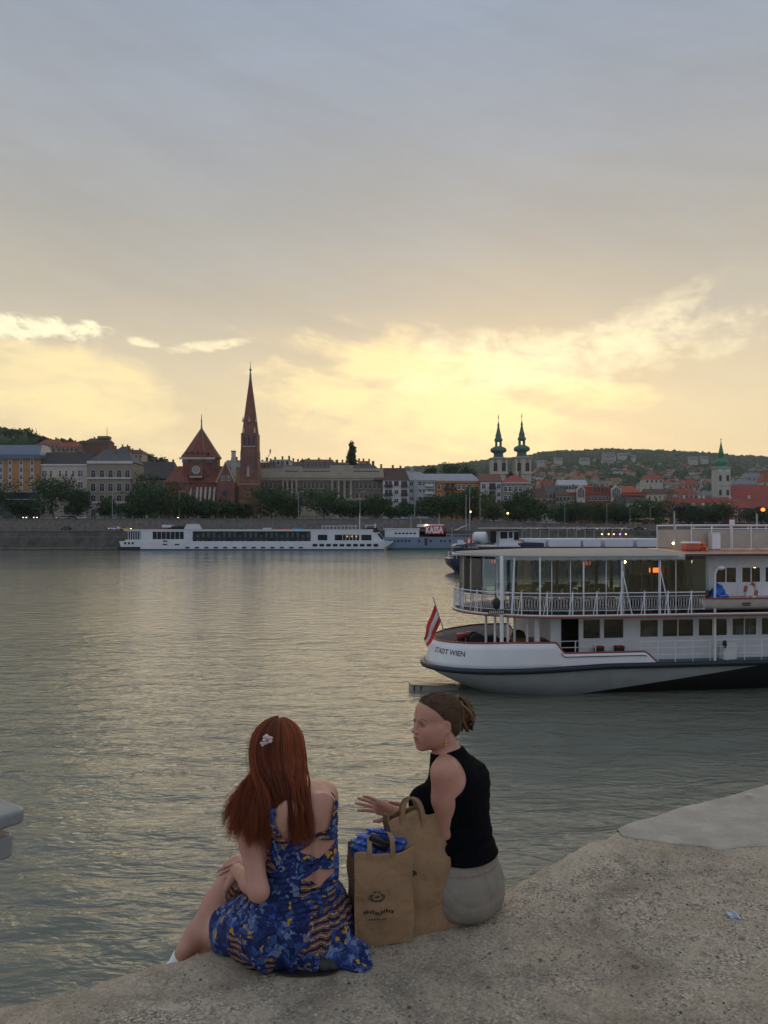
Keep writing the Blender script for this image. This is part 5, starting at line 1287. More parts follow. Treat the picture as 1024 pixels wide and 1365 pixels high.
    cab.box((x, V, 1.38), (LEN, V+.08, 3.38)); cab.box((uW, V+.08, 1.38), (uW+.08, 2.5, 3.38)); cab.box((uW+.08, 2.42, 1.38), (LEN, 2.5, 3.38)); cab.box((LEN-.08, V+.08, 1.38), (LEN, 2.42, 3.38))
    lc = cab.build('lower_cabin', white, root)
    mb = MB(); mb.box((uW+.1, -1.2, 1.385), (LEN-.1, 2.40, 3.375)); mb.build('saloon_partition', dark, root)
    for i, (a, b, z0, z1) in enumerate(ops[1:]):
        ua, ub = US(a, V), US(b, V); w = MB(); e = .045
        w.box((ua-.03, V-.025, z0-.03), (ua+e, V-.002, z1+.03)); w.box((ub-e, V-.025, z0-.03), (ub+.03, V-.002, z1+.03)); w.box((ua+e, V-.025, z1-e+.01), (ub-e, V-.002, z1+.03)); w.box((ua+e, V-.025, z0-.03), (ub-e, V-.002, z0+e-.01))
        if b-a > 30: um = (ua+ub)/2; w.box((um-.022, V-.02, z0+e-.01), (um+.022, V-.002, z1-e+.01))
        wf = w.build('window', white, lc); g = MB(); g.box((ua+.002, V+.02, z0+.002), (ub-.002, V+.028, z1-.002)); g.build('pane', glz, wf)
    for a, b, m_, zz in ((853,877,pm('pink_cloth', (.45,.26,.28), .8), 2.72),(978,991,pm('pale_cloth', (.45,.45,.45), .8), 2.72),(994,1007,pm('pale_cloth', (.45,.45,.45), .8), 2.70)):
        q = MB(); ua, ub = US(a, V+.5), US(b, V+.5); q.rings([[(ua, V+.3, z), (ub, V+.3, z), (ub, V+.9, z), (ua, V+.9, z)] for z in (1.9, 2.5)] + [[(ua+.15, V+.4, zz), (ub-.05, V+.4, zz+.08), (ub-.05, V+.8, zz+.1), (ua+.15, V+.8, zz)]]); o = q.build('tablecloth', m_, lc, smooth=True, bevel=.05)
    for px in (799, 826):
        q = MB(); ua = US(px-5.5, -2.75); ub = US(px+5.5, -2.75); q.box((ua, -2.85, 1.38), (ub, -2.6, 1.98)); st = q.build('deck_seat', dark, root, bevel=.02); q = MB(); q.box((ua-.01, -2.86, 1.98), (ub+.01, -2.59, 2.06)); q.build('cushion', pm('dark_red_cushion', (.20,.03,.03), .7), st, bevel=.02)
    # ---- upper cabin at the right
    uU = US(941, -2.7); V2 = -2.70; cab = MB(); x = uU
    ops2 = [(953,982,4.72,5.42),(988,1014,4.72,5.42),(1019,1046,4.72,5.42),(1052,1079,4.72,5.42),(1085,1112,4.72,5.42),(1118,1145,4.72,5.42)]
    for a, b, z0, z1 in ops2:
        ua, ub = US(a, V2), US(b, V2); cab.box((x, V2, 3.51), (ua, V2+.08, 5.95)); cab.box((ua, V2, z1), (ub, V2+.08, 5.95)); cab.box((ua, V2, 3.51), (ub, V2+.08, z0)); x = ub
    cab.box((x, V2, 3.51), (LEN, V2+.08, 5.95)); cab.box((uU, V2+.08, 3.51), (uU+.08, 2.7, 5.95)); cab.box((uU+.08, 2.62, 3.51), (LEN, 2.7, 5.95)); cab.box((LEN-.08, V2+.08, 3.51), (LEN, 2.62, 5.95))
    uc = cab.build('upper_cabin', white, root)
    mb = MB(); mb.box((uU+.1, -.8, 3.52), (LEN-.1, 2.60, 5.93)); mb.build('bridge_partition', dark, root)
    for a, b, z0, z1 in ops2:
        ua, ub = US(a, V2), US(b, V2); w = MB(); e = .04
        w.box((ua-.03, V2-.025, z0-.03), (ua+e, V2-.002, z1+.03)); w.box((ub-e, V2-.025, z0-.03), (ub+.03, V2-.002, z1+.03)); w.box((ua+e, V2-.025, z1-e+.01), (ub-e, V2-.002, z1+.03)); w.box((ua+e, V2-.025, z0-.03), (ub-e, V2-.002, z0+e-.01))
        um = (ua+ub)/2; w.box((um-.025, V2-.02, z0+e-.01), (um+.025, V2-.002, z1-e+.01))
        wf = w.build('window', white, uc); g = MB(); g.box((ua+.002, V2+.02, z0+.002), (ub-.002, V2+.028, z1-.002)); g.build('pane', glz, wf)
        q = MB(); q.box((ub+.06, V2-.015, 3.6), (ub+.10, V2-.001, 5.9)); q.build('wall_batten', white, uc)
    q = MB(); q.sphere((US(1006,-2.0), -2.0, ZS(755, US(1006,-2), -2.0)), .07, 10, 8); q.build('cabin_lamp', glow('lamp_warm', (1,.62,.22), 14), uc)
    # bar and bulkheads under the canopy
    for a, b, v0, v1, z1, m_ in ((838,866,-.4,.4,4.95,dark),(886,936,-.9,2.4,5.9,pm('dark_bulkhead',(.035,.03,.027),.6,.2,2)),(862,884,-.2,1.8,4.75,dark)):
        q = MB(); q.box((US(a,v0), v0, 3.52), (US(b,v0), v1, z1)); q.build('bar_counter', m_, root, bevel=.02)
    for px, v in ((795,-.6),(815,1.2),(836,-.5),(868,-.5),(742,1.0),(892,-1.2),(912,-1.4)):
        u = US(px, v); q = MB(); q.box((u-.06, v-.06, 3.51), (u+.06, v+.06, 5.95)); q.build('inner_post', bronze, root)
    q = MB(); q.sphere((US(833,-.6), -.6, ZS(749, US(833,-.6), -.6)), .06, 10, 8); q.build('ceiling_lamp', glow('lamp_warm2', (1,.70,.32), 12), root)
    q = MB(); q.cbox((US(873,-.5), -.5, ZS(760, US(873,-.5), -.5)), (.55,.08,.22)); q.build('lit_panel', glow('lamp_orange', (1,.16,.02), 2.2), root, bevel=.03)
    for px, py, v in ((790,753,-2.2),(797,753,-2.2),(722,754,-1.8),(736,755,-1.8),(808,754,-2.0)):
        q = MB(); u = US(px, v); z = ZS(py, u, v); q.lathe([(.02,.16),(.05,.10),(.06,0),(.03,-.08)], (u, v, z), 10); q.tube([(u,v,z+.15),(u,v,5.96)], .008, 5); q.build('hanging_lantern', dark, root, smooth=True)
    # ---- things fixed to the stern deck
    q = MB(); u = US(661,-3.4)
    # post lamp bracket beside the lower cabin
    u = US(953,-3.45); q = MB(); q.tube([(u,-3.45,1.40),(u,-3.45,5.15),(u+.05,-3.5,5.35),(u+.20,-3.55,5.45)], .055, 10); dv = q.build('davit', white, root, smooth=True)
    q = MB(); q.sphere((u+.22,-3.56,5.42), (.17,.09,.09), 12, 8); q.build('lamp_head', white, dv, smooth=True)
    q = MB(); q.cbox((u, -3.45, 3.46), (.34,.24,.07)); q.build('bracket', white, dv, bevel=.01)
    # ---- side deck railing, right of the low bulwark
    ur0, ur1 = US(853,-3.3), LEN-.5
    mb = MB()
    for z in (1.72, 2.02, 2.30): mb.tube([(ur0,-3.32,z),(ur1,-3.32,z)], .014 if z < 2.2 else .02, 6)
    u = ur0
    while u < ur1: mb.tube([(u,-3.32,1.40),(u,-3.32,2.32)], .02, 6); u += .80
    mb.build('side_railing', white, root, smooth=True)
    mb = MB(); a, b = US(740,-2.9), US(794,-2.9)
    for z in (1.75, 2.05, 2.32): mb.tube([(a,-2.9,z),(b,-2.9,z)], .018, 6)
    for u in np.linspace(a, b, 3): mb.tube([(u,-2.9,1.38),(u,-2.9,2.34)], .024, 6)
    mb.build('gangway_railing', white, root, smooth=True)
    mb = MB(); ua = US(963,-3.0); mb.box((ua,-3.1,1.405), (ua+.62,-2.75,2.15)); bx = mb.build('deck_locker', white, root, bevel=.02)
    mb = MB(); mb.sphere((ua-.06,-3.28,2.12), (.10,.07,.18), 12, 8); mb.build('lantern_cover', black, bx, smooth=True)
    mb = MB(); u = US(991,-2.62); mb.tube([(u,-2.66,2.4),(u,-2.70,3.2)], .015, 6); mb.sphere((u,-2.76,3.22), (.10,.08,.09), 12, 8); mb.build('wall_lamp', white, root, smooth=True)
    # black board with row of pale marks hung from the upper deck
    q = MB(); ua, ub = US(651,-3.2), US(672.5,-3.2); q.box((ua,-3.24,ZS(819,ua,-3.2)), (ub,-3.20,ZS(812.5,ua,-3.2))); sb = q.build('sign_board', black, root, bevel=.01)
    q = MB()
    for i in range(8):
        x = ua + (ub-ua)*(i+.75)/8.6; q.box((x-.022,-3.246,ZS(818,ua,-3.2)), (x+.022,-3.242,ZS(814,ua,-3.2)))
    q.build('sign_marks', pm('pale_marks', (.6,.6,.58), .6), sb)
    return root
ship()
def ship_pt(px, py, v):
    u = US(px, v); z = ZS(py, u, v); return Vector((SH.x + u*_c - v*_s, SH.y + u*_s + v*_c, z))
def ship_xy(u, v, z): return Vector((SH.x + u*_c - v*_s, SH.y + u*_s + v*_c, z))
def on_ship():
    white = pm('ship_white', ()); dark = pm('dark_interior', ()); black = pm('hull_black', ()); steel = pm('grey_steel', ()); redbr = pm('red_brown_paint', ())
    # flag
    a, b = ship_pt(577.5, 797, -.5), ship_pt(594, 848, -.5); O = b.copy()
    t = thing('stern_flag', 'red white red striped flag hanging from its slanted pole at the ship stern', 'flag', O)
    q = MB(); q.tube([b-O, a-O], [.028,.018], 8); q.sphere(a-O, .03, 8, 6); q.build('flagpole', pm('pole_grey', (.28,.27,.26), .5), t, smooth=True)
    h0, h1 = a + (b-a)*.16, a + (b-a)*.62; tip0, tip1 = ship_pt(564.5, 851, -.55), ship_pt(571, 862, -.6)
    mb = MB(); nt_, nf = 24, 26; vs = []
    for i in range(nt_+1):
        for j in range(nf+1):
            tt, s_ = i/nt_, j/nf
            p = (h0 + (h1-h0)*tt)*(1-s_) + (tip0 + (tip1-tip0)*tt)*s_
            sag = math.sin(PI*s_); p = p + Vector((-.05*sag*(1-tt) + .04*math.sin(s_*9+tt*2)*s_, .07*math.sin(tt*7 + s_*5)*s_ + .03*math.sin(s_*13), -.06*sag + .0))
            vs.append(p - O)
    mb.add(vs, [])
    for i in range(nt_):
        for j in range(nf): mb.f.append((i*(nf+1)+j, i*(nf+1)+j+1, (i+1)*(nf+1)+j+1, (i+1)*(nf+1)+j)); mb.m.append(1 if nt_/3 <= i < 2*nt_/3 else 0)
    o = mb.build('banner', [pm('flag_red', (.55,.030,.025), .7, .1, 6), pm('flag_white', (.70,.68,.66), .7, .06, 6)], t, smooth=60); md = o.modifiers.new('t', 'SOLIDIFY'); md.thickness = .006
    # winch with its ropes, capstans with red tops, ventilators on the stern deck
    O = ship_pt(640, 857, -.6); O.z = 1.38
    t = thing('deck_winch', 'black mooring winch with rope drum on the stern deck behind the bulwark', 'winch', O, SHA)
    q = MB(); q.box((-.75,-.4,0), (.75,.4,.5)); q.build('bed', dark, t, bevel=.05)
    q = MB(); q.T = Matrix.Translation((-.2,0,.72)) @ Matrix.Rotation(R(90), 4, 'X'); q.lathe([(.36,-.38),(.36,-.32),(.24,-.31),(.26,0),(.24,.31),(.36,.32),(.36,.38)], (0,0,0), 20); q.build('drum', pm('winch_black', (.02,.02,.022), .5, .3, 12, bump=.5), t, smooth=30)
    q = MB(); q.box((.25,-.3,.5), (.75,.3,.95)); q.build('gearbox', dark, t, bevel=.06)
    q = MB(); q.tube([(.6,0,.7),(1.2,.1,.72),(1.7,.05,.45)], .10, 8); q.tube([(-.7,-.1,.5),(-1.0,.0,.85),(-1.25,.05,.55)], .03, 6); q.build('pipe', dark, t, smooth=True)
    first = None
    for px, py, v, lab in ((615,850,-.2,'short black bollard with red cap, nearer the stern flag'),(628,850,.3,'short black bollard with red cap, nearer the winch drum')):
        O = ship_pt(px, py, v); O.z = 1.38
        if first is None:
            first = thing('deck_bollard', lab, 'bollard', O, SHA, 'red capped bollards on the stern deck')
            q = MB(); q.lathe([(.24,0),(.24,.06),(.17,.10),(.17,.78),(.20,.82)], (0,0,0), 18); q.build('stem', dark, first, smooth=30)
            q = MB(); q.lathe([(.24,.82),(.25,.94),(.22,1.0),(.02,1.02)], (0,0,0), 18); q.build('cap', pm('flag_red_cap', (.32,.03,.03), .5), first, smooth=30)
        else: c = copy_tree(first); c.location = O; c['label'] = lab
    O = ship_pt(691, 846, -.9); O.z = 1.38
    t = thing('covered_drum', 'round dark covered drum standing under the upper deck overhang', 'drum', O, SHA)
    q = MB(); q.lathe([(.30,0),(.34,.3),(.34,.9),(.26,1.12),(.08,1.2)], (0,0,0), 18); q.build('cover', pm('dark_tarp', (.02,.024,.024), .6, .3, 6, bump=.5), t, smooth=40)
    q = MB(); q.lathe([(.36,.28),(.37,.32),(.36,.36)], (0,0,0), 18); q.build('lashing', steel, t, smooth=True)
    O = ship_pt(708, 850, -1.7); O.z = 1.38
    t = thing('wooden_chest', 'brown wooden chest on the stern deck behind the bulwark', 'chest', O, SHA)
    q = MB(); q.box((-.8,-.3,0), (.8,.3,.85)); q.build('box', pm('chest_wood', (.22,.10,.05), .6, .2, 5, stretch=(1,6,6)), t, bevel=.02)
    q = MB(); q.box((-.84,-.34,.855), (.84,.34,.93)); q.build('lid', pm('chest_wood', ()), t, bevel=.02)
    O = ship_pt(735, 868, -2.2); O.z = 1.38
    t = thing('deck_table', 'small dark round table beside the dark cabin doorway', 'table', O, SHA)
    q = MB(); q.lathe([(.34,.86),(.36,.88),(.34,.90)], (0,0,0), 18); q.build('tabletop', dark, t, smooth=30); q = MB(); q.lathe([(.22,0),(.2,.03),(.03,.05),(.03,.86)], (0,0,0), 12); q.build('leg', steel, t, smooth=30)
    # lantern on the railing
    O = ship_pt(661, 808, -3.45); O.z = ZS(811, US(661,-3.45), -3.45)
    t = thing('rail_lantern', 'black lantern fixed outside the white stern railing above the sign board', 'lantern', O, SHA)
    q = MB(); q.lathe([(.06,-.02),(.12,.02),(.16,.12),(.17,.28),(.11,.40),(.03,.44)], (0,-.10,0), 12); q.build('housing', black, t, smooth=30); q = MB(); q.tube([(0,-.1,.43),(0,-.02,.56),(0,.1,.52)], .02, 6); q.build('hook', black, t, smooth=True)
    # tables and chairs on the open upper deck
    tb = ch = None; rg = random.Random(5); k = 0
    woodt = pm('table_wood', (.12,.065,.035), .5, .2, 6)
    for i, (u, v) in enumerate([(4.2,-1.9),(5.9,-2.4),(7.6,-2.5),(9.3,-2.5),(5.0,.2),(6.8,.2),(8.6,.3),(10.6,-2.4),(4.6,2.0),(6.6,2.3),(8.6,2.4),(12.0,-2.3)]):
        p = ship_xy(u, v, 3.515)
        if tb is None:
            tb = thing('deck_table', '', 'table', p, SHA, 'tables on the open upper deck')
            q = MB(); q.box((-.60,-.36,.71), (.60,.36,.75)); q.build('tabletop', woodt, tb, bevel=.01); q = MB(); q.lathe([(.24,0),(.22,.03),(.035,.05),(.035,.71)], (0,0,0), 12); q.build('leg', steel, tb, smooth=30)
            c = tb
        else: c = copy_tree(tb); c.location = p
        c['label'] = 'dark wooden table behind the railing on the open upper deck'
        for j, (du, dv, rz) in enumerate(((-.35,-.62,0),(.35,-.62,0),(-.35,.62,PI),(.35,.62,PI))):
            p = ship_xy(u+du, v+dv, 3.515)
            if ch is None:
                ch = thing('deck_chair', '', 'chair', p, SHA+rz, 'chairs on the open upper deck')
                q = MB(); q.box((-.22,-.22,.43), (.22,.22,.47)); q.build('seat', woodt, ch, bevel=.01)
                q = MB(); q.box((-.22,-.24,.62), (.22,-.21,.92)); q.tube([(-.2,-.225,.47),(-.2,-.225,.62)], .016, 6); q.tube([(.2,-.225,.47),(.2,-.225,.62)], .016, 6); q.build('backrest', woodt, ch)
                for a_, b_ in ((-.19,-.19),(.19,-.19),(-.19,.19),(.19,.19)): q = MB(); q.tube([(a_,b_,0),(a_,b_,.43)], .018, 6); q.build('leg', woodt, ch)
                c = ch
            else: c = copy_tree(ch); c.location = p; c.rotation_euler = (0,0,SHA+rz)
            c['label'] = 'dark wooden chair at a table on the open upper deck'
    # dinghy beside the upper cabin, tarpaulin, life ring
    O = ship_xy(US(934,-3.2), -3.2, ZS(813, US(934,-3.2), -3.2))
    t = thing('dinghy', 'cream dinghy stowed along the upper deck beside the white cabin', 'dinghy', O, SHA)
    mb = MB(); rows = []
    for i in range(21):
        x = 4.2*i/20; w = .52*(math.sin(PI*min(.5, .10+x/2.6))**.7 if x < 1.1 else 1)*(1 if x < 3.6 else 1-.15*(x-3.6)); zt = .52
        rows.append([(x-.25*(i==0), -w, zt), (x, -w*.92, .18), (x, -w*.5, .02), (x, w*.5, .02), (x, w*.92, .18), (x-.25*(i==0), w, zt)])
    mb.rings(rows); mb.build('hull', pm('cream_paint', (.50,.46,.40), .5, .08, 3, dirt=.2), t, smooth=50)
    q = MB(); q.tube([(r[0][0], r[0][1]-.01, .52) for r in rows], .035, 6); q.tube([(r[0][0], -r[0][1]+.01, .52) for r in rows], .035, 6); q.build('gunwale', redbr, t, smooth=True)
    for zz in (.30,.22): q = MB(); q.box((1.62,-.56,zz), (1.98,-.50,zz+.035)); q.build('vent', dark, t)
    O2 = ship_xy(US(958,-3.25), -3.25, O.z+.50)
    t = thing('blue_tarpaulin', 'bright blue bundled tarpaulin lying on the stern of the cream dinghy', 'tarpaulin', O2, SHA)
    fd = Field(np.array((-.9,-.6,-.5)), np.array((.9,.6,1.0)), .025)
    fd.ell((-.02,0,.20), (.30,.28,.42), .1); fd.ell((.22,0,.02), (.26,.3,.20), .1); fd.ell((-.26,0,.06), (.20,.26,.24), .1)
    X, Y, Z_ = fd.axes(); fd.D = (fd.D + .035*np.sin(X*17+Z_*9) + .025*np.sin(Z_*24 - X*11 + Y*8)).astype(np.float32)
    solid(fd, 'sheet', pm('tarp_blue', (.015,.10,.50), .45, .15, 5, bump=.4), t, 1); q = MB(); q.tube([(.08+.32*math.cos(a/12*2*PI), -.02+.32*math.sin(a/12*2*PI), .14) for a in range(13)], .015, 5); q.build('rope', steel, t, smooth=True)
    O3 = ship_xy(US(1001,-3.35), -3.35, O.z+.80)
    t = thing('life_ring', 'red and white life ring hung above the cream dinghy', 'life ring', O3, SHA)
    for k in range(8):
        q = MB(); q.tube([(.26*math.cos((k+j/5)*PI/4+.1), 0, .33*math.sin((k+j/5)*PI/4+.1)) for j in range(6)], .075, 10); q.build('ring_segment', pm('ring_red', (.40,.10,.07), .6) if k % 2 else pm('ring_white', (.55,.50,.46), .6), t, smooth=True)
    # roof deck: fence with beige screens, raft canister, bundle, lamps
    def roofp(px, v): u = US(px, v); return ship_xy(u, v, 6.16)
    O = roofp(876, -1.4); u0_ = US(876, 1.8); O = ship_xy(u0_, -1.4, 6.16)
    t = thing('roof_fence', 'white railing with beige screens round the roof deck of the excursion ship', 'fence', O, SHA)
    L = US(1140,-1.4)-u0_; zt = ZS(700, US(900,-1.4), -1.4)-6.16
    q = MB(); q.tube([(0,0,zt),(L,0,zt)], .03, 6); q.tube([(0,0,zt-.16),(L,0,zt-.16)], .02, 6); q.tube([(0,0,zt),(0,3.2,zt)], .03, 6); q.tube([(0,3.2,zt),(L,3.2,zt)], .03, 6); q.build('top_rail', white, t, smooth=True)
    x = 0
    while x < L:
        for y in (0, 3.2): q = MB(); q.tube([(x,y,-.05),(x,y,zt)], .026, 6); q.build('fence_post', white, t, smooth=True)
        q = MB(); q.box((x+.05,.015,.04), (x+.93,.03,zt-.20)); q.build('screen', pm('beige_screen', (.42,.37,.31), .8, .1, 2), t)
        q = MB(); q.box((x+.05,3.215,.04), (x+.93,3.23,zt-.20)); q.build('screen', pm('beige_screen', ()), t)
        x += .98
    q = MB(); q.box((-.03,.1,.04), (-.015,3.1,zt-.2)); q.build('screen', pm('beige_screen', ()), t)
    O = roofp(921, -2.2); t = thing('raft_canister', 'orange box with white lid on the roof before the beige fence', 'canister', O, SHA)
    q = MB(); q.box((-.33,-.25,0), (.33,.25,.28)); q.build('case', pm('orange_red', (.45,.10,.05), .5, .12, 6), t, bevel=.04, seg=3); q = MB(); q.box((-.35,-.27,.285), (.35,.27,.37)); q.build('lid', white, t, bevel=.03, seg=3)
    O = roofp(935, -2.1); t = thing('orange_bundle', 'crumpled bright orange bundle beside the orange box on the roof', 'bundle', O, SHA)
    fd = Field(np.array((-.4,-.4,-.15)), np.array((.4,.4,.6)), .02); fd.ell((0,0,.18), (.17,.2,.22), .08); fd.ell((.08,0,.08), (.16,.18,.13), .08); X, Y, Z_ = fd.axes(); fd.D = (fd.D + .02*np.sin(X*30+Z_*22)+.015*np.sin(Z_*40)).astype(np.float32)
    solid(fd, 'cloth', pm('orange_cloth', (.62,.11,.025), .7, .12, 8), t, 1)
    O = roofp(952, -1.65); t = thing('roof_locker', 'pale upright locker standing against the beige fence on the roof', 'locker', O, SHA)
    q = MB(); q.box((-.22,-.18,0), (.22,.18,.78)); q.build('case', pm('pale_grey_box', (.52,.51,.49), .6, .05, 3), t, bevel=.03); q = MB(); q.box((-.20,-.188,.05), (.20,-.182,.72)); q.build('door', white, t, bevel=.004)
    first = None
    O = roofp(899, -1.9); t = thing('searchlight_mast', 'thin grey mast carrying two black searchlights on the ship roof', 'mast', O, SHA)
    z1 = ZS(676, US(899,-1.9), -1.9)-6.16
    q = MB(); q.tube([(0,0,-.03),(0,0,z1)], .035, 8); q.build('pole', steel, t, smooth=True)
    q = MB(); q.tube([(-.03,0,z1),(.34,-.05,z1-.05)], .03, 6); q.build('crossbar', black, t)
    for x, y in ((.05,-.1),(.27,-.12)):
        q = MB(); q.T = Matrix.Translation((x,y,z1-.05)) @ Matrix.Rotation(R(70), 4, 'Y'); q.lathe([(.05,-.16),(.12,-.08),(.15,.10),(.13,.11)], (0,0,0), 14); q.build('searchlight', black, t, smooth=30)
    q = MB(); q.sphere((-.08,-.05,.30), .05, 8, 6); q.build('lamp', glow('lamp_warm3', (1,.75,.35), 8), t)
    O = roofp(1009, -1.1); t = thing('signal_mast', 'short mast with a glowing red signal lamp at the right edge', 'mast', O, SHA); z1 = ZS(680, US(1009,-1.1), -1.1)-6.16
    q = MB(); q.tube([(0,0,-.03),(0,0,z1)], .04, 8); q.build('pole', steel, t, smooth=True); q = MB(); q.box((-.04,-.12,z1-.16), (.36,.12,z1+.16)); q.build('housing', black, t, bevel=.03)
    q = MB(); q.sphere((.22,-.13,z1+.02), (.11,.03,.08), 12, 8); q.build('lamp', glow('lamp_red', (1,.10,.02), 5), t, smooth=True)
    O = roofp(976, -1.55); t = thing('radio_mast', 'white post with a small square head above the beige fence', 'mast', O, SHA); z1 = ZS(694, US(976,-1.55), -1.55)-6.16
    q = MB(); q.tube([(0,0,-.03),(0,0,z1)], .03, 8); q.build('pole', white, t, smooth=True); q = MB(); q.cbox((0,0,z1-.1), (.22,.10,.28)); q.build('head', white, t, bevel=.02)
    # raft of planks floating by the stern
    O = P(575, 915, 34.2); O.z = 0
    t = thing('floating_raft', 'low weathered timber raft floating beside the ship stern', 'raft', O, R(10))
    wd = pm('wet_timber', (.30,.28,.24), .5, .2, 3, stretch=(1,8,8), dirt=.4)
    q = MB(); q.add([(-.95,-.35,-.25),(1.15,-.35,-.25),(1.15,.35,-.25),(-.95,.35,-.25),(-.95,-.35,.25),(1.15,-.35,.06),(1.15,.35,.06),(-.95,.35,.25)], [(0,3,2,1),(4,5,6,7),(0,1,5,4),(1,2,6,5),(2,3,7,6),(3,0,4,7)]); q.build('pontoon', wd, t, bevel=.03)
    for x in (-.85,-.55): q = MB(); q.box((x-.03,-.37,-.2), (x+.03,-.352,.235)); q.build('strut', pm('dark_tarp', ()), t)
    q = MB(); q.add([(-.98,-.38,.255),(1.2,-.38,.065),(1.2,.38,.065),(-.98,.38,.255),(-.98,-.38,.295),(1.2,-.38,.105),(1.2,.38,.105),(-.98,.38,.295)], [(0,3,2,1),(4,5,6,7),(0,1,5,4),(1,2,6,5),(2,3,7,6),(3,0,4,7)]); q.build('planking', pm('wet_timber2', (.27,.24,.20), .45, .2, 4, stretch=(1,8,8)), t)
on_ship()
# ================================================================ far bank: embankment walls, terrain
def bank_y(X): return 288.0 if X < 40 else 288.0 + (X-40)*.25
def base_z(X): return 11.6 if X < 20 else max(9.6, 11.6 - (X-20)*.04)
stone = pm('embankment_stone', (.105,.098,.088), .9, .5, .25, bump=.4, bscale=2.5, dirt=.6, dirt_col=(.045,.042,.036))
stone2 = pm('embankment_stone_pale', (.17,.155,.135), .9, .35, .8, bump=.5, bscale=3, dirt=.4, dirt_col=(.07,.06,.05))
def wall_strip(name, label, off, z0f, z1f, th, mat, coping=.5, bands=()):
    xs = list(np.linspace(-420, 40, 24)) + list(np.linspace(60, 420, 19))
    t = thing(name, label, 'wall', (0, bank_y(0)+off, 0)); oy = t.location.y
    def strip(y0, y1, za, zb, nm, m):
        mb = MB(); mb.rings([[(x, bank_y(x)+off-oy+y0, za(x)), (x, bank_y(x)+off-oy+y1, za(x)), (x, bank_y(x)+off-oy+y1, zb(x)), (x, bank_y(x)+off-oy+y0, zb(x))] for x in xs]); return mb.build(nm, m, t)
    strip(0, th, z0f, z1f, 'masonry', mat)
    strip(-.25, th+.2, z1f, lambda x: z1f(x)+.35, 'coping', stone2)
    for za, zb, pr in bands: strip(-pr, -.01, lambda x: za, lambda x: zb, 'ledge', stone2)
    return t
wall_strip('quay_wall', 'dark stone river wall of the far quay, rising straight from the water', 0, lambda x: -1.5, lambda x: 7.0, 1.2, stone, bands=((.2,.9,.5),(4.6,4.95,.12)))
wall_strip('embankment_wall', 'lighter stone upper embankment wall behind the lower quay road', 9.5, lambda x: 7.0, lambda x: base_z(x)-.1, 1.0, stone2)
def far_grounds():
    asp = pm('far_asphalt', (.06,.058,.055), .9, .2, .3)
    xs = list(np.linspace(-420, 40, 24)) + list(np.linspace(60, 420, 19))
    mb = MB(); vs = []
    mb.rings([[(x, bank_y(x)+.6, 7.3), (x, bank_y(x)+9.6, 7.3)] for x in xs], cap=False, closed=False)
    setting(mb.build('lower_quay_road', asp), 'asphalt road along the lower far quay', 'road')
    # terrain sheet behind the embankment, up to the hills
    rp = ([-400,0,18,40,52,62,100,150,200,228,262,345,420,520,560,610,645,700,722,760,800,822,850,880,920,960,990,1024,1500],
          [600,574,576,578,585,590,592,600,609,616,622,622,622,624,622,618,614,609,602.5,601,599.5,598.5,599.5,600.5,602.5,605.5,608,609.5,600])
    nA, nR = 460, 200
    th = np.arctan((np.linspace(-500, 1500, nA)-512)/F_PX); Rr = np.concatenate([[0], np.linspace(1, 330, 40), 330*np.exp(np.linspace(0.02, math.log(20), nR-41))])
    TH, DD = np.meshgrid(th, Rr); by = np.array([bank_y(math.tan(a)*310) for a in th])
    Yg = by[None]+10.0 + DD; X = np.tan(TH)*Yg; px = np.tan(TH)*F_PX+512
    ridge = np.interp(px, *rp); bz = np.array([base_z(math.tan(a)*310) for a in th])[None]
    left = np.clip((262-px)/60, 0, 1); left = left*left*(3-2*left)
    def ramp_(a, b): t = np.clip((Yg-a)/(b-a), 0, 1); return t
    zl = bz + (7+(HY-ridge-4)/F_PX*620 - bz)*(ramp_(400, 620)**1.0) - 60*np.clip((Yg-660)/500, 0, 1)
    zr = bz + (7+(HY-ridge)/F_PX*2900 - 8 - bz)*(ramp_(560, 2900)**1.12)*(1 - .5*np.clip((Yg-3000)/2500, 0, 1))
    z = zl*left + zr*(1-left)
    z = z + np.where(DD > 250, 1, 0)*(3.0*vnoise(X/900, Yg/900, 61, 4, 3))*np.clip(DD/2500, 0, 1)
    vs = np.stack([X, Yg, z], -1); nr, nc = vs.shape[:2]; i = (np.arange(nr-1)[:, None]*nc + np.arange(nc-1)[None]).ravel()
    m, nt, b = newmat('hillside'); tc = N(nt, 'ShaderNodeTexCoord'); nz = N(nt, 'ShaderNodeTexNoise', i_Scale=.02, i_Detail=8, i_Roughness=.7); nt.links.new(tc.outputs['Object'], nz.inputs['Vector'])
    r = ramp(nt, [(.3, (.018,.030,.014)), (.55, (.032,.048,.022)), (.75, (.075,.080,.045))]); nt.links.new(nz.outputs['Fac'], r.inputs[0]); nt.links.new(r.outputs[0], b.inputs['Base Color']); b.inputs['Roughness'].default_value = .95; b.inputs['Specular IOR Level'].default_value = .1
    o = np_mesh('hills', vs.reshape(-1,3), np.stack([i, i+1, i+nc+1, i+nc], -1), m); setting(o, 'wooded hills behind the far bank', 'hills')
    def height(x, y):
        p = x/y*F_PX+512; a = math.atan(x/y)
        r = np.interp(p, *rp); bz_ = base_z(math.tan(a)*310); l = min(1, max(0, (262-p)/60)); l = l*l*(3-2*l); rm = lambda a_, b_: min(1, max(0, (y-a_)/(b_-a_)))
        zl = bz_ + (7+(HY-r-4)/F_PX*620-bz_)*rm(400, 620); zr = bz_ + (7+(HY-r)/F_PX*2900-8-bz_)*rm(560, 2900)**1.12
        return zl*l + zr*(1-l)
    return height
hill_z = far_grounds()
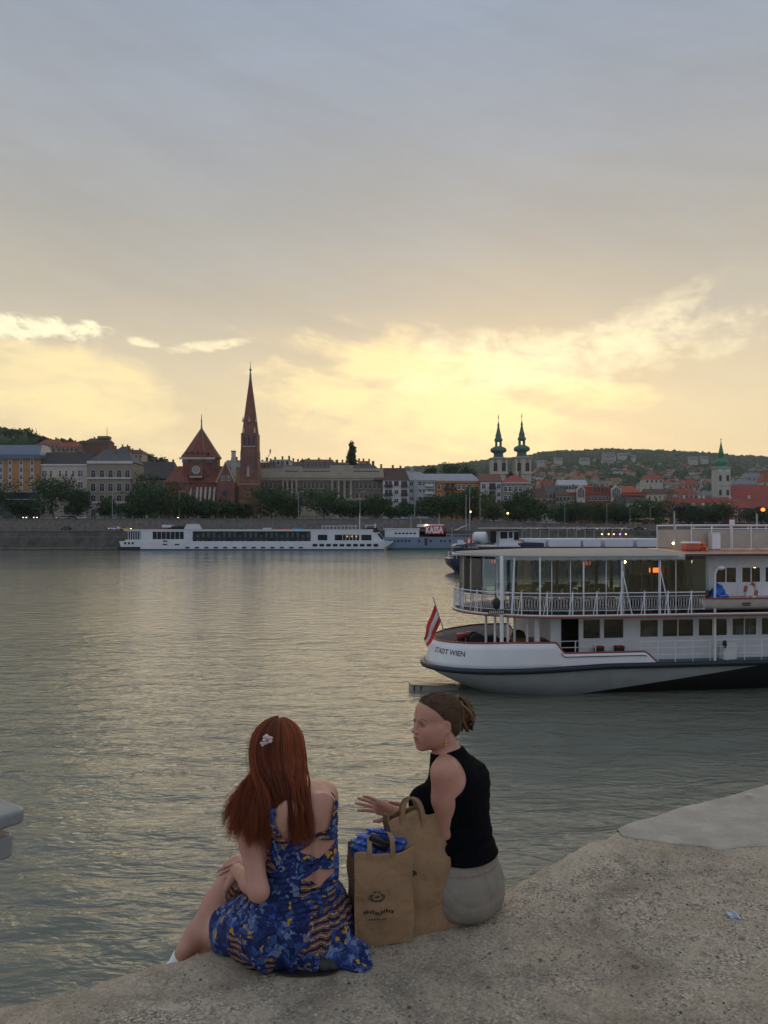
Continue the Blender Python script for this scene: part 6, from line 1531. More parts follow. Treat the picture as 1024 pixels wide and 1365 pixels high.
# ---------------------------------------------------------------- trees
def leaf_mat(name, c0, c1, c2):
    m, nt, b = newmat(name); L = nt.links.new
    at = N(nt, 'ShaderNodeAttribute', attribute_name='tint'); r = ramp(nt, [(0, c0), (.5, c1), (1, c2)]); L(at.outputs['Fac'], r.inputs[0]); L(r.outputs[0], b.inputs['Base Color'])
    b.inputs['Roughness'].default_value = .75; b.inputs['Specular IOR Level'].default_value = .2
    tl = N(nt, 'ShaderNodeBsdfTranslucent'); L(r.outputs[0], tl.inputs[0]); mx = N(nt, 'ShaderNodeMixShader'); mx.inputs[0].default_value = .25
    L(b.outputs[0], mx.inputs[1]); L(tl.outputs[0], mx.inputs[2]); L(mx.outputs[0], nt.nodes['Material Output'].inputs[0]); return m
LEAF = leaf_mat('leaves_dark', (.022,.050,.019), (.040,.080,.029), (.072,.115,.044))
LEAF2 = leaf_mat('leaves_light', (.045,.065,.022), (.085,.110,.040), (.13,.155,.060))
BARK = pm('bark', (.055,.043,.033), .9, .3, 2, bump=.5)
def leaf_cloud(lobes, n, size, seed):
    """many small leaf-bunch faces spread through the volume of uneven lobes"""
    rg = np.random.default_rng(seed); w = np.array([l[1][0]*l[1][1]*l[1][2] for l in lobes])**.75; k = rg.choice(len(lobes), n, p=w/w.sum())
    c = np.array([l[0] for l in lobes])[k]; r = np.array([l[1] for l in lobes])[k]
    d = rg.normal(size=(n,3)); d /= np.linalg.norm(d, axis=1, keepdims=True); rad = rg.uniform(0,1,n)**.45
    rad *= 1 + .20*np.sin(d[:,0]*5 + k*2.1)*np.sin(d[:,2]*6 + k) + .10*np.sin(d[:,1]*11 + k)
    p = c + d*r*rad[:, None]
    a = rg.normal(size=(n,3)); a[:, 2] *= .7; a /= np.linalg.norm(a, axis=1, keepdims=True); b = np.cross(a, rg.normal(size=(n,3))); b /= np.linalg.norm(b, axis=1, keepdims=True)
    s = size*np.exp(rg.normal(0, .35, n))[:, None]
    V = np.stack([p - a*s*.5, p + b*s*.42, p + a*s*.6, p - b*s*.42], 1).reshape(-1,3)
    F = np.arange(n*4).reshape(-1,4)
    clump = np.sin(p[:,0]*1.9/size*.3 + seed) * np.sin(p[:,1]*1.7/size*.3) * np.sin(p[:,2]*2.1/size*.3 + 1)
    tint = np.clip(.5 + .3*clump + rg.normal(0, .16, n), 0, 1)
    return V, F, np.repeat(tint, 4)
def crown_mesh(name, lobes, n, size, seed, mat, parent):
    V, F, t = leaf_cloud(lobes, n, size, seed); o = np_mesh(name, V, F, mat, parent, smooth=False); paint(o, np.repeat(t[:, None], 3, 1)); return o
def make_tree(name, label, cat, loc, h, w, seed, mat=None, n=2600, shape='round', size=.62):
    rg = np.random.default_rng(seed); t = thing(name, label, cat, loc)
    lobes = []
    if shape == 'round':
        for i in range(13):
            a = rg.uniform(0, 6.28); r = rg.uniform(.15, .74)*w/2; z = h*rg.uniform(.22, .84); s = w*rg.uniform(.18, .30)*(1.12 - .45*abs(z/h-.5))
            lobes.append(((r*math.cos(a), r*math.sin(a), z), (s, s, s*rg.uniform(.7, 1.0)*min(1.4, h/w))))
        lobes.append(((0,0,h*.58), (w*.40, w*.40, h*.36)))
    elif shape == 'column':
        for i in range(12):
            z = h*(.45 + .50*i/11); ww = w/2*(.42+.62*math.sin(PI*min(1, (i+2.5)/13.5)))*.82; a = rg.uniform(0, 6.28)
            lobes.append(((ww*.25*math.cos(a), ww*.25*math.sin(a), z), (ww, ww, h*.06)))
    elif shape == 'bush':
        for i in range(8):
            a = rg.uniform(0, 6.28); r = rg.uniform(0, .6)*w/2; lobes.append(((r*math.cos(a), r*math.sin(a), h*rg.uniform(.25,.7)), (w*.25, w*.25, h*.28)))
    crown_mesh('crown', lobes, n, size, seed, mat or LEAF, t)
    mb = MB(); top = h*(.62 if shape != 'bush' else .4); r0 = max(.10, h*.018)
    mb.tube([(0,0,-.4),(.02*h*rg.normal(),.02*h*rg.normal(),top*.5),(0,0,top)], [r0*1.25, r0*.9, r0*.35], 8)
    if shape == 'round':
        for i in range(5):
            a = i*1.26 + rg.uniform(0,.6); mb.tube([(0,0,top*rg.uniform(.45,.75)), (.16*w*math.cos(a), .16*w*math.sin(a), top*.85), (.30*w*math.cos(a), .30*w*math.sin(a), top*1.08)], [r0*.5, r0*.35, r0*.12], 6)
    mb.build('trunk', BARK, t, smooth=True)
    return t
def bank_trees():
    # px, top row, crown width in px, distance, seed, label, kind
    T = [(-8,640,46,312,1,'dark broad tree cut by the left edge, in front of the ochre building'),
         (28,668,30,318,2,'small dark tree before the glass ground floor of the ochre building'),
         (72,631,58,308,3,'large dark round tree between the ochre and the pale pink buildings'),
         (104,655,32,306,4,'smaller tree in front of the pale pink building'),
         (143,663,24,308,5,'small round tree before the grey ornate building with white windows'),
         (193,629,34,322,6,'dark tree rising behind the others, right of the grey ornate building'),
         (178,672,30,306,7,'low tree beside the ornate building, left of the church trees'),
         (212,642,60,308,8,'wide dark tree in front of the left roof of the brick church'),
         (243,660,40,304,9,'mid sized tree overlapping the brick church walls'),
         (272,668,34,304,10,'low bushy tree before the church buttresses'),
         (304,665,26,303,11,'small conical dark tree under the church rose window'),
         (325,672,22,306,12,'dark bush between church gable and slender brick tower'),
         (362,648,56,306,13,'large dark tree right of the slender brick tower'),
         (386,662,34,310,14,'tree overlapping the columns of the long palace'),
         (432,651,62,308,15,'largest dark tree before the middle of the long palace'),
         (466,668,36,306,16,'lower tree right of the largest palace tree'),
         (502,658,40,314,17,'tree at the right end of the long palace'),
         (541,671,26,306,18,'small tree before the white block with balconies'),
         (524,676,20,306,19,'small shrubby tree left of the grey apartment block'),
         (575,664,44,310,20,'dark tree before the grey modern apartment block'),
         (602,658,48,312,21,'broad dark tree in front of the orange building'),
         (632,652,44,316,22,'tall dark tree at the right of the orange building'),
         (659,674,26,305,24,'rounded greyish tree before the pink balcony building'),
         (684,664,32,314,25,'dark tree in front of the beige red roofed building'),
         (699,655,34,320,26,'taller dark tree at the corner of the beige red roofed building'),
         (717,668,30,345,27,'dark tree left of the low white building with brown roof'),
         (775,668,52,352,28,'broad green tree below the red market hall'),
         (805,672,48,352,29,'green tree below the second arched gable of the market hall'),
         (834,676,44,350,30,'tree before the small white box building'),
         (866,664,52,356,31,'large round tree left of the red roofed palace'),
         (760,671,34,350,32,'tree just right of the low white building with brown roof'),
         (918,671,44,362,33,'dark tree in front of the long red roofed palace'),
         (936,676,36,358,34,'second dark tree in front of the long red roofed palace'),
         (958,671,36,360,35,'dark tree left of the white windowed red wall'),
         (1016,676,44,360,36,'dark tree right of the white windowed red wall')]
    for px, py, wp, Y, sd, lab in T:
        x = XW(px, Y); z0 = base_z(x); h = ZW(py, Y) - z0; h *= 1.06; w = 1.36*wp/F_PX*Y
        make_tree('bank_tree', lab, 'tree', (x, Y, z0), h, w, sd, n=3600 if wp > 30 else 2000)
    for px, py, wp, Y, sd, lab in [(650,663,34,304,23,'pale yellow green tree before the pink balcony building'),(878,689,14,340,40,'small bright green bush near the yellow bus'),(863,692,12,340,41,'small greyish bush near the yellow bus')]:
        x = XW(px, Y); z0 = base_z(x); make_tree('bank_tree', lab, 'tree', (x, Y, z0), ZW(py, Y)-z0, wp/F_PX*Y, sd, LEAF2, 1500)
    Y = 470; x = XW(469.5, Y); make_tree('poplar_tree', 'tall dark poplar standing above the roof of the long palace', 'tree', (x, Y, 12), ZW(588, Y)-12, 19/F_PX*Y, 50, n=6500, shape='column', size=.8)
    # trees on the castle hill skyline at the left
    for px, py, wp, Y, sd, lab in [(-14,567,50,600,60,'dark tree on the hill skyline at the left edge'),(10,571,36,604,61,'dark hilltop tree above the ochre building, left of the pair'),(34,569,34,600,62,'dark hilltop tree above the ochre building, right of the pair'),(48,577,20,596,63,'small dark tree at the right end of the hilltop wood'),
                                   (70,586,14,590,64,'little tree behind the red hillside roofs'),(146,590,12,590,65,'little tree right of the mast topped block'),(197,603,26,600,66,'low dark tree on the hillside ridge left of the church'),(216,608,24,600,67,'low dark tree on the ridge behind the church roof'),(178,600,18,600,68,'low tree beside the hillside villa'),(408,612,16,470,69,'tree top behind the roofs of the long palace'),(428,613,20,470,70,'second tree top behind the roofs of the long palace'),
                                   (575,622,18,640,71,'tree on the skyline behind the grey apartment block'),(600,615,30,640,72,'dark tree group on the skyline behind the orange building, left one'),(622,617,26,640,73,'dark tree on the skyline behind the orange building, right one')]:
        x = XW(px, Y); h = min(24, max(9, wp/F_PX*Y*1.0)); z1 = ZW(py, Y); make_tree('hill_tree', lab, 'tree', (x, Y, z1-h), h, wp/F_PX*Y, sd, n=1500, size=1.0)
bank_trees()
def woodland():
    rg = np.random.default_rng(77); pts = []
    while len(pts) < 16500:
        px = rg.uniform(540, 1250); Y = 620 + 2330*rg.uniform(0, 1)**.8; x = XW(px, Y)
        if rg.uniform() < .35 + .65*(Y/2900) or rg.uniform() < .3: pts.append((x, Y, hill_z(x, Y)))
    for _ in range(2200):
        px = rg.uniform(-480, 255); Y = rg.uniform(430, 625); x = XW(px, Y); pts.append((x, Y, hill_z(x, Y)))
    P_ = np.array(pts); n = len(P_)
    t = (1+5**.5)/2; ico = np.array([(-1,t,0),(1,t,0),(-1,-t,0),(1,-t,0),(0,-1,t),(0,1,t),(0,-1,-t),(0,1,-t),(t,0,-1),(t,0,1),(-t,0,-1),(-t,0,1)])/math.hypot(1,t)
    fc = np.array([(0,11,5),(0,5,1),(0,1,7),(0,7,10),(0,10,11),(1,5,9),(5,11,4),(11,10,2),(10,7,6),(7,1,8),(3,9,4),(3,4,2),(3,2,6),(3,6,8),(3,8,9),(4,9,5),(2,4,11),(6,2,10),(8,6,7),(9,8,1)])
    s = rg.uniform(3.2, 7.5, n)*np.clip(P_[:,1]/1500, .75, 1.25); V = ico[None]*rg.uniform(.6, 1.25, (n,12,1))*s[:, None, None]; V[:, :, 2] *= rg.uniform(.8, 1.4, (n,1))
    V += P_[:, None] + np.array([0,0,1.0])*s[:, None, None]*.5
    F = (fc[None] + (np.arange(n)*12)[:, None, None]).reshape(-1,3)
    o = np_mesh('woodland', V.reshape(-1,3), F, LEAF, smooth=False); paint(o, np.repeat(np.repeat(np.clip(rg.normal(.45,.25,n),0,1)[:, None], 12, 0), 3, 1))
    setting(o, 'dark woods and gardens covering the far hillsides', 'woodland', 'stuff')
woodland()
# ================================================================ buildings of the far bank
WIN = {}
GLS = pm('far_window_glass', (.022,.025,.03), .25, .3, .2, spec=.3)
def window_mesh(w, h, fr, arched=False, frame_mat=None, sill=True, key=None):
    k = (round(w,2), round(h,2), fr, arched, sill)
    if k in WIN: return WIN[k]
    mb = MB(); hw = w/2
    top = [(hw*math.cos(a), h-hw*.6+hw*.6*math.sin(a)) for a in np.linspace(0, PI, 9)] if arched else [(hw,h),(-hw,h)]
    inner = [(-hw,0),(hw,0)] + top; e = .16
    outer = [(x*(1+2*e/w), -e if z == 0 else h + (z-h)*(1+.3*e) + e) for x, z in inner]
    n = len(inner)
    mb.add([(x,-.10,z) for x, z in outer] + [(x,-.10,z) for x, z in inner] + [(x,0,z) for x, z in outer] + [(x,.0,z) for x, z in inner],
           [(i, (i+1)%n, n+(i+1)%n, n+i) for i in range(n)] + [(i, 2*n+i, 2*n+(i+1)%n, (i+1)%n) for i in range(n)] + [(n+i, n+(i+1)%n, 3*n+(i+1)%n, 3*n+i) for i in range(n)])
    mb.cbox((0,-.05,h*.5), (.07,.05,h)); mb.cbox((0,-.05,h*.62), (w,.05,.07))
    if sill: mb.cbox((0,-.14,-.20), (w*1.35,.28,.12))
    mb.mat(1).add([(x,-.025,z) for x, z in inner], [tuple(range(n))])
    me = mb.build('window', [fr, GLS]); WIN[k] = me.data; bpy.data.objects.remove(me); return WIN[k]
class Bld:
    """a building standing at distance Y; sizes are read in metres through its own distance"""
    def __init__(s, name, label, x0, x1, Y, base=None, cat='building', rz=0):
        s.Y = Y; s.px0 = x0; s.s = Y/F_PX; X0 = XW(x0, Y); bz = base_z(X0) if base is None else base
        s.t = thing(name, label, cat, (X0, Y, bz), rz); s.bz = bz; s.w = (x1-x0)*s.s
    def X(s, px): return (px-s.px0)*s.s
    def Z(s, py): return ZW(py, s.Y) - s.bz
    def part(s, name, m, fn, parent=None, smooth=False, **kw):
        mb = MB(); fn(mb); return mb.build(name, m, parent or s.t, smooth=smooth, **kw)
    def body(s, m, ytop, depth=14, x0=0, x1=None, z0=-2, y=0, name='wall'):
        x1 = s.w if x1 is None else x1; return s.part(name, m, lambda b: b.box((x0, y, z0), (x1, y+depth, s.Z(ytop))))
    def windows(s, xs, zs, w, h, fr, arched=False, sill=True, y=0, parent=None):
        me = window_mesh(w, h, fr, arched, sill=sill)
        for z in zs:
            for x in xs:
                o = bpy.data.objects.new('window', me); COL.objects.link(o); o.parent = parent or s.t; o.location = (x, y, z)
    def balcony(s, x0, x1, z, m, y=0, d=1.3, h=1.0):
        s.part('balcony', m, lambda b: (b.box((x0, y-d, z-.15), (x1, y-.01, z)), b.box((x0, y-d, z), (x1, y-d+.06, z+h)), b.box((x0, y-d+.06, z), (x0+.06, y-.01, z+h)), b.box((x1-.06, y-d+.06, z), (x1, y-.01, z+h))))
    def roof(s, m, y0, y1, depth=14, x0=0, x1=None, hip=0, eave=.4, y=0, chim=0, mono=False):
        x1 = s.w if x1 is None else x1
        r = s.part('roof', m, lambda b: b.gable(x0, x1, y, y+depth, s.Z(y0)+.01, s.Z(y1), hip, eave))
        rg = random.Random(int(s.px0*7)+int(y0))
        for i in range(chim):
            x = x0 + (x1-x0)*(i+.5+rg.uniform(-.25,.25))/chim; zt = s.Z(y1)+rg.uniform(.4,1.6); yy = y+depth*rg.uniform(.35,.6)
            s.part('chimney', CHIM, lambda b: (b.box((x-.45, yy-.4, s.Z(y0)), (x+.45, yy+.4, zt)), b.box((x-.55, yy-.5, zt), (x+.55, yy+.5, zt+.25))), r)
        return r
CHIM = pm('chimney_brick', (.16,.10,.075), .9, .25, 2)
wf = pm('white_frames', (.62,.62,.60), .7, .06, 2); dkf = pm('dark_frames', (.10,.095,.09), .7, .1, 2)
def plaster(n, c, d=.3): return pm('plaster_'+n, c, .9, .12, .35, bump=.15, bscale=2, dirt=d, dirt_col=tuple(v*.45 for v in c))
def tile(n, c): return pm('roof_'+n, c, .85, .22, .6, bump=.4, bscale=3, stretch=(1,1,1), dirt=.3, dirt_col=tuple(v*.5 for v in c))
iron = pm('dark_iron', (.03,.03,.032), .6, .2, 4)
red_t, brown_t, dark_t, grey_t = tile('red', (.24,.062,.032)), tile('brown', (.085,.050,.036)), tile('dark', (.048,.042,.042)), tile('grey', (.17,.175,.18))
pale_metal = pm('roof_pale_metal', (.36,.365,.37), .6, .12, .5)
def town_left():
    b = Bld('ochre_building', 'ochre modern building with blue grey metal roof at the left edge', -75, 53, 325)
    b.body(plaster('ochre', (.37,.19,.085)), 611, 16)
    b.part('roof', pm('blue_metal_roof', (.085,.115,.165), .5, .15, .4), lambda m: m.add([(-.5,-1.0,b.Z(612)),(b.w+.6,-1.0,b.Z(612)),(b.w+.6,17,b.Z(612)),(-.5,17,b.Z(612)),(-.5,-1.0,b.Z(606)),(b.w+.6,-1.0,b.Z(606)),(b.w-1.6,6,b.Z(591)),(-.5,6,b.Z(591)),(b.w-1.6,13,b.Z(591)),(-.5,13,b.Z(591)),(b.w+.6,17,b.Z(606)),(-.5,17,b.Z(606))],
        [(0,3,2,1),(0,1,5,4),(4,5,6,7),(7,6,8,9),(9,8,10,11),(11,10,2,3),(1,2,10,8,6,5),(0,4,7,9,11,3)]))
    fr = wf
    for px in (-57,-42,-27,-12,2,13.5,28.5,43):
        b.part('window_strip', plaster('pale_grey', (.38,.36,.33)), lambda m: m.box((b.X(px)-.75,-.10,b.Z(655)), (b.X(px)+.75,-.012,b.Z(612))))
        b.windows([b.X(px)], [b.Z(q) for q in (619.5,629,639,648.5)], 1.1, 1.9, fr, y=-.10, sill=False)
    gl = b.part('glass_front', pm('teal_glass', (.035,.055,.060), .15, .3, .3), lambda m: m.box((0,-1.2,-1), (b.w,-.02,b.Z(656))))
    for z in (656,666,678): b.part('ledge', plaster('pale_grey', ()), lambda m: m.box((-.1,-1.9,b.Z(z)-.2), (b.w+.1,-1.21,b.Z(z)+.2)))
    b = Bld('pink_building', 'pale pink building with dark brown roof between the ochre and ornate buildings', 53, 116.3, 326)
    pk = plaster('pink', (.50,.40,.345)); b.body(pk, 619); b.roof(dark_t, 618.5, 601, hip=0, chim=4, depth=13)
    b.part('cornice', wf, lambda m: m.box((-.1,-.5,b.Z(620.5)), (b.w+.05,-.01,b.Z(618.8))))
    xs = [b.X(p) for p in (57.5,61,68,80,88.5,98,105.5,109)]
    b.windows(xs, [b.Z(635.5),b.Z(650.5),b.Z(664)], .95, 2.6, wf); b.windows(xs[::2], [b.Z(684)], 1.3, 3.0, dkf)
    for px in (62,74,84,94,103): b.part('skylight', pale_metal, lambda m: m.add([(b.X(px)-.5,1.4,b.Z(615.5)),(b.X(px)+.5,1.4,b.Z(615.5)),(b.X(px)+.5,2.3,b.Z(613)),(b.X(px)-.5,2.3,b.Z(613)),(b.X(px)-.5,2.2,b.Z(615.5)),(b.X(px)+.5,2.2,b.Z(615.5))],[(0,1,2,3),(0,3,4),(1,5,2),(3,2,5,4)]))
    b = Bld('ornate_building', 'grey brown ornate building with rows of white framed arched windows', 116.5, 183.5, 324)
    gr = plaster('grey_brown', (.245,.215,.17)); xr = b.X(177)
    b.body(gr, 617, 15, x1=xr); b.body(plaster('offwhite', (.50,.48,.44)), 640, 12, x0=xr+.01, name='side_wing')
    r = b.roof(grey_t_d, 616.5, 597, depth=15, x1=xr, hip=5, chim=3)
    for z, h in ((618,1.1),(638.5,.7),(671,.9)): b.part('cornice', plaster('offwhite', ()), lambda m: m.box((-.1,-.45,b.Z(z)), (xr+.1,-.01,b.Z(z)+h)))
    xs = [b.X(p) for p in (124.5,136,147.5,159,170)]
    b.windows(xs, [b.Z(637)], 1.9, 3.3, plaster('offwhite', ()), arched=True); b.windows(xs, [b.Z(655)], 1.9, 3.4, plaster('offwhite', ()), arched=True); b.windows(xs, [b.Z(670.5)], 2.0, 3.3, plaster('offwhite', ()), arched=True)
    b.part('plinth', plaster('pale_grey', ()), lambda m: m.box((-.05,-.35,-1), (xr,-.01,b.Z(673))))
    for p in (125,148,160): b.part('doorway', dkf, lambda m: m.box((b.X(p)-.9,-.45,0), (b.X(p)+.9,-.36,b.Z(679))))
    b.windows([xr+1.0], [b.Z(651),b.Z(669)], 1.0, 2.2, wf)
    b = Bld('dark_roof_house', 'low building with long dark roof behind the trees left of the church', 172, 232, 400, base=30)
    b.body(plaster('dull_grey', (.17,.155,.14)), 640); b.roof(dark_t, 638, 613, depth=22, hip=3, chim=5)
    # hillside above
    for i, (x0, x1, yw, yr, Y, wc, rc, lab) in enumerate([
        (52,78,592,584.5,560,(.30,.22,.17),red_t,'red roofed hillside house above the pink building'),
        (76,104,596,588,555,(.26,.18,.14),red_t,'lower red roofed hillside house behind the dark brown roof'),
        (113,145,589,583,570,(.16,.075,.05),brown_t,'reddish brown flat topped hillside block with thin mast'),
        (155,171,601,594,560,(.30,.25,.19),brown_t,'hillside villa with brown roof, left of the ridge trees'),
        (168,190,605,598.5,565,(.36,.30,.22),brown_t,'yellowish hillside villa nearest the church side'),
        (10,24,583,581,585,(.38,.34,.28),pale_metal,'small pale hilltop house among dark trees'),
        (24,33,589,577,585,(.32,.26,.19),brown_t,'narrow hilltop turret house above the blue metal roof')]):
        b = Bld('hillside_house', lab, x0, x1, Y, base=ZW(606, Y)-14); b.body(plaster('hill%d' % i, wc), yw, 12); b.roof(rc, yw-.3, yr, depth=12, hip=2.5, chim=2)
        n = max(2, int((x1-x0)/5)); b.windows([b.w*(k+.5)/n for k in range(n)], [b.Z(yw)-2.6], 1.2, 1.5, dkf, sill=False)
        if 'mast' in lab: b.part('mast', iron, lambda m: m.tube([(b.X(139),6,b.Z(584)),(b.X(139),6,b.Z(567))], [.25,.12], 6)); b.part('penthouse', CHIM, lambda m: m.box((b.X(128),3,b.Z(584)),(b.X(143),9,b.Z(580.5))))
grey_t_d = tile('slate', (.085,.085,.085))
brick = None
def brick_mat():
    m, nt, b = newmat('red_church_brick'); L = nt.links.new; tc = N(nt, 'ShaderNodeTexCoord')
    mp = N(nt, 'ShaderNodeMapping'); mp.inputs['Rotation'].default_value = (R(90),0,0); L(tc.outputs['Object'], mp.inputs[0])
    br = N(nt, 'ShaderNodeTexBrick', i_Scale=1.0); br.inputs['Color1'].default_value = (.21,.082,.055,1); br.inputs['Color2'].default_value = (.155,.058,.040,1); br.inputs['Mortar'].default_value = (.20,.13,.10,1)
    br.inputs['Brick Width'].default_value = .9; br.inputs['Row Height'].default_value = .35; br.inputs['Mortar Size'].default_value = .03; L(mp.outputs[0], br.inputs['Vector'])
    nz = N(nt, 'ShaderNodeTexNoise', i_Scale=.4, i_Detail=6); L(tc.outputs['Object'], nz.inputs['Vector']); r = ramp(nt, [(.3,(.75,)*3),(.7,(1.2,)*3)]); L(nz.outputs['Fac'], r.inputs[0])
    mx = N(nt, 'ShaderNodeMixRGB', blend_type='MULTIPLY'); mx.inputs[0].default_value = 1; L(br.outputs[0], mx.inputs[1]); L(r.outputs[0], mx.inputs[2]); L(mx.outputs[0], b.inputs['Base Color']); b.inputs['Roughness'].default_value = .9
    return m
def brick_church():
    global brick; brick = brick_mat()
    ct = tile('church', (.17,.050,.032)); st = plaster('stone_trim', (.42,.37,.31)); cop = pm('verdigris', (.10,.20,.15), .7, .25, 1)
    b = Bld('brick_church', 'red brick church with pointed polygonal tent roof and tall slender spire', 217, 345, 322, cat='church')
    X, Z = b.X, b.Z; s = b.s
    # nave and apse bodies
    b.part('nave_wall', brick, lambda m: m.box((X(219),2,-2),(X(290),20,Z(643))))
    b.part('nave_roof', ct, lambda m: m.add([(X(216),1.4,Z(643)),(X(300),1.4,Z(643)),(X(300),21,Z(643)),(X(216),21,Z(643)),(X(228),11,Z(618.5)),(X(300),11,Z(618.5))],[(0,3,2,1),(0,1,5,4),(2,3,4,5),(1,2,5),(3,0,4)]))
    b.part('apse_roof', ct, lambda m: m.rings([[(X(239)+ (18*s)*math.cos(a), 3+ 3.6*math.sin(a), Z(643.5)) for a in np.linspace(0,2*PI,9)[:-1]], [(X(239)+.1*math.cos(a), 8+.1*math.sin(a), Z(619)) for a in np.linspace(0,2*PI,9)[:-1]]]))
    b.part('apse_wall', brick, lambda m: m.rings([[(X(239)+(17*s)*math.cos(a), 3+3.2*math.sin(a), z) for a in np.linspace(0,2*PI,9)[:-1]] for z in (-2, Z(643.6))]))
    # front gable with rose window
    g = b.part('gable_front', brick, lambda m: m.prism([(X(290),-2),(X(314),-2),(X(314),Z(643)),(X(302),Z(617)),(X(290),Z(643))], -1.5, 3.0))
    b.part('gable_trim', st, lambda m: (m.tube([(X(289.5),-1.6,Z(643.5)),(X(302),-1.6,Z(616.3))], .28, 4), m.tube([(X(302),-1.6,Z(616.3)),(X(314.5),-1.6,Z(643.5))], .28, 4)), g)
    b.part('rose_window', dkf, lambda m: (m.rings([[(X(301)+r*math.cos(a), y, Z(658)+r*math.sin(a)) for a in np.linspace(0,2*PI,25)[:-1]] for r, y in ((1.55,-1.50),(1.55,-1.75),(1.15,-1.75),(1.15,-1.62))], cap=True)), g)
    b.part('rose_glass', pm('far_window_glass', ()), lambda m: m.add([(X(301)+1.1*math.cos(a), -1.66, Z(658)+1.1*math.sin(a)) for a in np.linspace(0,2*PI,21)[:-1]], [tuple(range(20))]), g)
    b.windows([X(297),X(299.3),X(304.5),X(306.8)], [Z(641)], .45, 2.0, st, arched=True, y=-1.5, sill=False)
    # central octagonal drum and tent roof
    oct_ = lambda r, z, c=(X(260.5),11): [(c[0]+r*math.cos(a+PI/8), c[1]+r*math.sin(a+PI/8), z) for a in np.linspace(0,2*PI,9)[:-1]]
    dr = b.part('drum', brick, lambda m: m.rings([oct_(8.0,Z(645)), oct_(8.0,Z(607.5))]))
    tr = b.part('tent_roof', ct, lambda m: m.rings([oct_(8.8,Z(608)), oct_(8.5,Z(606.5)), oct_(6.6,Z(598)), oct_(.30,Z(567))]))
    b.part('ridge_trim', cop, lambda m: [m.tube([oct_(8.6,Z(606.4))[k], oct_(6.65,Z(598))[k], oct_(.32,Z(567))[k]], .14, 4) for k in range(8)], tr)
    b.part('finial', cop, lambda m: m.tube([(X(260.5),11,Z(568)),(X(260.5),11,Z(564)),(X(260.5),11,Z(557)),(X(260.5),11,Z(547))], [.55,.35,.22,.10], 6), tr)
    b.part('finial_knob', cop, lambda m: m.sphere((X(260.5),11,Z(556)), .42, 8, 6), tr)
    rg = random.Random(2)
    for px in (246,253,261,268,275): b.part('dormer', ct, lambda m: m.prism([(X(px)-.55,Z(602.8)),(X(px)+.55,Z(602.8)),(X(px),Z(599.5))], 3.0, 5.4), tr)
    b.part('arcade', st, lambda m: m.box((X(236.5),2.9,Z(611.3)),(X(284.5),3.5,Z(608.6))), dr)
    for px in (241.5,244.5,247.5,256,258.5,261,263.5,266,274,277,280): b.part('arcade_opening', dkf, lambda m: m.box((X(px)-.34,2.75,Z(616)),(X(px)+.34,2.89,Z(612))), dr)
    cg = b.part('clock_gable', brick, lambda m: m.box((X(252),1.2,Z(635)),(X(269),4.4,Z(617.5))))
    b.part('clock_surround', st, lambda m: m.rings([[(X(260.5)+r*math.cos(a), y, Z(626)+r*math.sin(a)) for a in np.linspace(0,2*PI,25)[:-1]] for r, y in ((1.75,1.2),(1.75,.95),(1.3,.95),(1.3,1.1))]), cg)
    b.part('round_window', pm('pale_window_glass', (.22,.25,.28), .3), lambda m: m.add([(X(260.5)+1.28*math.cos(a), 1.04, Z(626)+1.28*math.sin(a)) for a in np.linspace(0,2*PI,21)[:-1]], [tuple(range(20))]), cg)
    b.part('sill_course', st, lambda m: m.box((X(252),.9,Z(636.4)),(X(269),1.19,Z(634.8))), cg)
    # buttresses with pale caps
    for px in (246,253,262,267,273,279,285):
        bu = b.part('buttress', brick, lambda m: m.prism([(0.0,-2),(1.9,-2),(1.9,Z(650)),(0,Z(668))], X(px)-.35, X(px)+.35, 'x'))
        b.part('cap', st, lambda m: m.prism([(-.12,Z(668.5)),(1.9,Z(650.5)),(1.9,Z(649)),(-.12,Z(667))], X(px)-.42, X(px)+.42, 'x'), bu)
    b.windows([X(p) for p in (249.5,257.5,264.5,270,276,282)], [Z(668)], .7, 4.4, st, arched=True, y=1.99, sill=False)
    for px in (222,230): b.windows([X(px)], [Z(668)], .8, 4.0, st, arched=True, y=1.95, sill=False)
    # little link and slender tower
    b.part('porch', brick, lambda m: m.box((X(314),1,-2),(X(322),8,Z(648)))); b.part('porch_arch', dkf, lambda m: m.prism([(X(316),Z(668)),(X(321),Z(668)),(X(321),Z(658)),(X(318.5),Z(654)),(X(316),Z(658))], .7, .99))
    cx, cy = X(332.3), 3.0
    tw = b.part('tower', brick, lambda m: m.rings([[(cx+sx*h, cy+sy*h, z) for sx, sy in ((-1,-1),(1,-1),(1,1),(-1,1))] for h, z in ((4.15,-2),(4.15,Z(670)),(3.95,Z(642)),(3.75,Z(640)),(3.6,Z(603)),(3.40,Z(597)),(3.40,Z(577.5)))]))
    o8 = lambda r, z: [(cx+r*math.cos(a+PI/8), cy+r*math.sin(a+PI/8), z) for a in np.linspace(0,2*PI,9)[:-1]]
    sp = b.part('spire', pm('spire_tile', (.19,.070,.050), .85, .2, .6), lambda m: m.rings([o8(3.75,Z(578.3)), o8(3.5,Z(575.5)), o8(2.75,Z(556)), o8(.55,Z(505)), o8(.30,Z(497))]))
    b.part('spire_cap', cop, lambda m: (m.tube([(cx,cy,Z(505)),(cx,cy,Z(498)),(cx,cy,Z(493)),(cx,cy,Z(486)),(cx,cy,Z(479))], [.55,.42,.2,.12,.05], 8), m.sphere((cx,cy,Z(491)), .55, 8, 6)), sp)
    for a, k in ((-1,0),(1,0),(0,-1)):
        b.part('gablet', st, lambda m: m.prism([(-.45,0),(.45,0),(0,2.4)], 0, .5, 'y') , sp).location = (cx+a*2.75, cy+(k*3.1 if k else -2.2), Z(562))
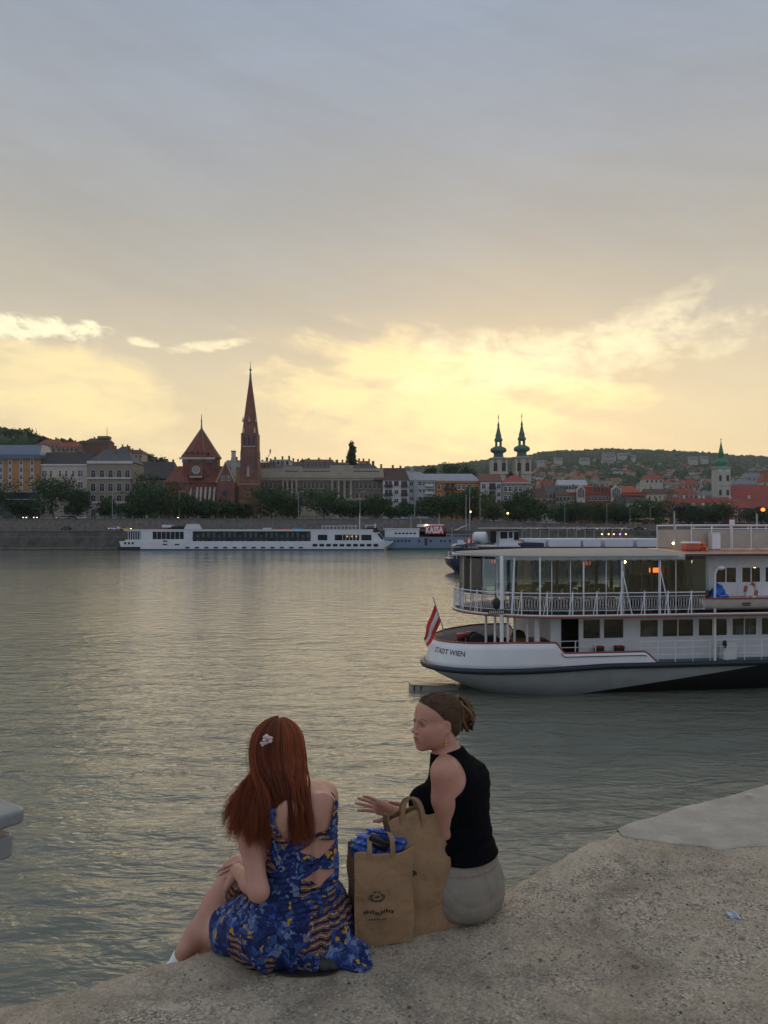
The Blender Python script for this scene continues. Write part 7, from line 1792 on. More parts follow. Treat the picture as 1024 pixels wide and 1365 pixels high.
    for px in (325,339.5): b.part('corner_turret', st, lambda m: m.rings([[(X(px)+r*math.cos(q), cy-3.2+r*math.sin(q), z) for q in np.linspace(0,2*PI,7)[:-1]] for r, z in ((.5,Z(577)),(.45,Z(574)),(.03,Z(569)))]), sp)
    for px, w in ((326.4,.62),(332.3,.85),(338.3,.62)):
        b.windows([X(px)], [Z(593.5)], w, 3.6, dkf, arched=True, y=cy-3.42, sill=False)
        b.part('belfry_sill', st, lambda m: m.box((X(px)-.75,cy-3.75,Z(596.2)),(X(px)+.75,cy-3.42,Z(594.6))), tw)
    for px in (324.8,338.6): b.part('slit_window', dkf, lambda m: m.box((X(px)-.45,cy-3.85,Z(630)),(X(px)+.45,cy-3.58,Z(609))), tw)
    b.part('canopied_niche', st, lambda m: m.prism([(X(329.3),Z(635.5)),(X(333.3),Z(635.5)),(X(332.6),Z(626)),(X(331.3),Z(620)),(X(330),Z(626))], cy-3.95, cy-3.62), tw)
    b.part('string_course', st, lambda m: m.box((cx-4.3,cy-4.35,Z(646)),(cx+4.3,cy-3.9,Z(645.2))), tw)
    b.part('doorway', dkf, lambda m: m.prism([(cx-.9,0),(cx+.9,0),(cx+.9,Z(682)),(cx,Z(677)),(cx-.9,Z(682))], cy-4.3, cy-4.16), tw)
    # roofs and chimney behind the church
    b = Bld('grey_chimney_stack', 'pale grey square chimney stack between church roof and spire', 308.5, 313.5, 380, base=20, cat='chimney'); b.part('stack', plaster('pale_grey', ()), lambda m: m.box((0,0,0),(b.w,2,b.Z(602)))); b.part('rim', dkf, lambda m: m.box((-.15,-.15,b.Z(602)+.01),(b.w+.15,2.15,b.Z(602)+.5)))
    b = Bld('back_house', 'grey roofed house with ochre wall behind the gap between church and spire', 300, 320, 385, base=14); b.body(plaster('ochre', ()), 624); b.roof(grey_t, 623.5, 612, depth=12, chim=2)
    b.windows([b.w*.3,b.w*.7], [b.Z(633)], 1.1, 1.8, wf)
def town_middle():
    # ---- the long palace
    b = Bld('long_palace', 'long grey brown palace with pale columns and stepped cornice, behind the bank trees', 345.5, 511, 338)
    dk = plaster('palace_dark', (.15,.125,.105), .2); pl = plaster('palace_stone', (.36,.315,.25), .25); X, Z = b.X, b.Z
    b.part('wall', dk, lambda m: m.box((0,0,-2),(b.w,18,Z(639))))
    for z0, z1, pr in ((640.5,637.5,.5),(637.4,633,.9),(633,629,.25),(668,664.5,.35)): b.part('cornice', pl, lambda m: m.box((-.2,-pr,Z(z0)),(b.w+.2,-.02,Z(z1))))
    b.part('attic', pl, lambda m: (m.box((0,.4,Z(637)),(b.w,3.5,Z(624.5)))))
    b.part('roof', grey_t_d, lambda m: m.gable(0,b.w,3.6,17.5,Z(630),Z(617.5),4,.1))
    for x0, x1, yt in ((376,402,622),(440,470,620),(494,511,627)): b.part('parapet_block', pl, lambda m: m.box((X(x0),.1,Z(634)),(X(x1),4.0,Z(yt))))
    for x0, x1 in ((380,398),(404,440),(472,506)): b.part('parapet_recess', pm('dark_stone', (.10,.09,.08), .9), lambda m: m.box((X(x0),-.0,Z(631.6)),(X(x1),.38 if not (380 <= x0 < 399) else .09,Z(627.5))))  # darker stone panels along the parapet
    b.part('plinth', pl, lambda m: m.box((-.1,-.6,-2),(b.w+.1,-.02,Z(672))))
    for px in (377.5,383.5,389.5,395.5, 443,451.5,459.5,468): b.part('column', pl, lambda m: m.lathe([(.75,Z(665)),(.62,Z(663)),(.55,Z(642)),(.78,Z(640.6))], (X(px),-.75,0), 12), smooth=True)
    up = [350,355.5,361,366.5,380.5,386.5,392.5,406.5,412,417.5,423,428.5,434,447,462.5,476,481.5,487.5,493.5,499.5,505]
    b.windows([X(p) for p in up], [Z(651)], 1.05, 2.7, pl, arched=True); b.windows([X(p) for p in up], [Z(664)], 1.05, 2.4, pl, arched=True); b.windows([X(p) for p in up[::2]], [Z(684)], 1.4, 3.0, dkf)
    r_ = random.Random(3)
    for px in (356,362,372,401,418,431,447,481,489,497): b.part('chimney', CHIM, lambda m: m.box((X(px)-.6,10,Z(622)),(X(px)+.6,11.2,Z(612.5+r_.uniform(-2,3)))))
    b.part('roof_mast', iron, lambda m: m.tube([(X(352),9,Z(618)),(X(353.5),9,Z(606)),(X(356),9,Z(602)),(X(356.5),9,Z(596.5))], .12, 5)); b.part('mast_panel', pale_metal, lambda m: m.box((X(355.3),8.9,Z(601)),(X(357.3),9.2,Z(596))))
    for i, (x0, x1, yw, yr, Y, wc, rc, lab) in enumerate([
        (343,362,617,613,400,(.22,.09,.07),pale_metal,'dull red block with pale flat roof right of the slender brick tower'),
        (362,386,613,611,402,(.40,.39,.37),pale_metal,'pale flat roofed block behind the left half of the palace'),
        (388,404,617,614,420,(.25,.21,.17),brown_t,'small brown roofed house behind the middle palace roof'),
        (403,446,617,611,425,(.26,.21,.17),brown_t,'wide brown roofed row behind the middle palace roof'),
        (446,466,619,615,420,(.30,.25,.20),brown_t,'brown roofed house just left of the poplar'),
        (476,494,619,613,415,(.30,.20,.15),red_t,'red roofed house just right of the poplar')]):
        b = Bld('back_house', lab, x0, x1, Y, base=12); b.body(plaster('back%d' % i, wc), yw); b.roof(rc, yw-.2, yr, depth=13, hip=2, chim=3)
        n = max(2, int((x1-x0)/5)); b.windows([b.w*(k+.5)/n for k in range(n)], [b.Z(yw)-2.4], 1.0, 1.5, dkf, sill=False)
    # ---- white block with balconies and brown roof
    b = Bld('white_block', 'white apartment block with dark brown roof and stacked balconies', 510.5, 545, 336); X, Z = b.X, b.Z
    b.body(plaster('white', (.56,.55,.54)), 640.5); b.roof(brown_t, 640, 622, x0=-3.5, depth=14, hip=2, chim=3)
    for z in (648.5,660,671.5,683): 
        b.balcony(X(512.5), X(523.5), Z(z)-.2, iron); b.balcony(X(534.5), X(543.5), Z(z)-.2, iron)
        b.windows([X(515.5),X(520.5),X(537),X(541)], [Z(z)], 1.0, 2.2, dkf, sill=False); b.windows([X(528.5)], [Z(z)+.5], 1.7, 1.7, wf if z != 648.5 else pm('red_blind', (.20,.05,.04)))
    b = Bld('grey_apartments', 'pale grey modern apartment block with flat grey roof beside the white block', 545.3, 580, 340); X, Z = b.X, b.Z
    b.body(plaster('cool_grey', (.40,.42,.45)), 640, 16); b.part('roof', pm('roof_pale_grey', (.27,.28,.29), .8, .15, .5), lambda m: m.add([(-1.5,-.6,Z(640.5)),(b.w+.3,-.6,Z(640.5)),(b.w+.3,16,Z(640.5)),(-1.5,16,Z(640.5)),(-4,10,Z(624)),(b.w-6,10,Z(627))],[(0,3,2,1),(0,1,5,4),(1,2,5),(2,3,4,5),(3,0,4)]))
    b.part('stair_bay', plaster('cool_grey_dark', (.31,.33,.36)), lambda m: m.box((X(551.5),-.8,-1),(X(556),-.02,Z(639)))); b.part('roof_box', plaster('pale_grey', ()), lambda m: m.box((X(548),8,Z(632)),(X(552),11,Z(620))))
    for z in (647,656.5,666.5,676,685): b.windows([X(p) for p in (548.5,560,566,572,577)], [Z(z)], 1.5, 1.5, wf, sill=False)
    for z in (648,658): b.balcony(X(566.5), X(578), Z(z)-.1, plaster('white', ()))
    b = Bld('orange_building', 'orange building with pale metal roof and dark corner balconies', 580.3, 640.5, 342); X, Z = b.X, b.Z
    b.body(plaster('orange', (.40,.165,.06)), 641); b.part('roof', pm('blue_grey_roof', (.24,.26,.29), .6, .15, .5), lambda m: m.add([(-.5,-.6,Z(641)),(b.w+.1,-.6,Z(641)),(b.w+.1,15,Z(641)),(-.5,15,Z(641)),(-5.5,7,Z(630)),(b.w-3,7,Z(630))],[(0,3,2,1),(0,1,5,4),(1,2,5),(2,3,4,5),(3,0,4)]))
    b.part('eaves_band', plaster('ochre', ()), lambda m: m.box((-.1,-.5,Z(644)),(b.w,-.02,Z(641.2))))
    for z in (652.5,664): b.balcony(X(592), X(608.5), Z(z)-.1, iron); b.windows([X(596.5),X(603.5)], [Z(z)], 1.4, 2.6, dkf, sill=False)
    b.windows([X(p) for p in (585,612,618,625,633)], [Z(652),Z(664),Z(676)], 1.3, 1.9, wf)
    b = Bld('balcony_house', 'pinkish white house with central dark balconies below a brown roof', 640.8, 668, 340); X, Z = b.X, b.Z
    b.body(plaster('rose_white', (.50,.44,.43)), 642); b.roof(tile('brown_red', (.16,.070,.048)), 641.5, 630, depth=13, hip=0, chim=1)
    for z in (651.5,662,672): b.balcony(X(652), X(661), Z(z)-.1, iron if z != 662 else plaster('rose_dark', (.22,.15,.14))); b.windows([X(654.5),X(658.5)], [Z(z)], 1.1, 2.3, dkf, sill=False); b.windows([X(645),X(665)], [Z(z)], 1.6, 2.0, wf)
    b = Bld('beige_house', 'grey beige corner house with bright red roof below the twin towers', 668.3, 707.5, 341); X, Z = b.X, b.Z
    b.body(plaster('grey_beige', (.255,.235,.20)), 643); b.roof(tile('bright_red', (.30,.055,.035)), 642.5, 632.5, depth=13, hip=6, chim=2)
    b.part('cornice', plaster('offwhite', ()), lambda m: m.box((-.1,-.5,Z(644.5)),(b.w+.2,-.02,Z(642.7))))
    b.windows([X(p) for p in (674,680,688,694)], [Z(655),Z(667),Z(679)], 1.4, 2.0, wf)
    for z in (656,666,676): b.balcony(X(700), X(707), Z(z)-.1, iron); b.windows([X(703.5)], [Z(z)], 1.3, 2.2, wf, sill=False)
def baroque_tower(b, cx, cy, hw, y, body, trim, cop, bell, clock=True):
    """square tower with cut corners, copper onion, open lantern and spire. y: dict of pixel rows"""
    Z = b.Z; sq = lambda h, z, c=.28: [(cx+px_*h, cy+py_*h, z) for px_, py_ in ((-1,-1+c),(-1+c,-1),(1-c,-1),(1,-1+c),(1,1-c),(1-c,1),(-1+c,1),(-1,1-c))]
    t = b.part('tower', body, lambda m: m.rings([sq(hw, -2, .18), sq(hw, Z(y['cornice']), .18)]))
    b.part('cornice', trim, lambda m: m.rings([sq(hw*1.03, Z(y['cornice'])+.01), sq(hw*1.16, Z(y['cornice'])+.5), sq(hw*1.18, Z(y['cornice'])+.9), sq(hw*1.05, Z(y['cornice'])+1.1)]), t)
    prof = y['dome']; o = b.part('onion_dome', cop, lambda m: m.lathe([(r*hw, Z(q)) for r, q in prof], (cx, cy, 0), 20), t, smooth=50)
    l0, l1, lr = y['lantern']
    for k in range(4):
        a = PI/4 + k*PI/2; b.part('lantern_pillar', cop, lambda m: m.tube([(cx+lr*hw*math.cos(a), cy+lr*hw*math.sin(a), Z(l0)-.3), (cx+lr*hw*math.cos(a), cy+lr*hw*math.sin(a), Z(l1)+.3)], hw*.11, 6), t)
    sp = b.part('spire', cop, lambda m: m.lathe([(r*hw, Z(q)) for r, q in y['spire']], (cx, cy, 0), 16), t, smooth=50)
    q = y['cross']; b.part('cross', pm('gilt_iron', (.12,.08,.03), .4, .2, 5), lambda m: (m.tube([(cx,cy,Z(y['spire'][-1][1])-.3),(cx,cy,Z(q))], .11, 6), m.tube([(cx-.55,cy,Z(q)-1.0),(cx+.55,cy,Z(q)-1.0)], .10, 6), m.sphere((cx,cy,(Z(q)+Z(y['spire'][-1][1]))/2), .42, 8, 6)), sp)
    for (wz, wh, ww, offs) in bell:
        for dx in offs: b.windows([cx+dx], [Z(wz)], ww, wh, pm('louvre_brown', (.17,.085,.04), .8), arched=True, y=cy-hw-.01, sill=False, parent=t)
    for dx in (-hw*.97, 0, hw*.97) if hw > 3.8 else (-hw*.95, hw*.95): b.part('pilaster', trim, lambda m: m.box((cx+dx*.86-.35, cy-hw-.16, -1), (cx+dx*.86+.35, cy-hw-.02, Z(y['cornice'])-.02)), t)
    return t
def churches():
    cop = pm('green_copper', (.055,.135,.105), .65, .35, .9, dirt=.5, dirt_col=(.02,.04,.035)); cream = plaster('church_cream', (.42,.38,.31)); trim = plaster('church_trim', (.47,.44,.38))
    b = Bld('twin_tower_church', 'cream baroque church with twin green copper onion spires', 655, 708, 430, cat='church'); X, Z = b.X, b.Z
    b.part('nave', cream, lambda m: m.box((X(656),6,-2),(X(707),40,Z(640)))); b.part('nave_roof', brown_t, lambda m: m.gable(X(656),X(707),6,40,Z(640),Z(628),0,.3,axis='y'))
    for px, dy in ((665.8, 1.8),(697.2, 0)):
        y = dict(cornice=611.5-dy*0, dome=[(1.0,611.8),(1.02,610),(.72,608),(.60,605.5),(.58,602.5),(.62,601.5),(.95,600),(1.02,597.5),(.90,595),(.60,593.5),(.45,592.5)], lantern=(592.5,586,.38), spire=[(.35,586.5),(.50,585.5),(.52,583),(.36,581),(.38,578.5),(.26,574),(.10,565.5),(.17,565),(.12,563.5),(.03,559)], cross=549.5)
        if dy: y = dict(cornice=y['cornice']+1, dome=[(r,q+1.6) for r,q in y['dome']], lantern=(594.1,587.6,.38), spire=[(r,q+1.4) for r,q in y['spire']], cross=551)
        baroque_tower(b, X(px), 3.6, 4.55, y, cream, trim, cop, [(628,4.6,1.9,(-2.35,2.35))])
        b.part('belfry_base', trim, lambda m: m.box((X(px)-5.0,-1.5,Z(632)),(X(px)+5.0,-1.02,Z(630))))
        for dx in (-2.4, 2.4): b.part('clock_face', pm('clock_grey', (.20,.20,.20), .6), lambda m: m.rings([[(X(px)+dx+r*math.cos(a), yy, Z(613.8)+r*math.sin(a)) for a in np.linspace(0,2*PI,17)[:-1]] for r, yy in ((.95,-.96),(.95,-1.12),(.75,-1.14))]))
    cop2 = pm('bright_copper', (.035,.17,.085), .6, .3, .9, dirt=.3, dirt_col=(.015,.05,.03))
    b = Bld('clock_tower_church', 'pale grey church tower with bright green onion dome, clock faces and red nave roof', 955.5, 975.5, 520, base=10, cat='church'); X, Z = b.X, b.Z
    y = dict(cornice=624.5, dome=[(1.0,624.8),(.98,622.5),(.90,621),(.93,619),(1.0,617),(.96,614.5),(.75,612.5),(.45,611),(.38,609)], lantern=(609.5,604,.30), spire=[(.34,605.5),(.38,603),(.30,601),(.20,596),(.06,589),(.03,586)], cross=582.5)
    baroque_tower(b, X(965.5), 5, 4.75, y, plaster('tower_grey', (.42,.41,.38)), trim, cop2, [(641,3.8,1.4,(-2.5,2.5)),(660,3.6,1.4,(-2.5,2.5))])
    for dx in (-2.5, 2.5):
        cf = b.part('clock_face', pm('clock_white', (.55,.55,.52), .6), lambda m: m.rings([[(X(965.5)+dx+r*math.cos(a), yy, Z(627.5)+r*math.sin(a)) for a in np.linspace(0,2*PI,21)[:-1]] for r, yy in ((1.3,.22),(1.3,.02),(1.1,0))]))
        b.part('clock_hand', iron, lambda m: (m.tube([(X(965.5)+dx,-.06,Z(627.5)),(X(965.5)+dx+.3,-.06,Z(627.5)+.8)], .07, 4), m.tube([(X(965.5)+dx,-.06,Z(627.5)),(X(965.5)+dx-.5,-.06,Z(627.5)+.15)], .07, 4)), cf)
    b.part('belt', trim, lambda m: m.box((X(955.2),.0,Z(646.5)),(X(975.8),.2,Z(645))))
    b.part('nave', plaster('tower_grey', ()), lambda m: m.box((X(976),8,-2),(X(1075),24,Z(663)))); b.part('nave_roof', tile('nave_red', (.27,.055,.038)), lambda m: m.gable(X(975.6),X(1076),7,25,Z(663.5),Z(645),0,0))
def town_right():
    mk = plaster('market_brick', (.20,.060,.042), .2)
    b = Bld('market_hall', 'red brick market hall with two pale arched glass gables', 755, 862, 470, base=10); X, Z = b.X, b.Z
    b.part('wall', mk, lambda m: m.box((0,2,-2),(b.w,22,Z(656)))); b.part('upper_wall', pm('market_red', (.27,.050,.034), .9, .15, .5), lambda m: m.box((X(782),4,Z(657)),(X(817),20,Z(648.5))))
    for x0, x1, zt in ((769.5,780.5,646.5),(815.5,828.5,647)):
        xm = (x0+x1)/2; g = b.part('gable', plaster('offwhite', ()), lambda m: m.prism([(X(x0),Z(670)),(X(x1),Z(670)),(X(x1),Z(652)),(X(xm),Z(zt)),(X(x0),Z(652))], .6, 2.5))
        b.part('gable_window', dkf, lambda m: m.prism([(X(x0+1.4),Z(663)),(X(x1-1.4),Z(663)),(X(x1-1.4),Z(653)),(X(xm),Z(649.3)),(X(x0+1.4),Z(653))], .4, .59), g)
        for k in range(1,4): b.part('mullion', plaster('offwhite', ()), lambda m: m.box((X(x0+1.4+(x1-x0-2.8)*k/4)-.10,.28,Z(663)),(X(x0+1.4+(x1-x0-2.8)*k/4)+.10,.39,Z(651.5))), g)
    b.part('hall_roof', tile('market_roof', (.34,.085,.040)), lambda m: m.gable(X(775),X(799),2.5,24,Z(657),Z(646),2,0)); b.part('end_roof', tile('market_roof', ()), lambda m: m.gable(X(829),X(862),1.5,22,Z(660),Z(646.5),5,.4))
    b.windows([X(p) for p in (796,801,806,811)], [Z(655)], 1.0, 2.2, dkf, y=4, sill=False); b.windows([X(p) for p in (757.5,761,764.5,786,791,796,801,806,811)], [Z(667)], 1.3, 2.6, plaster('offwhite', ()), y=2)
    for px in (769,797,808,829): b.part('chimney', CHIM, lambda m: m.box((X(px)-.5,8,Z(650)),(X(px)+.5,9,Z(644.5))))
    L = [('low_white_house','low white house with pilasters and dark brown hipped roof at the embankment',715,752,684,671.5,375,(.48,.46,.42),brown_t,3,5,1,(1.2,2.4)),
         ('tan_house','plain tan gabled house right of the twin tower church',707,729,663,650,420,(.32,.23,.14),brown_t,0,3,1,(1.0,1.4)),
         ('grey_gables','grey apartment house with dark mansard roof above the low white house',721,752,657,646,430,(.30,.29,.28),grey_t_d,3,6,2,(1.1,1.8)),
         ('brown_gables','greyish brown gabled house left of the market hall',741,760,661,652,425,(.27,.24,.22),brown_t,2,4,2,(1.0,1.7)),
         ('pale_depot','long pale flat depot on the slope above the market hall',745,783,647,639,640,(.40,.39,.36),pale_metal,0,9,1,(1.8,2.2)),
         ('dark_annex','dark plain annex below the right end of the market hall',824,838,676,661,420,(.07,.07,.075),dark_t,1,3,1,(1.0,1.6)),
         ('white_annex','small white house with dark flat roof beside the dark annex',836,868,671,662,418,(.52,.53,.54),dark_t,2,4,1,(1.0,1.6)),
         ('cream_house','cream house with long brown roof left of the red roofed palace',863,903,659,651,520,(.45,.40,.28),brown_t,0,6,2,(1.2,1.8)),
         ('red_hip_house','red hip roofed house between cream house and clock tower',900,931,659,649,525,(.38,.30,.24),red_t,4,5,1,(1.1,1.6)),
         ('white_boxes','cluster of small white flat blocks left of the clock tower',917,940,660,651,560,(.46,.47,.48),grey_t,1,4,2,(1.1,1.4)),
         ('white_tall_block','pale house between white blocks and clock tower',938,956,661,653,540,(.42,.41,.38),grey_t,2,4,2,(1.0,1.6)),
         ('pale_villa','pale villa with reddish roof on the slope above the cream house',860,884,639,632,700,(.45,.40,.35),red_t,2,4,1,(1.4,1.8)),
         ('red_roof_block','orange red roofed house on the slope left of the clock tower',912,934,646,638,680,(.36,.27,.21),red_t,3,4,1,(1.2,1.6)),
         ('slope_house','grey roofed house on the slope over the depot',720,741,651,640,560,(.36,.33,.29),red_t,2,4,2,(1.1,1.6)),
         ('domed_hall','wide grey roofed hall on the slope right of the clock tower',976,1012,646,638,700,(.32,.32,.31),grey_t,3,7,1,(1.3,1.8)),
         ('far_grey_block','pale block with grey roof behind the domed hall',993,1018,637,629,800,(.38,.37,.36),grey_t,3,5,1,(1.4,1.8)),
         ('red_gable','steep red gabled house at the right edge below the hill',1016,1046,643,628,760,(.40,.36,.32),red_t,4,4,1,(1.3,1.8))]
    for nm, lab, x0, x1, yw, yr, Y, wc, rc, hip, nw, nf, (ww, wh) in L:
        b = Bld(nm, lab, x0, x1, Y, base=10 if Y < 500 else max(10, ZW(yw, Y)-14)); b.body(plaster(nm, wc), yw); b.roof(rc, yw-.3, yr, depth=14, hip=hip*b.s*2, chim=2 if nm != 'pale_depot' else 0)
        for f in range(nf): b.windows([b.w*(k+.5)/nw for k in range(nw)], [b.Z(yw)-wh-.9-f*3.3], ww, wh, wf if nm in ('low_white_house','cream_house') else dkf, sill=False)
    # ---- big red palace at the right
    b = Bld('red_palace', 'long red brick palace with sweeping red tiled roofs and white windows at right', 886, 1075, 400, base=10); X, Z = b.X, b.Z
    rw = plaster('palace_red', (.18,.050,.038), .2); rt = tile('palace_roof', (.23,.048,.034))
    b.part('wall', rw, lambda m: m.box((0,3,-2),(b.w,18,Z(676)))); b.part('front_wing', rw, lambda m: m.box((X(972),-1,-2),(X(1000),3.5,Z(677))))
    r = b.part('roof', rt, lambda m: m.add([(X(880),2,Z(679)),(b.w,2,Z(677)),(b.w,19,Z(677)),(X(880),19,Z(679)),(X(898),10,Z(661.5)),(b.w,10,Z(662))],[(0,3,2,1),(0,1,5,4),(1,2,5),(2,3,4,5),(3,0,4)]))
    b.part('wing_roof', rt, lambda m: m.add([(X(970),-1.6,Z(678)),(X(1002),-1.6,Z(678)),(X(1002),9,Z(664)),(X(970),9,Z(664)),(X(970),9,Z(678)),(X(1002),9,Z(678))],[(0,1,2,3),(0,3,4),(1,5,2),(3,2,5,4),(0,4,5,1)]))
    b.windows([X(979.5),X(990)], [Z(685.5),Z(695.5)], 1.7, 2.1, wf, y=-1); b.windows([X(p) for p in (889.5,893,905,915,925,935,945,955,965,1006,1014,1022,1030)], [Z(685.5),Z(695.5)], 1.3, 2.0, wf, y=3)
    for px in (921,948,942,984,1010): b.part('chimney', plaster('offwhite', ()), lambda m: m.box((X(px)-.5,9,Z(667)),(X(px)+.5,10,Z(659.5))), r)
    for px in (928,941,953,962,976): b.part('dormer', plaster('offwhite', ()), lambda m: m.prism([(X(px)-.8,Z(675)),(X(px)+.8,Z(675)),(X(px)+.8,Z(672.5)),(X(px),Z(670.5)),(X(px)-.8,Z(672.5))], 2.2, 4.5), r)
    b.part('corner_turret', plaster('turret_brown', (.20,.13,.10)), lambda m: m.box((X(896),5,Z(668)),(X(902),8,Z(655)))); b.part('turret_roof', brown_t, lambda m: m.rings([[(X(895),4.5,Z(655)),(X(903),4.5,Z(655)),(X(903),8.5,Z(655)),(X(895),8.5,Z(655))],[(X(898.9),6.4,Z(650)),(X(899.1),6.4,Z(650)),(X(899.1),6.6,Z(650)),(X(898.9),6.6,Z(650))]]))
def hill_houses():
    rg = random.Random(31); protos = []
    W_ = [(.40,.38,.35),(.34,.31,.25),(.46,.46,.45),(.28,.26,.24),(.36,.29,.21)]; kinds = []
    for k in range(10):
        wl = plaster('villa%d' % (k % 5), W_[k % 5]); rf = [red_t, brown_t, grey_t, red_t, tile('orange', (.28,.10,.05))][k % 5 if k < 5 else (k*3) % 5]
        mb = MB(); w = rg.uniform(9, 17); d = rg.uniform(8, 12); h = rg.uniform(5.5, 10)
        mb.mat(0).box((-w/2,0,-6),(w/2,d,h)); mb.mat(1).gable(-w/2,w/2,0,d,h+.02,h+rg.uniform(2.2,4.5),rg.choice([0,0,2.5]),.5, axis='x' if k % 3 else 'y')
        mb.mat(2)
        n = int(w/3)
        for f in range(int(h/3)):
            for q in range(n): x = -w/2 + w*(q+.5)/n; mb.box((x-.6,-.06,1+f*3.1),(x+.6,-.01,2.6+f*3.1))
        if k % 2: mb.mat(0).box((w*.2,d*.4,h),(w*.2+1,d*.4+1,h+4.6))
        protos.append((mb, [wl, rf, GLS], ['white','cream','pale','grey','ochre'][k % 5], {0:'red',1:'brown',2:'grey'}.get([0,1,2,0,4][k % 5 if k < 5 else (k*3) % 5], 'orange')))
    objs = [None]*10; placed = []; tries = 0
    while len(placed) < 190 and tries < 9000:
        tries += 1
        px = rg.uniform(700, 1060); Y = 720 + 1750*rg.random()**.85
        if Y > 1500 and not (rg.random() < .55 + .4*math.sin(px*.07)): continue
        if Y > 2150: continue
        x = XW(px, Y); z = hill_z(x, Y)
        if any(abs(px-a) < 5.5*900/Y*1.2 and abs(Y-b_) < 60 for a, b_ in placed): continue
        placed.append((px, Y)); k = rg.randrange(10); mb, ms, wn, rn = protos[k]
        if objs[k] is None: objs[k] = o = mb.build('hill_house', ms)
        else: o = objs[k].copy(); COL.objects.link(o)
        o.location = (x, Y, z+2.5); o.rotation_euler = (0,0,rg.uniform(-.7,.7))
        tag(o, 'tiny %s walled house with %s roof among trees on the right hand hillside' % (wn, rn), 'house', '%s walled %s roofed hillside houses' % (wn, rn))
    for px, py, w, h, Y in ((812,607,26,7,1900),(813,611,30,7,1880),(811,616,28,7,1860),(833,608,30,8,1950),(842,611,22,8,1950),(745,614,18,7,1800),(780,615,22,8,1780),(722,617,16,6,1700),(925,613,20,8,1850),(940,612,16,7,1850)):
        x = XW(px, Y); b = MB(); b.mat(0).box((-w/2,0,-12),(w/2,12,h)); b.mat(2)
        for f in range(int(h/3.2)):
            for q in range(int(w/4)): xx = -w/2 + 4*(q+.5); b.box((xx-1.2,-.08,.6+f*3.2),(xx+1.2,-.01,2.4+f*3.2))
        b.mat(1).box((-w/2-.3,-.3,h+.01),(w/2+.3,12.3,h+.5))
        o = b.build('hill_block', [plaster('terrace', (.34,.33,.31)), grey_t, GLS]); o.location = (x, Y, ZW(py, Y)); tag(o, 'pale flat roofed terrace block high on the wooded hillside', 'building', 'pale terrace blocks high on the hillside')
town_left(); brick_church(); town_middle(); churches(); town_right(); hill_houses()
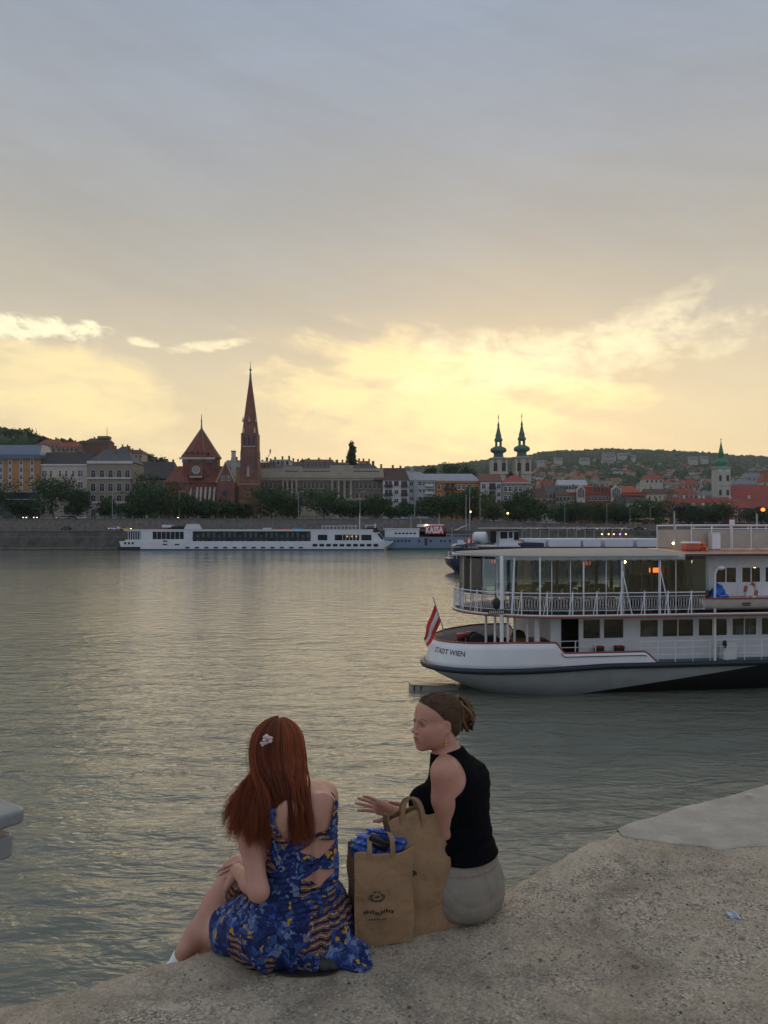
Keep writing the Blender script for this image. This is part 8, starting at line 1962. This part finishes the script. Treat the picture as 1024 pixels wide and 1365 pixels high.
# ================================================================ moored vessels, cars and people of the far quay
def far_boats():
    wt = pm('boat_white', (.60,.62,.65), .5, .06, .3, dirt=.2, dirt_col=(.35,.33,.30)); nv = pm('boat_navy', (.014,.022,.055), .45, .2, .5); gl = pm('boat_glass', (.010,.014,.018), .35, .3, .3, spec=.2); cb = pm('cabin_curtain', (.045,.055,.05), .4, .4, .3); dkc = pm('dark_interior', ())
    # ---- river cruise ship
    Y = 279.0; b = Bld('cruise_ship', 'long white river cruise ship with dark glass middle moored at the far quay', 157, 526, Y, base=0, cat='ship'); X, Z = b.X, b.Z
    hw = 11.0
    def hullring(z, e=0): return [(X(157)+e*1.5,1.5,z),(X(159)+e,0,z),(X(498),0,z),(X(512)-e*.5,1.2,z),(X(526)-e*3.4,hw/2,z),(X(512)-e*.5,hw-1.2,z),(X(498),hw,z),(X(159)+e,hw,z),(X(157)+e*1.5,hw-1.5,z)]
    h = b.part('hull', wt, lambda m: m.rings([hullring(-.8,1), hullring(.5,.8), hullring(Z(721.5),0)]))
    b.part('boot_stripe', pm('boot_blue', (.05,.08,.13), .6, .1, 1), lambda m: m.rings([[(x, y-.02 if y < 5 else y+.02, z) for x, y, z in hullring(zz,.82)] for zz in (-.5,.55)]), h)
    b.part('stern_fender', dkc, lambda m: m.box((X(157.2),-.10,.1),(X(187),-.03,Z(729))), h)
    for px in (167,172,177): b.part('porthole', gl, lambda m: m.box((X(px)-.35,-.06,Z(725.5)),(X(px)+.35,-.01,Z(722.6))), h)
    b.part('superstructure', wt, lambda m: m.box((X(187),.35,Z(721.6)),(X(497),hw-.35,Z(706.5))))
    b.part('stern_lounge', wt, lambda m: (m.box((X(167),.6,Z(708.6)),(X(188),hw-.6,Z(706))), m.box((X(166),.5,Z(722)),(X(188),hw-.5,Z(719.5)))))
    b.part('lounge_glass', gl, lambda m: m.box((X(169),1.0,Z(719.5)),(X(187),hw-1,Z(708.6))))
    for px in range(170,187,3): b.part('lounge_post', wt, lambda m: m.box((X(px)-.12,.8,Z(719.5)),(X(px)+.12,.99,Z(708.6))))
    b.part('sun_deck', pm('deck_grey', (.22,.22,.23), .8, .1, 1), lambda m: m.box((X(165),.3,Z(706.5)+.005),(X(497),hw-.3,Z(706.5)+.30)))
    b.part('roof_edge', wt, lambda m: m.box((X(165),.2,Z(707.4)),(X(498),.33,Z(705.8))))
    # middle glazed block: two storeys of cabins
    g = b.part('glass_front', gl, lambda m: m.box((X(257),.12,Z(727)),(X(414),.34,Z(708.3))))
    b.part('glass_rim', nv, lambda m: (m.box((X(256.4),.08,Z(718)),(X(414.4),.118,Z(717))), m.box((X(312),.08,Z(717)),(X(313),.118,Z(708.3)))), g)
    for z0, z1 in ((716.4,710),(726,719.2)):
        for k, px in enumerate(range(264,412,7)):
            b.part('cabin_curtain', cb, lambda m: m.box((X(px)-.5,.085,Z(z0)),(X(px)+.55,.117,Z(z1 if (k*3+int(z0)) % 4 else (z0+z1)/2))), g)
    for k in range(13): b.part('low_window', gl, lambda m: m.box((X(250+k*12.6)-.75,-.06,Z(731)),(X(250+k*12.6)+.75,-.01,Z(729))), h)
    for px in range(206,244,6): b.part('saloon_window', gl, lambda m: m.box((X(px)-.72,.28,Z(718.6)),(X(px)+.72,.345,Z(708.8))))
    for px, w in ((427,.9),(433,.9),(450,1.0),(454.5,.5),(459,.5),(463.5,.5),(468,.5),(472.5,.5),(477,.5),(484,.6),(488.5,.6),(493,.6)): b.part('saloon_window', gl, lambda m: m.box((X(px)-w,.28,Z(720.3)),(X(px)+w,.345,Z(712.8))))
    for px in (463,469,475): b.part('lit_window', glow('lit_window_%d' % px, (1,.5,.15), .35), lambda m: m.box((X(px)-.3,.26,Z(716)),(X(px)+.3,.278,Z(714))))
    for px in range(420,502,9): b.part('low_window', gl, lambda m: m.box((X(px)-.85,-.06,Z(728.5)),(X(px)+.85,-.01,Z(725))), h)
    for px, z in ((220,720.5),(220,725),(236,725)): b.part('side_vent', gl, lambda m: m.box((X(px)-.8,-.06,Z(z+1.6)),(X(px)+.8,-.01,Z(z))), h)
    b.part('bow_cabin', wt, lambda m: m.add([(X(497),.5,Z(721.5)),(X(513),1.6,Z(721.5)),(X(513),hw-1.6,Z(721.5)),(X(497),hw-.5,Z(721.5)),(X(497),.5,Z(709.5)),(X(506),1.4,Z(709.5)),(X(506),hw-1.4,Z(709.5)),(X(497),hw-.5,Z(709.5))],[(0,3,2,1),(4,5,6,7),(0,1,5,4),(1,2,6,5),(2,3,7,6),(3,0,4,7)]))
    b.part('bow_window', gl, lambda m: m.add([(X(508.5),1.2,Z(719)),(X(511.5),1.45,Z(719)),(X(506.5),1.3,Z(711)),(X(503),1.05,Z(711))],[(0,1,2,3)]))
    b.part('funnel_house', wt, lambda m: m.prism([(X(243),Z(706)),(X(262),Z(706)),(X(258),Z(698.5)),(X(247),Z(698.5))], 2, 9)); b.part('dark_screen', gl, lambda m: m.box((X(222),2.5,Z(705.5)),(X(243),8.5,Z(701.5))))
    b.part('stern_awning', pm('awning_rust', (.20,.09,.06), .8), lambda m: m.box((X(200),2,Z(705.6)),(X(222),9,Z(703.4)))); b.part('stern_box', wt, lambda m: m.box((X(214),1.8,Z(703)),(X(226),6,Z(699.5))))
    b.part('red_banner', pm('banner_red', (.42,.07,.06), .7), lambda m: m.box((X(375),.5,Z(706.2)),(X(388.5),.58,Z(703.4)))); b.part('blue_banner', pm('banner_blue', (.05,.26,.48), .7), lambda m: m.box((X(389),.5,Z(706.2)),(X(404),.58,Z(703.4))))
    b.part('pale_banner', wt, lambda m: m.box((X(350),.5,Z(706.2)),(X(362),.58,Z(703.6))))
    b.part('awning_frame', wt, lambda m: [m.box((X(428),1.5,Z(701.4)),(X(476),9,Z(700.6)))]+[m.box((X(p)-.12,1.6,Z(706.3)),(X(p)+.12,1.8,Z(701.4))) for p in range(429,477,5)])
    b.part('wheelhouse', gl, lambda m: m.box((X(486),3,Z(706.3)),(X(503),8,Z(703.5)))); b.part('wheelhouse_roof', wt, lambda m: (m.box((X(486),2.8,Z(700.4)),(X(502),8.2,Z(699.6))), m.box((X(487),3,Z(706)),(X(488.5),3.4,Z(700.4))), m.box((X(499),3,Z(706)),(X(501),3.4,Z(698)))))
    b.part('dark_bulwark', dkc, lambda m: m.box((X(483),.5,Z(709.2)),(X(505),.6,Z(706))))
    b.part('mast', wt, lambda m: m.tube([(X(479),5,Z(706)),(X(479),5,Z(684))], [.25,.12], 6))
    # ---- ticket pontoon ship with the red sign
    Y = 286.0; b = Bld('ticket_ship', 'grey blue pontoon ship with red KASSA sign moored past the cruise ship bow', 510, 640, Y, base=0, cat='ship'); X, Z = b.X, b.Z
    gb = pm('grey_blue_paint', (.15,.20,.29), .6, .1, .3, dirt=.2, dirt_col=(.08,.09,.11))
    h = b.part('hull', gb, lambda m: m.rings([[(X(510),0,z),(b.w,0,z),(b.w,9,z),(X(510),9,z)] for z in (-.8,Z(716.2))]))
    b.part('green_waterline', pm('weed_green', (.03,.10,.07), .8), lambda m: m.box((X(510),-.06,-.3),(b.w+.02,-.005,Z(730.3))), h)
    for px in (520,526,531,536,541,546,559,574,588,593,600,611,618,625): b.part('porthole', gl, lambda m: m.box((X(px)-.33,-.04,Z(722.5)),(X(px)+.33,-.005,Z(719.8))), h)
    b.part('hull_door', nv, lambda m: m.box((X(566),-.05,Z(727)),(X(570),-.005,Z(717.5))), h)
    b.part('white_cabin', wt, lambda m: m.box((X(513),1.5,Z(716.2)),(X(559),8,Z(705.8)))); b.part('cabin_roof', wt, lambda m: m.box((X(511),1.2,Z(705.8)+.01),(X(560),8.3,Z(704.2))))
    for px in (528,533,538,543,548,553): b.part('cabin_window', gl, lambda m: m.box((X(px)-.45,1.43,Z(712)),(X(px)+.45,1.495,Z(710)))) 
    b.part('kiosk', pm('kiosk_dark', (.07,.065,.06), .6), lambda m: m.box((X(560),2,Z(716.2)),(X(595),8,Z(703)))); b.part('kiosk_roof', wt, lambda m: m.box((X(557),1.2,Z(702.4)),(X(592),8.4,Z(698.8))))
    b.part('kiosk_lamp', glow('kiosk_glow', (1,.75,.35), 9), lambda m: m.sphere((X(569),.9,Z(700.3)), .40, 8, 6))
    sg = b.part('sign_panel', pm('sign_red', (.50,.035,.035), .6, .06, 3), lambda m: m.box((X(567),.3,Z(711.8)),(X(592),.5,Z(700.6))))
    vs, fs = text_mesh('KASSA', 1.0, .035); w = max(v[0] for v in vs); x0 = min(v[0] for v in vs)
    b.part('sign_lettering', pm('sign_white', (.72,.72,.70), .6), lambda m: m.add([(X(568)+(v[0]-x0)/(w-x0)*(X(591)-X(568)), .285, Z(710.3)+v[1]/.70*(Z(702)-Z(710.3))) for v in vs], fs), sg)
    b.part('deck_rail', pm('grey_steel', ()), lambda m: (m.tube([(X(595),.3,Z(712.3)),(b.w,.3,Z(712.3))], .07, 5), [m.tube([(X(p),.3,Z(716.2)),(X(p),.3,Z(712.3))], .06, 5) for p in range(596,640,5)]))
    b.part('gangway', pm('grey_steel', ()), lambda m: m.tube([(X(597),4,Z(712)),(X(626),8,Z(700))], .35, 4))
    for px, zt, yy in ((587,684,6),(624,658,7),(629,648,7),(549,686,8)): b.part('mast', pm('grey_steel', ()), lambda m: m.tube([(X(px),yy,Z(714)),(X(px),yy,Z(zt))], [.20,.09], 6))
    b.part('canopy_roof', pm('grey_steel', ()), lambda m: (m.box((X(556),5,Z(689.6)),(X(572),9,Z(688.6))), m.tube([(X(562),7,Z(704)),(X(562),7,Z(689))], .2, 6)))
    # ---- long low landing stage with flat roof, behind the blue barge
    Y = 215.0; b = Bld('landing_stage', 'long low landing stage with thin flat white roof behind the blue tank barge', 640, 860, Y, base=0, cat='pontoon'); X, Z = b.X, b.Z
    b.part('pontoon', pm('kiosk_dark', ()), lambda m: m.box((0,0,-.5),(b.w,8,Z(722)))); b.part('flat_roof', pm('roof_cream', (.50,.47,.43), .7), lambda m: m.box((X(642),-.4,Z(704.6)),(X(835),8,Z(703.2))))
    for px in range(648,836,12): b.part('roof_post', pm('grey_steel', ()), lambda m: m.tube([(X(px),0,Z(722)),(X(px),0,Z(704.5))], .10, 5))
    b.part('side_panels', pm('stage_grey', (.14,.14,.145), .7, .2, 1), lambda m: m.box((X(700),.5,Z(722)),(X(850),.62,Z(715))))
    for px in (802,811,818,826,834): b.part('stage_lamp', glow('stage_glow_%d' % px, (.45,.15,1) if px == 826 else (1,.5,.15), 3), lambda m: m.sphere((X(px),-.3,Z(712)), .22, 8, 6))
    # ---- dark blue tank barge
    Y = 124.0; b = Bld('tank_barge', 'dark blue motor barge with white wheelhouse and round white tank beyond the excursion ship', 597, 905, Y, base=0, cat='barge'); X, Z = b.X, b.Z
    h = b.part('hull', nv, lambda m: m.rings([[(X(597)+e*1.4,2.5,z),(X(600)+e*1.2,.6,z),(X(612)+e*.6,0,z),(b.w,0,z),(b.w,9,z),(X(612)+e*.6,9,z),(X(600)+e*1.2,8.4,z),(X(597)+e*1.4,6.5,z)] for z, e in ((-.6,1.6),(.6,.9),(1.4,.2),(Z(745),0))]))
    b.part('fender_rail', pm('hull_black', ()), lambda m: m.box((X(598),-.08,Z(752)),(b.w,-.005,Z(750))), h)
    b.part('stern_rail', wt, lambda m: (m.tube([(X(597.5),.7,Z(736)),(X(616),.1,Z(736))], .05, 5), m.tube([(X(597.5),.7,Z(740.5)),(X(616),.1,Z(740.5))], .04, 5), [m.tube([(X(p),.4,Z(745)),(X(p),.4,Z(736))], .05, 5) for p in (598,603,609,615)]))
    b.part('stern_house', nv, lambda m: m.box((X(606),1,Z(745)),(X(640),8,Z(731)))); b.part('stern_cover', nv, lambda m: m.rings([[(X(606),.5,Z(728.5)),(X(642),.5,Z(725)),(X(642),8,Z(725)),(X(606),8,Z(728.5))],[(X(609),.8,Z(726)),(X(641),.8,Z(722.5)),(X(641),7,Z(722.5)),(X(609),7,Z(726))]]))
    b.part('white_tank', wt, lambda m: m.rings([[(x, 4+1.35*k*math.cos(a), Z(717.2)+1.0*k*math.sin(a)) for a in np.linspace(0,2*PI,17)[:-1]] for x, k in ((X(634),.45),(X(635.5),.85),(X(638),1),(X(651),1),(X(653.5),.85),(X(655),.45))]), smooth=50)
    b.part('tank_deck', wt, lambda m: m.box((X(620),1.5,Z(732)),(X(700),7.5,Z(727.5))))
    w_ = b.part('wheelhouse', wt, lambda m: m.box((X(668),2,Z(727.4)),(X(694),7,Z(706)))); b.part('wheelhouse_roof', dkc, lambda m: m.box((X(655),1.6,Z(707.3)),(X(697),7.4,Z(705.8))), w_)
    for x0, x1, z0, z1 in ((656,664,724,708),(669.5,679,718,709),(681,686,717,709),(688,694,720,709)): b.part('wheelhouse_window', gl, lambda m: m.box((X(x0),1.9,Z(z0)),(X(x1),1.99,Z(z1))), w_)
    b.part('side_house', wt, lambda m: m.box((X(655),1.8,Z(745)),(X(706),7.2,Z(732)))); 
    for px in (647,656,663,671,679,690,700,712,724): b.part('house_window', gl, lambda m: m.box((X(px)-.35,1.7,Z(741)),(X(px)+.35,1.79,Z(736)))) 
    b.part('orange_buoy', pm('orange_red', ()), lambda m: m.cbox((X(722),-.2,Z(759)),(.55,.2,.45)), h)
    b.part('navy_cover', nv, lambda m: m.rings([[(X(696),1.5,z),(X(728),1.5,z),(X(728),7,z),(X(696),7,z)] for z in (Z(732),Z(724))] + [[(X(699),2,Z(722.5)),(X(724),2,Z(723.5)),(X(724),6,Z(723.5)),(X(699),6,Z(722.5))]]))
    for x0, x1 in ((702,731),(735,779),(782,806),(812,850),(855,890)): b.part('hatch_cover', wt, lambda m: (m.box((X(x0),2,Z(745)),(X(x1),7,Z(718))),), bevel=.15)
    b.part('hold_coaming', nv, lambda m: m.box((X(640),.6,Z(745)+.01),(b.w-.2,8.4,Z(729))))
    b.part('side_sign', wt, lambda m: m.box((X(610),.2,Z(725.8)),(X(618.5),.3,Z(719.8)))); b.part('sign_post', pm('grey_steel', ()), lambda m: m.tube([(X(603),.6,Z(736)),(X(603),.6,Z(704))], .05, 5))
    # flags of the barge
    for px, zt, zb, c, lab in ((621.5,712,724,'flag_red','small red and white flag at the stern of the blue barge'),):
        O = Vector((XW(px,Y)+.7, Y+1.2, ZW(zb,Y)-1.2)); t = thing('barge_flag', lab, 'flag', O); hh = (zb-zt)*b.s
        q = MB(); q.tube([(.25,0,-.6),(.45,0,hh+1.4)], .03, 6); q.build('flagpole', pm('pole_grey', ()), t)
        q = MB(); n = 8
        for j in range(3):
            q.mat(j % 2); 
            vs = [(.40 - .35*j - .35*(i/n)*.0 - k*.35*1.0 + 0*i, .08*math.sin(i+k), .9 + hh - i*(hh*.95/n) - .25*(j+k)) for k in (0,1) for i in range(n+1)]; q.add(vs, [(i, i+1, n+2+i, n+1+i) for i in range(n)])
        q.build('banner', [pm('flag_red', ()), pm('flag_white', ())], t)
far_boats()
def far_life():
    first = None; paints = {k: pm('car_'+k, c, .3, .1, 2, spec=.6) for k, c in dict(dark=(.02,.022,.03), white=(.55,.57,.60), yellow=(.55,.33,.02), silver=(.30,.32,.34), red=(.32,.03,.03), blue=(.03,.06,.20)).items()}
    gl = pm('boat_glass', ()); tyre = pm('tyre_rubber', (.015,.015,.015), .9); hl = glow('headlight_glow', (1,.85,.55), 5); hl_off = pm('lens_off', (.4,.4,.38), .2); tl = pm('tail_red', (.25,.01,.01), .3)
    def car(px, Y, z, kind, lit, face, label):
        nonlocal first
        p = (XW(px, Y), Y, z)
        if first is None:
            first = thing('parked_car', '', 'car', p); prof = [(-2.1,.35),(2.1,.35),(2.15,.75),(1.9,.92),(.95,1.0),(.3,1.45),(-1.2,1.47),(-1.95,1.02),(-2.15,.85)]
            m = MB(); m.prism(prof, -.85, .85); m.build('body', paints['dark'], first, bevel=.08)
            for s_ in (-1,1): m = MB(); m.add([(.80,s_*.865,1.0),(.25,s_*.865,1.38),(-1.15,s_*.865,1.40),(-1.7,s_*.865,1.02)],[(0,1,2,3)]); m.build('side_window', gl, first)
            m = MB(); m.add([(.98,-.7,1.02),(.98,.7,1.02),(.36,.66,1.43),(.36,-.66,1.43)],[(0,1,2,3)]); o = m.build('windscreen', gl, first); o.location = (.03,0,.03)
            for x in (-1.3,1.3):
                for s_ in (-1,1): m = MB(); m.rings([[(x+.34*math.cos(a), yy*s_, .34+.34*math.sin(a)) for a in np.linspace(0,2*PI,15)[:-1]] for yy in (.66,.88)]); m.build('wheel', tyre, first)
            for s_ in (-.6,.6): m = MB(); m.sphere((2.14,s_,.72), (.08,.2,.12), 8, 6); m.build('headlight', hl_off, first)
            for s_ in (-.6,.6): m = MB(); m.sphere((-2.12,s_,.85), (.06,.16,.10), 8, 6); m.build('tail_light', tl, first)
            c = first
        else: c = copy_tree(first); c.location = p
        c['label'] = label; c['group'] = 'cars on the far embankment'; c.rotation_euler = (0,0,face)
        for ch in c.children:
            if ch.name.startswith('body'):
                if c is not first: ch.data = ch.data.copy()
                ch.data.materials[0] = paints[kind]
            if lit and ch.name.startswith('headlight'):
                if c is not first: ch.data = ch.data.copy()
                ch.data.materials[0] = hl
    Yl = 293.0; Yu = 302.0
    car(88, Yl, 7.31, 'dark', 1, PI*.86, 'dark car with lit headlights driving along the lower quay at left')
    car(153, Yl, 7.31, 'white', 0, PI*.95, 'white car on the lower quay by the cruise ship stern')
    car(167, Yl+2, 7.31, 'yellow', 1, .15, 'yellow taxi with lit headlights on the lower quay')
    car(36, Yu, base_z(-130), 'dark', 1, -1.5, 'dark car facing the river with bright headlights, the more left one')
    car(50, Yu, base_z(-130), 'dark', 1, -1.5, 'dark car facing the river with bright headlights, the more right one')
    for i, (px, k) in enumerate(((84,'silver'),(97,'blue'),(108,'white'),(230,'dark'),(262,'dark'),(700,'silver'),(724,'dark'),(757,'silver'),(771,'white'),(786,'blue'),(803,'white'),(818,'red'),(836,'silver'),(852,'dark'))):
        Y = Yu if px < 300 else bank_y(XW(px, 320))+5.0; z = base_z(XW(px, Y)) if px < 300 else 7.31
        car(px, Y, z, k, 0, .0 if i % 2 else PI, '%s parked car on the %s' % (k, ['upper embankment left of the church','lower quay'][px > 300] + ', ' + {84:'before the pink building',97:'nearest the pink building tree',108:'before the ornate building',230:'by the wide church tree',262:'below the church buttresses',700:'most left of its row',724:'second from left in its row',757:'right of the dark one',771:'beside the silver one',786:'between two white ones',803:'next to the red one',818:'between white and silver ones',836:'right of the red one',852:'last at the right'}[px]))
    # yellow bus
    Y = 347; t = thing('yellow_bus', 'yellow articulated city bus on the upper embankment below the market hall', 'bus', (XW(838,Y),Y,base_z(XW(860,Y)))); yl = paints['yellow']; Lb = 52/F_PX*Y
    for a, b_ in ((0,Lb*.52),(Lb*.55,Lb)):
        m = MB(); m.box((a,-1.25,.35),(b_,1.25,3.1)); bd = m.build('body', yl, t, bevel=.12); m = MB(); m.box((a+.3,-1.29,1.3),(b_-.3,-1.252,2.5)); m.build('side_glass', gl, bd)
        for x in (a+1.6, b_-1.6): m = MB(); m.rings([[(x+.48*math.cos(q), yy, .48+.48*math.sin(q)) for q in np.linspace(0,2*PI,15)[:-1]] for yy in (-1.28,-.9)]); m.build('wheel', tyre, t)
    m = MB(); m.box((Lb*.52,-1.1,.5),(Lb*.55,1.1,2.95)); m.build('bellows', tyre, t)
    # street lamps and masts
    sp = pm('grey_steel', ()); lamp0 = None
    for i, (px, zt, lab) in enumerate(((150,660,'grey street lamp by the ornate building'),(239,664,'grey street lamp before the church apse'),(398,668,'grey street lamp before the left palace columns'),(480,666,'grey street lamp before the right palace end'),(553,668,'grey street lamp before the grey apartment block'),(640,660,'grey street lamp before the orange building'),(753,668,'tall grey street lamp right of the low white house'),(809,672,'tall grey street lamp below the market hall gable'),(840,678,'tall grey street lamp at the front of the yellow bus'),(867,676,'tall grey street lamp left of the red palace'))):
        Y = 300 if px < 700 else 342; x = XW(px,Y); z0 = base_z(x); h = 10.5 if px < 700 else ZW(zt,Y)-z0
        if lamp0 is None:
            lamp0 = c = thing('street_lamp', lab, 'street lamp', (x,Y,z0), 0, 'street lamps along the far embankment'); m = MB(); m.tube([(0,0,-.2),(0,0,10.5)], [.14,.08], 6); m.build('pole', sp, c, smooth=True); m = MB(); m.tube([(0,0,10.4),(.5,0,10.8),(1.5,0,10.9)], .06, 5); m.build('arm', sp, c); m = MB(); m.sphere((1.7,0,10.86), (.4,.18,.10), 8, 6); m.build('lamp_head', pm('boat_white', ()), c)
        else: c = copy_tree(lamp0); c.location = (x,Y,z0); c['label'] = lab
        c.scale = (1,1,h/10.5)
    # warm lamps along the right hand quay
    l0 = None
    for px, py, lab in ((627,700,'small lit lantern near the ticket ship gangway'),(652,697,'small lit lantern below the yellow green tree'),(677,699,'small lit lantern right of the barge wheelhouse')):
        Y = 304; p = (XW(px,Y),Y,base_z(XW(px,Y)))
        if l0 is None: l0 = c = thing('lantern_post', lab, 'lamp', p, 0, 'lit lanterns on the far quay'); m = MB(); m.tube([(0,0,-.1),(0,0,3.4)], .07, 6); m.build('post', sp, c); m = MB(); m.sphere((0,0,3.6), .38, 10, 8); m.build('globe', glow('globe_glow', (1,.62,.22), 5), c)
        else: c = copy_tree(l0); c.location = p; c['label'] = lab
    # strollers
    fd = Field(np.array((-.45,-.35,0)), np.array((.45,.35,1.8)), .03)
    fd.ell((0,0,1.62), (.10,.11,.13), .03); fd.cap((0,0,1.45),(0,0,1.55),.06,.06,.04); fd.ell((0,0,1.22),(.20,.12,.27),.05); fd.ell((0,0,.92),(.17,.12,.14),.05)
    for s_ in (-1,1): fd.chain([((s_*.09,0,.9),.095),((s_*.10,.06*s_,.5),.07),((s_*.10,.02*s_,.07),.05),((s_*.10,.02*s_-.12,.05),.045)],.03); fd.chain([((s_*.20,0,1.38),.06),((s_*.25,.04*s_,1.10),.048),((s_*.24,-.06*s_,.85),.038)],.03)
    V, F = fd.mesh(); base = None
    for i, (px, Y, c, lab) in enumerate(((285,300,(.30,.28,.26),'tiny walker in grey clothes on the embankment before the church buttresses'),(345,300,(.55,.53,.50),'tiny walker in white clothes at the foot of the slender tower'),(372,300,(.08,.08,.10),'tiny walker in dark clothes on the embankment before the palace columns'),(450,300,(.60,.60,.58),'tiny walker in white clothes before the middle of the palace'),(545,300,(.12,.10,.10),'tiny walker in dark clothes on the embankment before the grey apartments'),(610,301,(.06,.06,.07),'tiny walker in black on the embankment before the orange building'),(196,299,(.45,.60,.05),'tiny walker in bright yellow clothes on the embankment left of the church'))):
        m = newmat('clothes_%d' % i); m[2].inputs['Base Color'].default_value = (*c, 1); x = XW(px,Y)
        o = np_mesh('person', V, F, m[0]); o.location = (x,Y,base_z(x)); o.rotation_euler = (0,0,i*1.1); tag(o, lab, 'person')
    # stone parapet along the upper promenade
    t = thing('promenade_railing', 'low iron railing on stone posts along the upper promenade edge', 'railing', (0, 298.0, 0)); xs = list(np.linspace(-260,40,60))+list(np.linspace(45,230,30)); f = lambda x: (bank_y(x)+10.1-298.0)
    for z in (.75,1.05): m = MB(); m.tube([(x, f(x), base_z(x)+.2+z) for x in xs], .05, 4); m.build('rail', iron, t)
    for k, x in enumerate(xs[::1]): m = MB(); m.box((x-.22,f(x)-.22,base_z(x)-.3),(x+.22,f(x)+.22,base_z(x)+1.35)); m.build('stone_post', stone2, t)
far_life()
# ================================================================ evening haze over the city
def haze():
    mb = MB(); mb.box((-2600,-60,-3),(2600,3400,400)); m, nt, b = newmat('evening_haze'); nt.nodes.remove(b)
    pv = N(nt, 'ShaderNodeVolumePrincipled'); pv.inputs['Density'].default_value = .00007; pv.inputs['Color'].default_value = (.86,.90,.95,1); pv.inputs['Anisotropy'].default_value = .2
    nt.links.new(pv.outputs[0], nt.nodes['Material Output'].inputs['Volume'])
    o = mb.build('haze', m); setting(o, 'thin blue evening haze over the river and the far hills', 'haze', 'stuff')
haze()
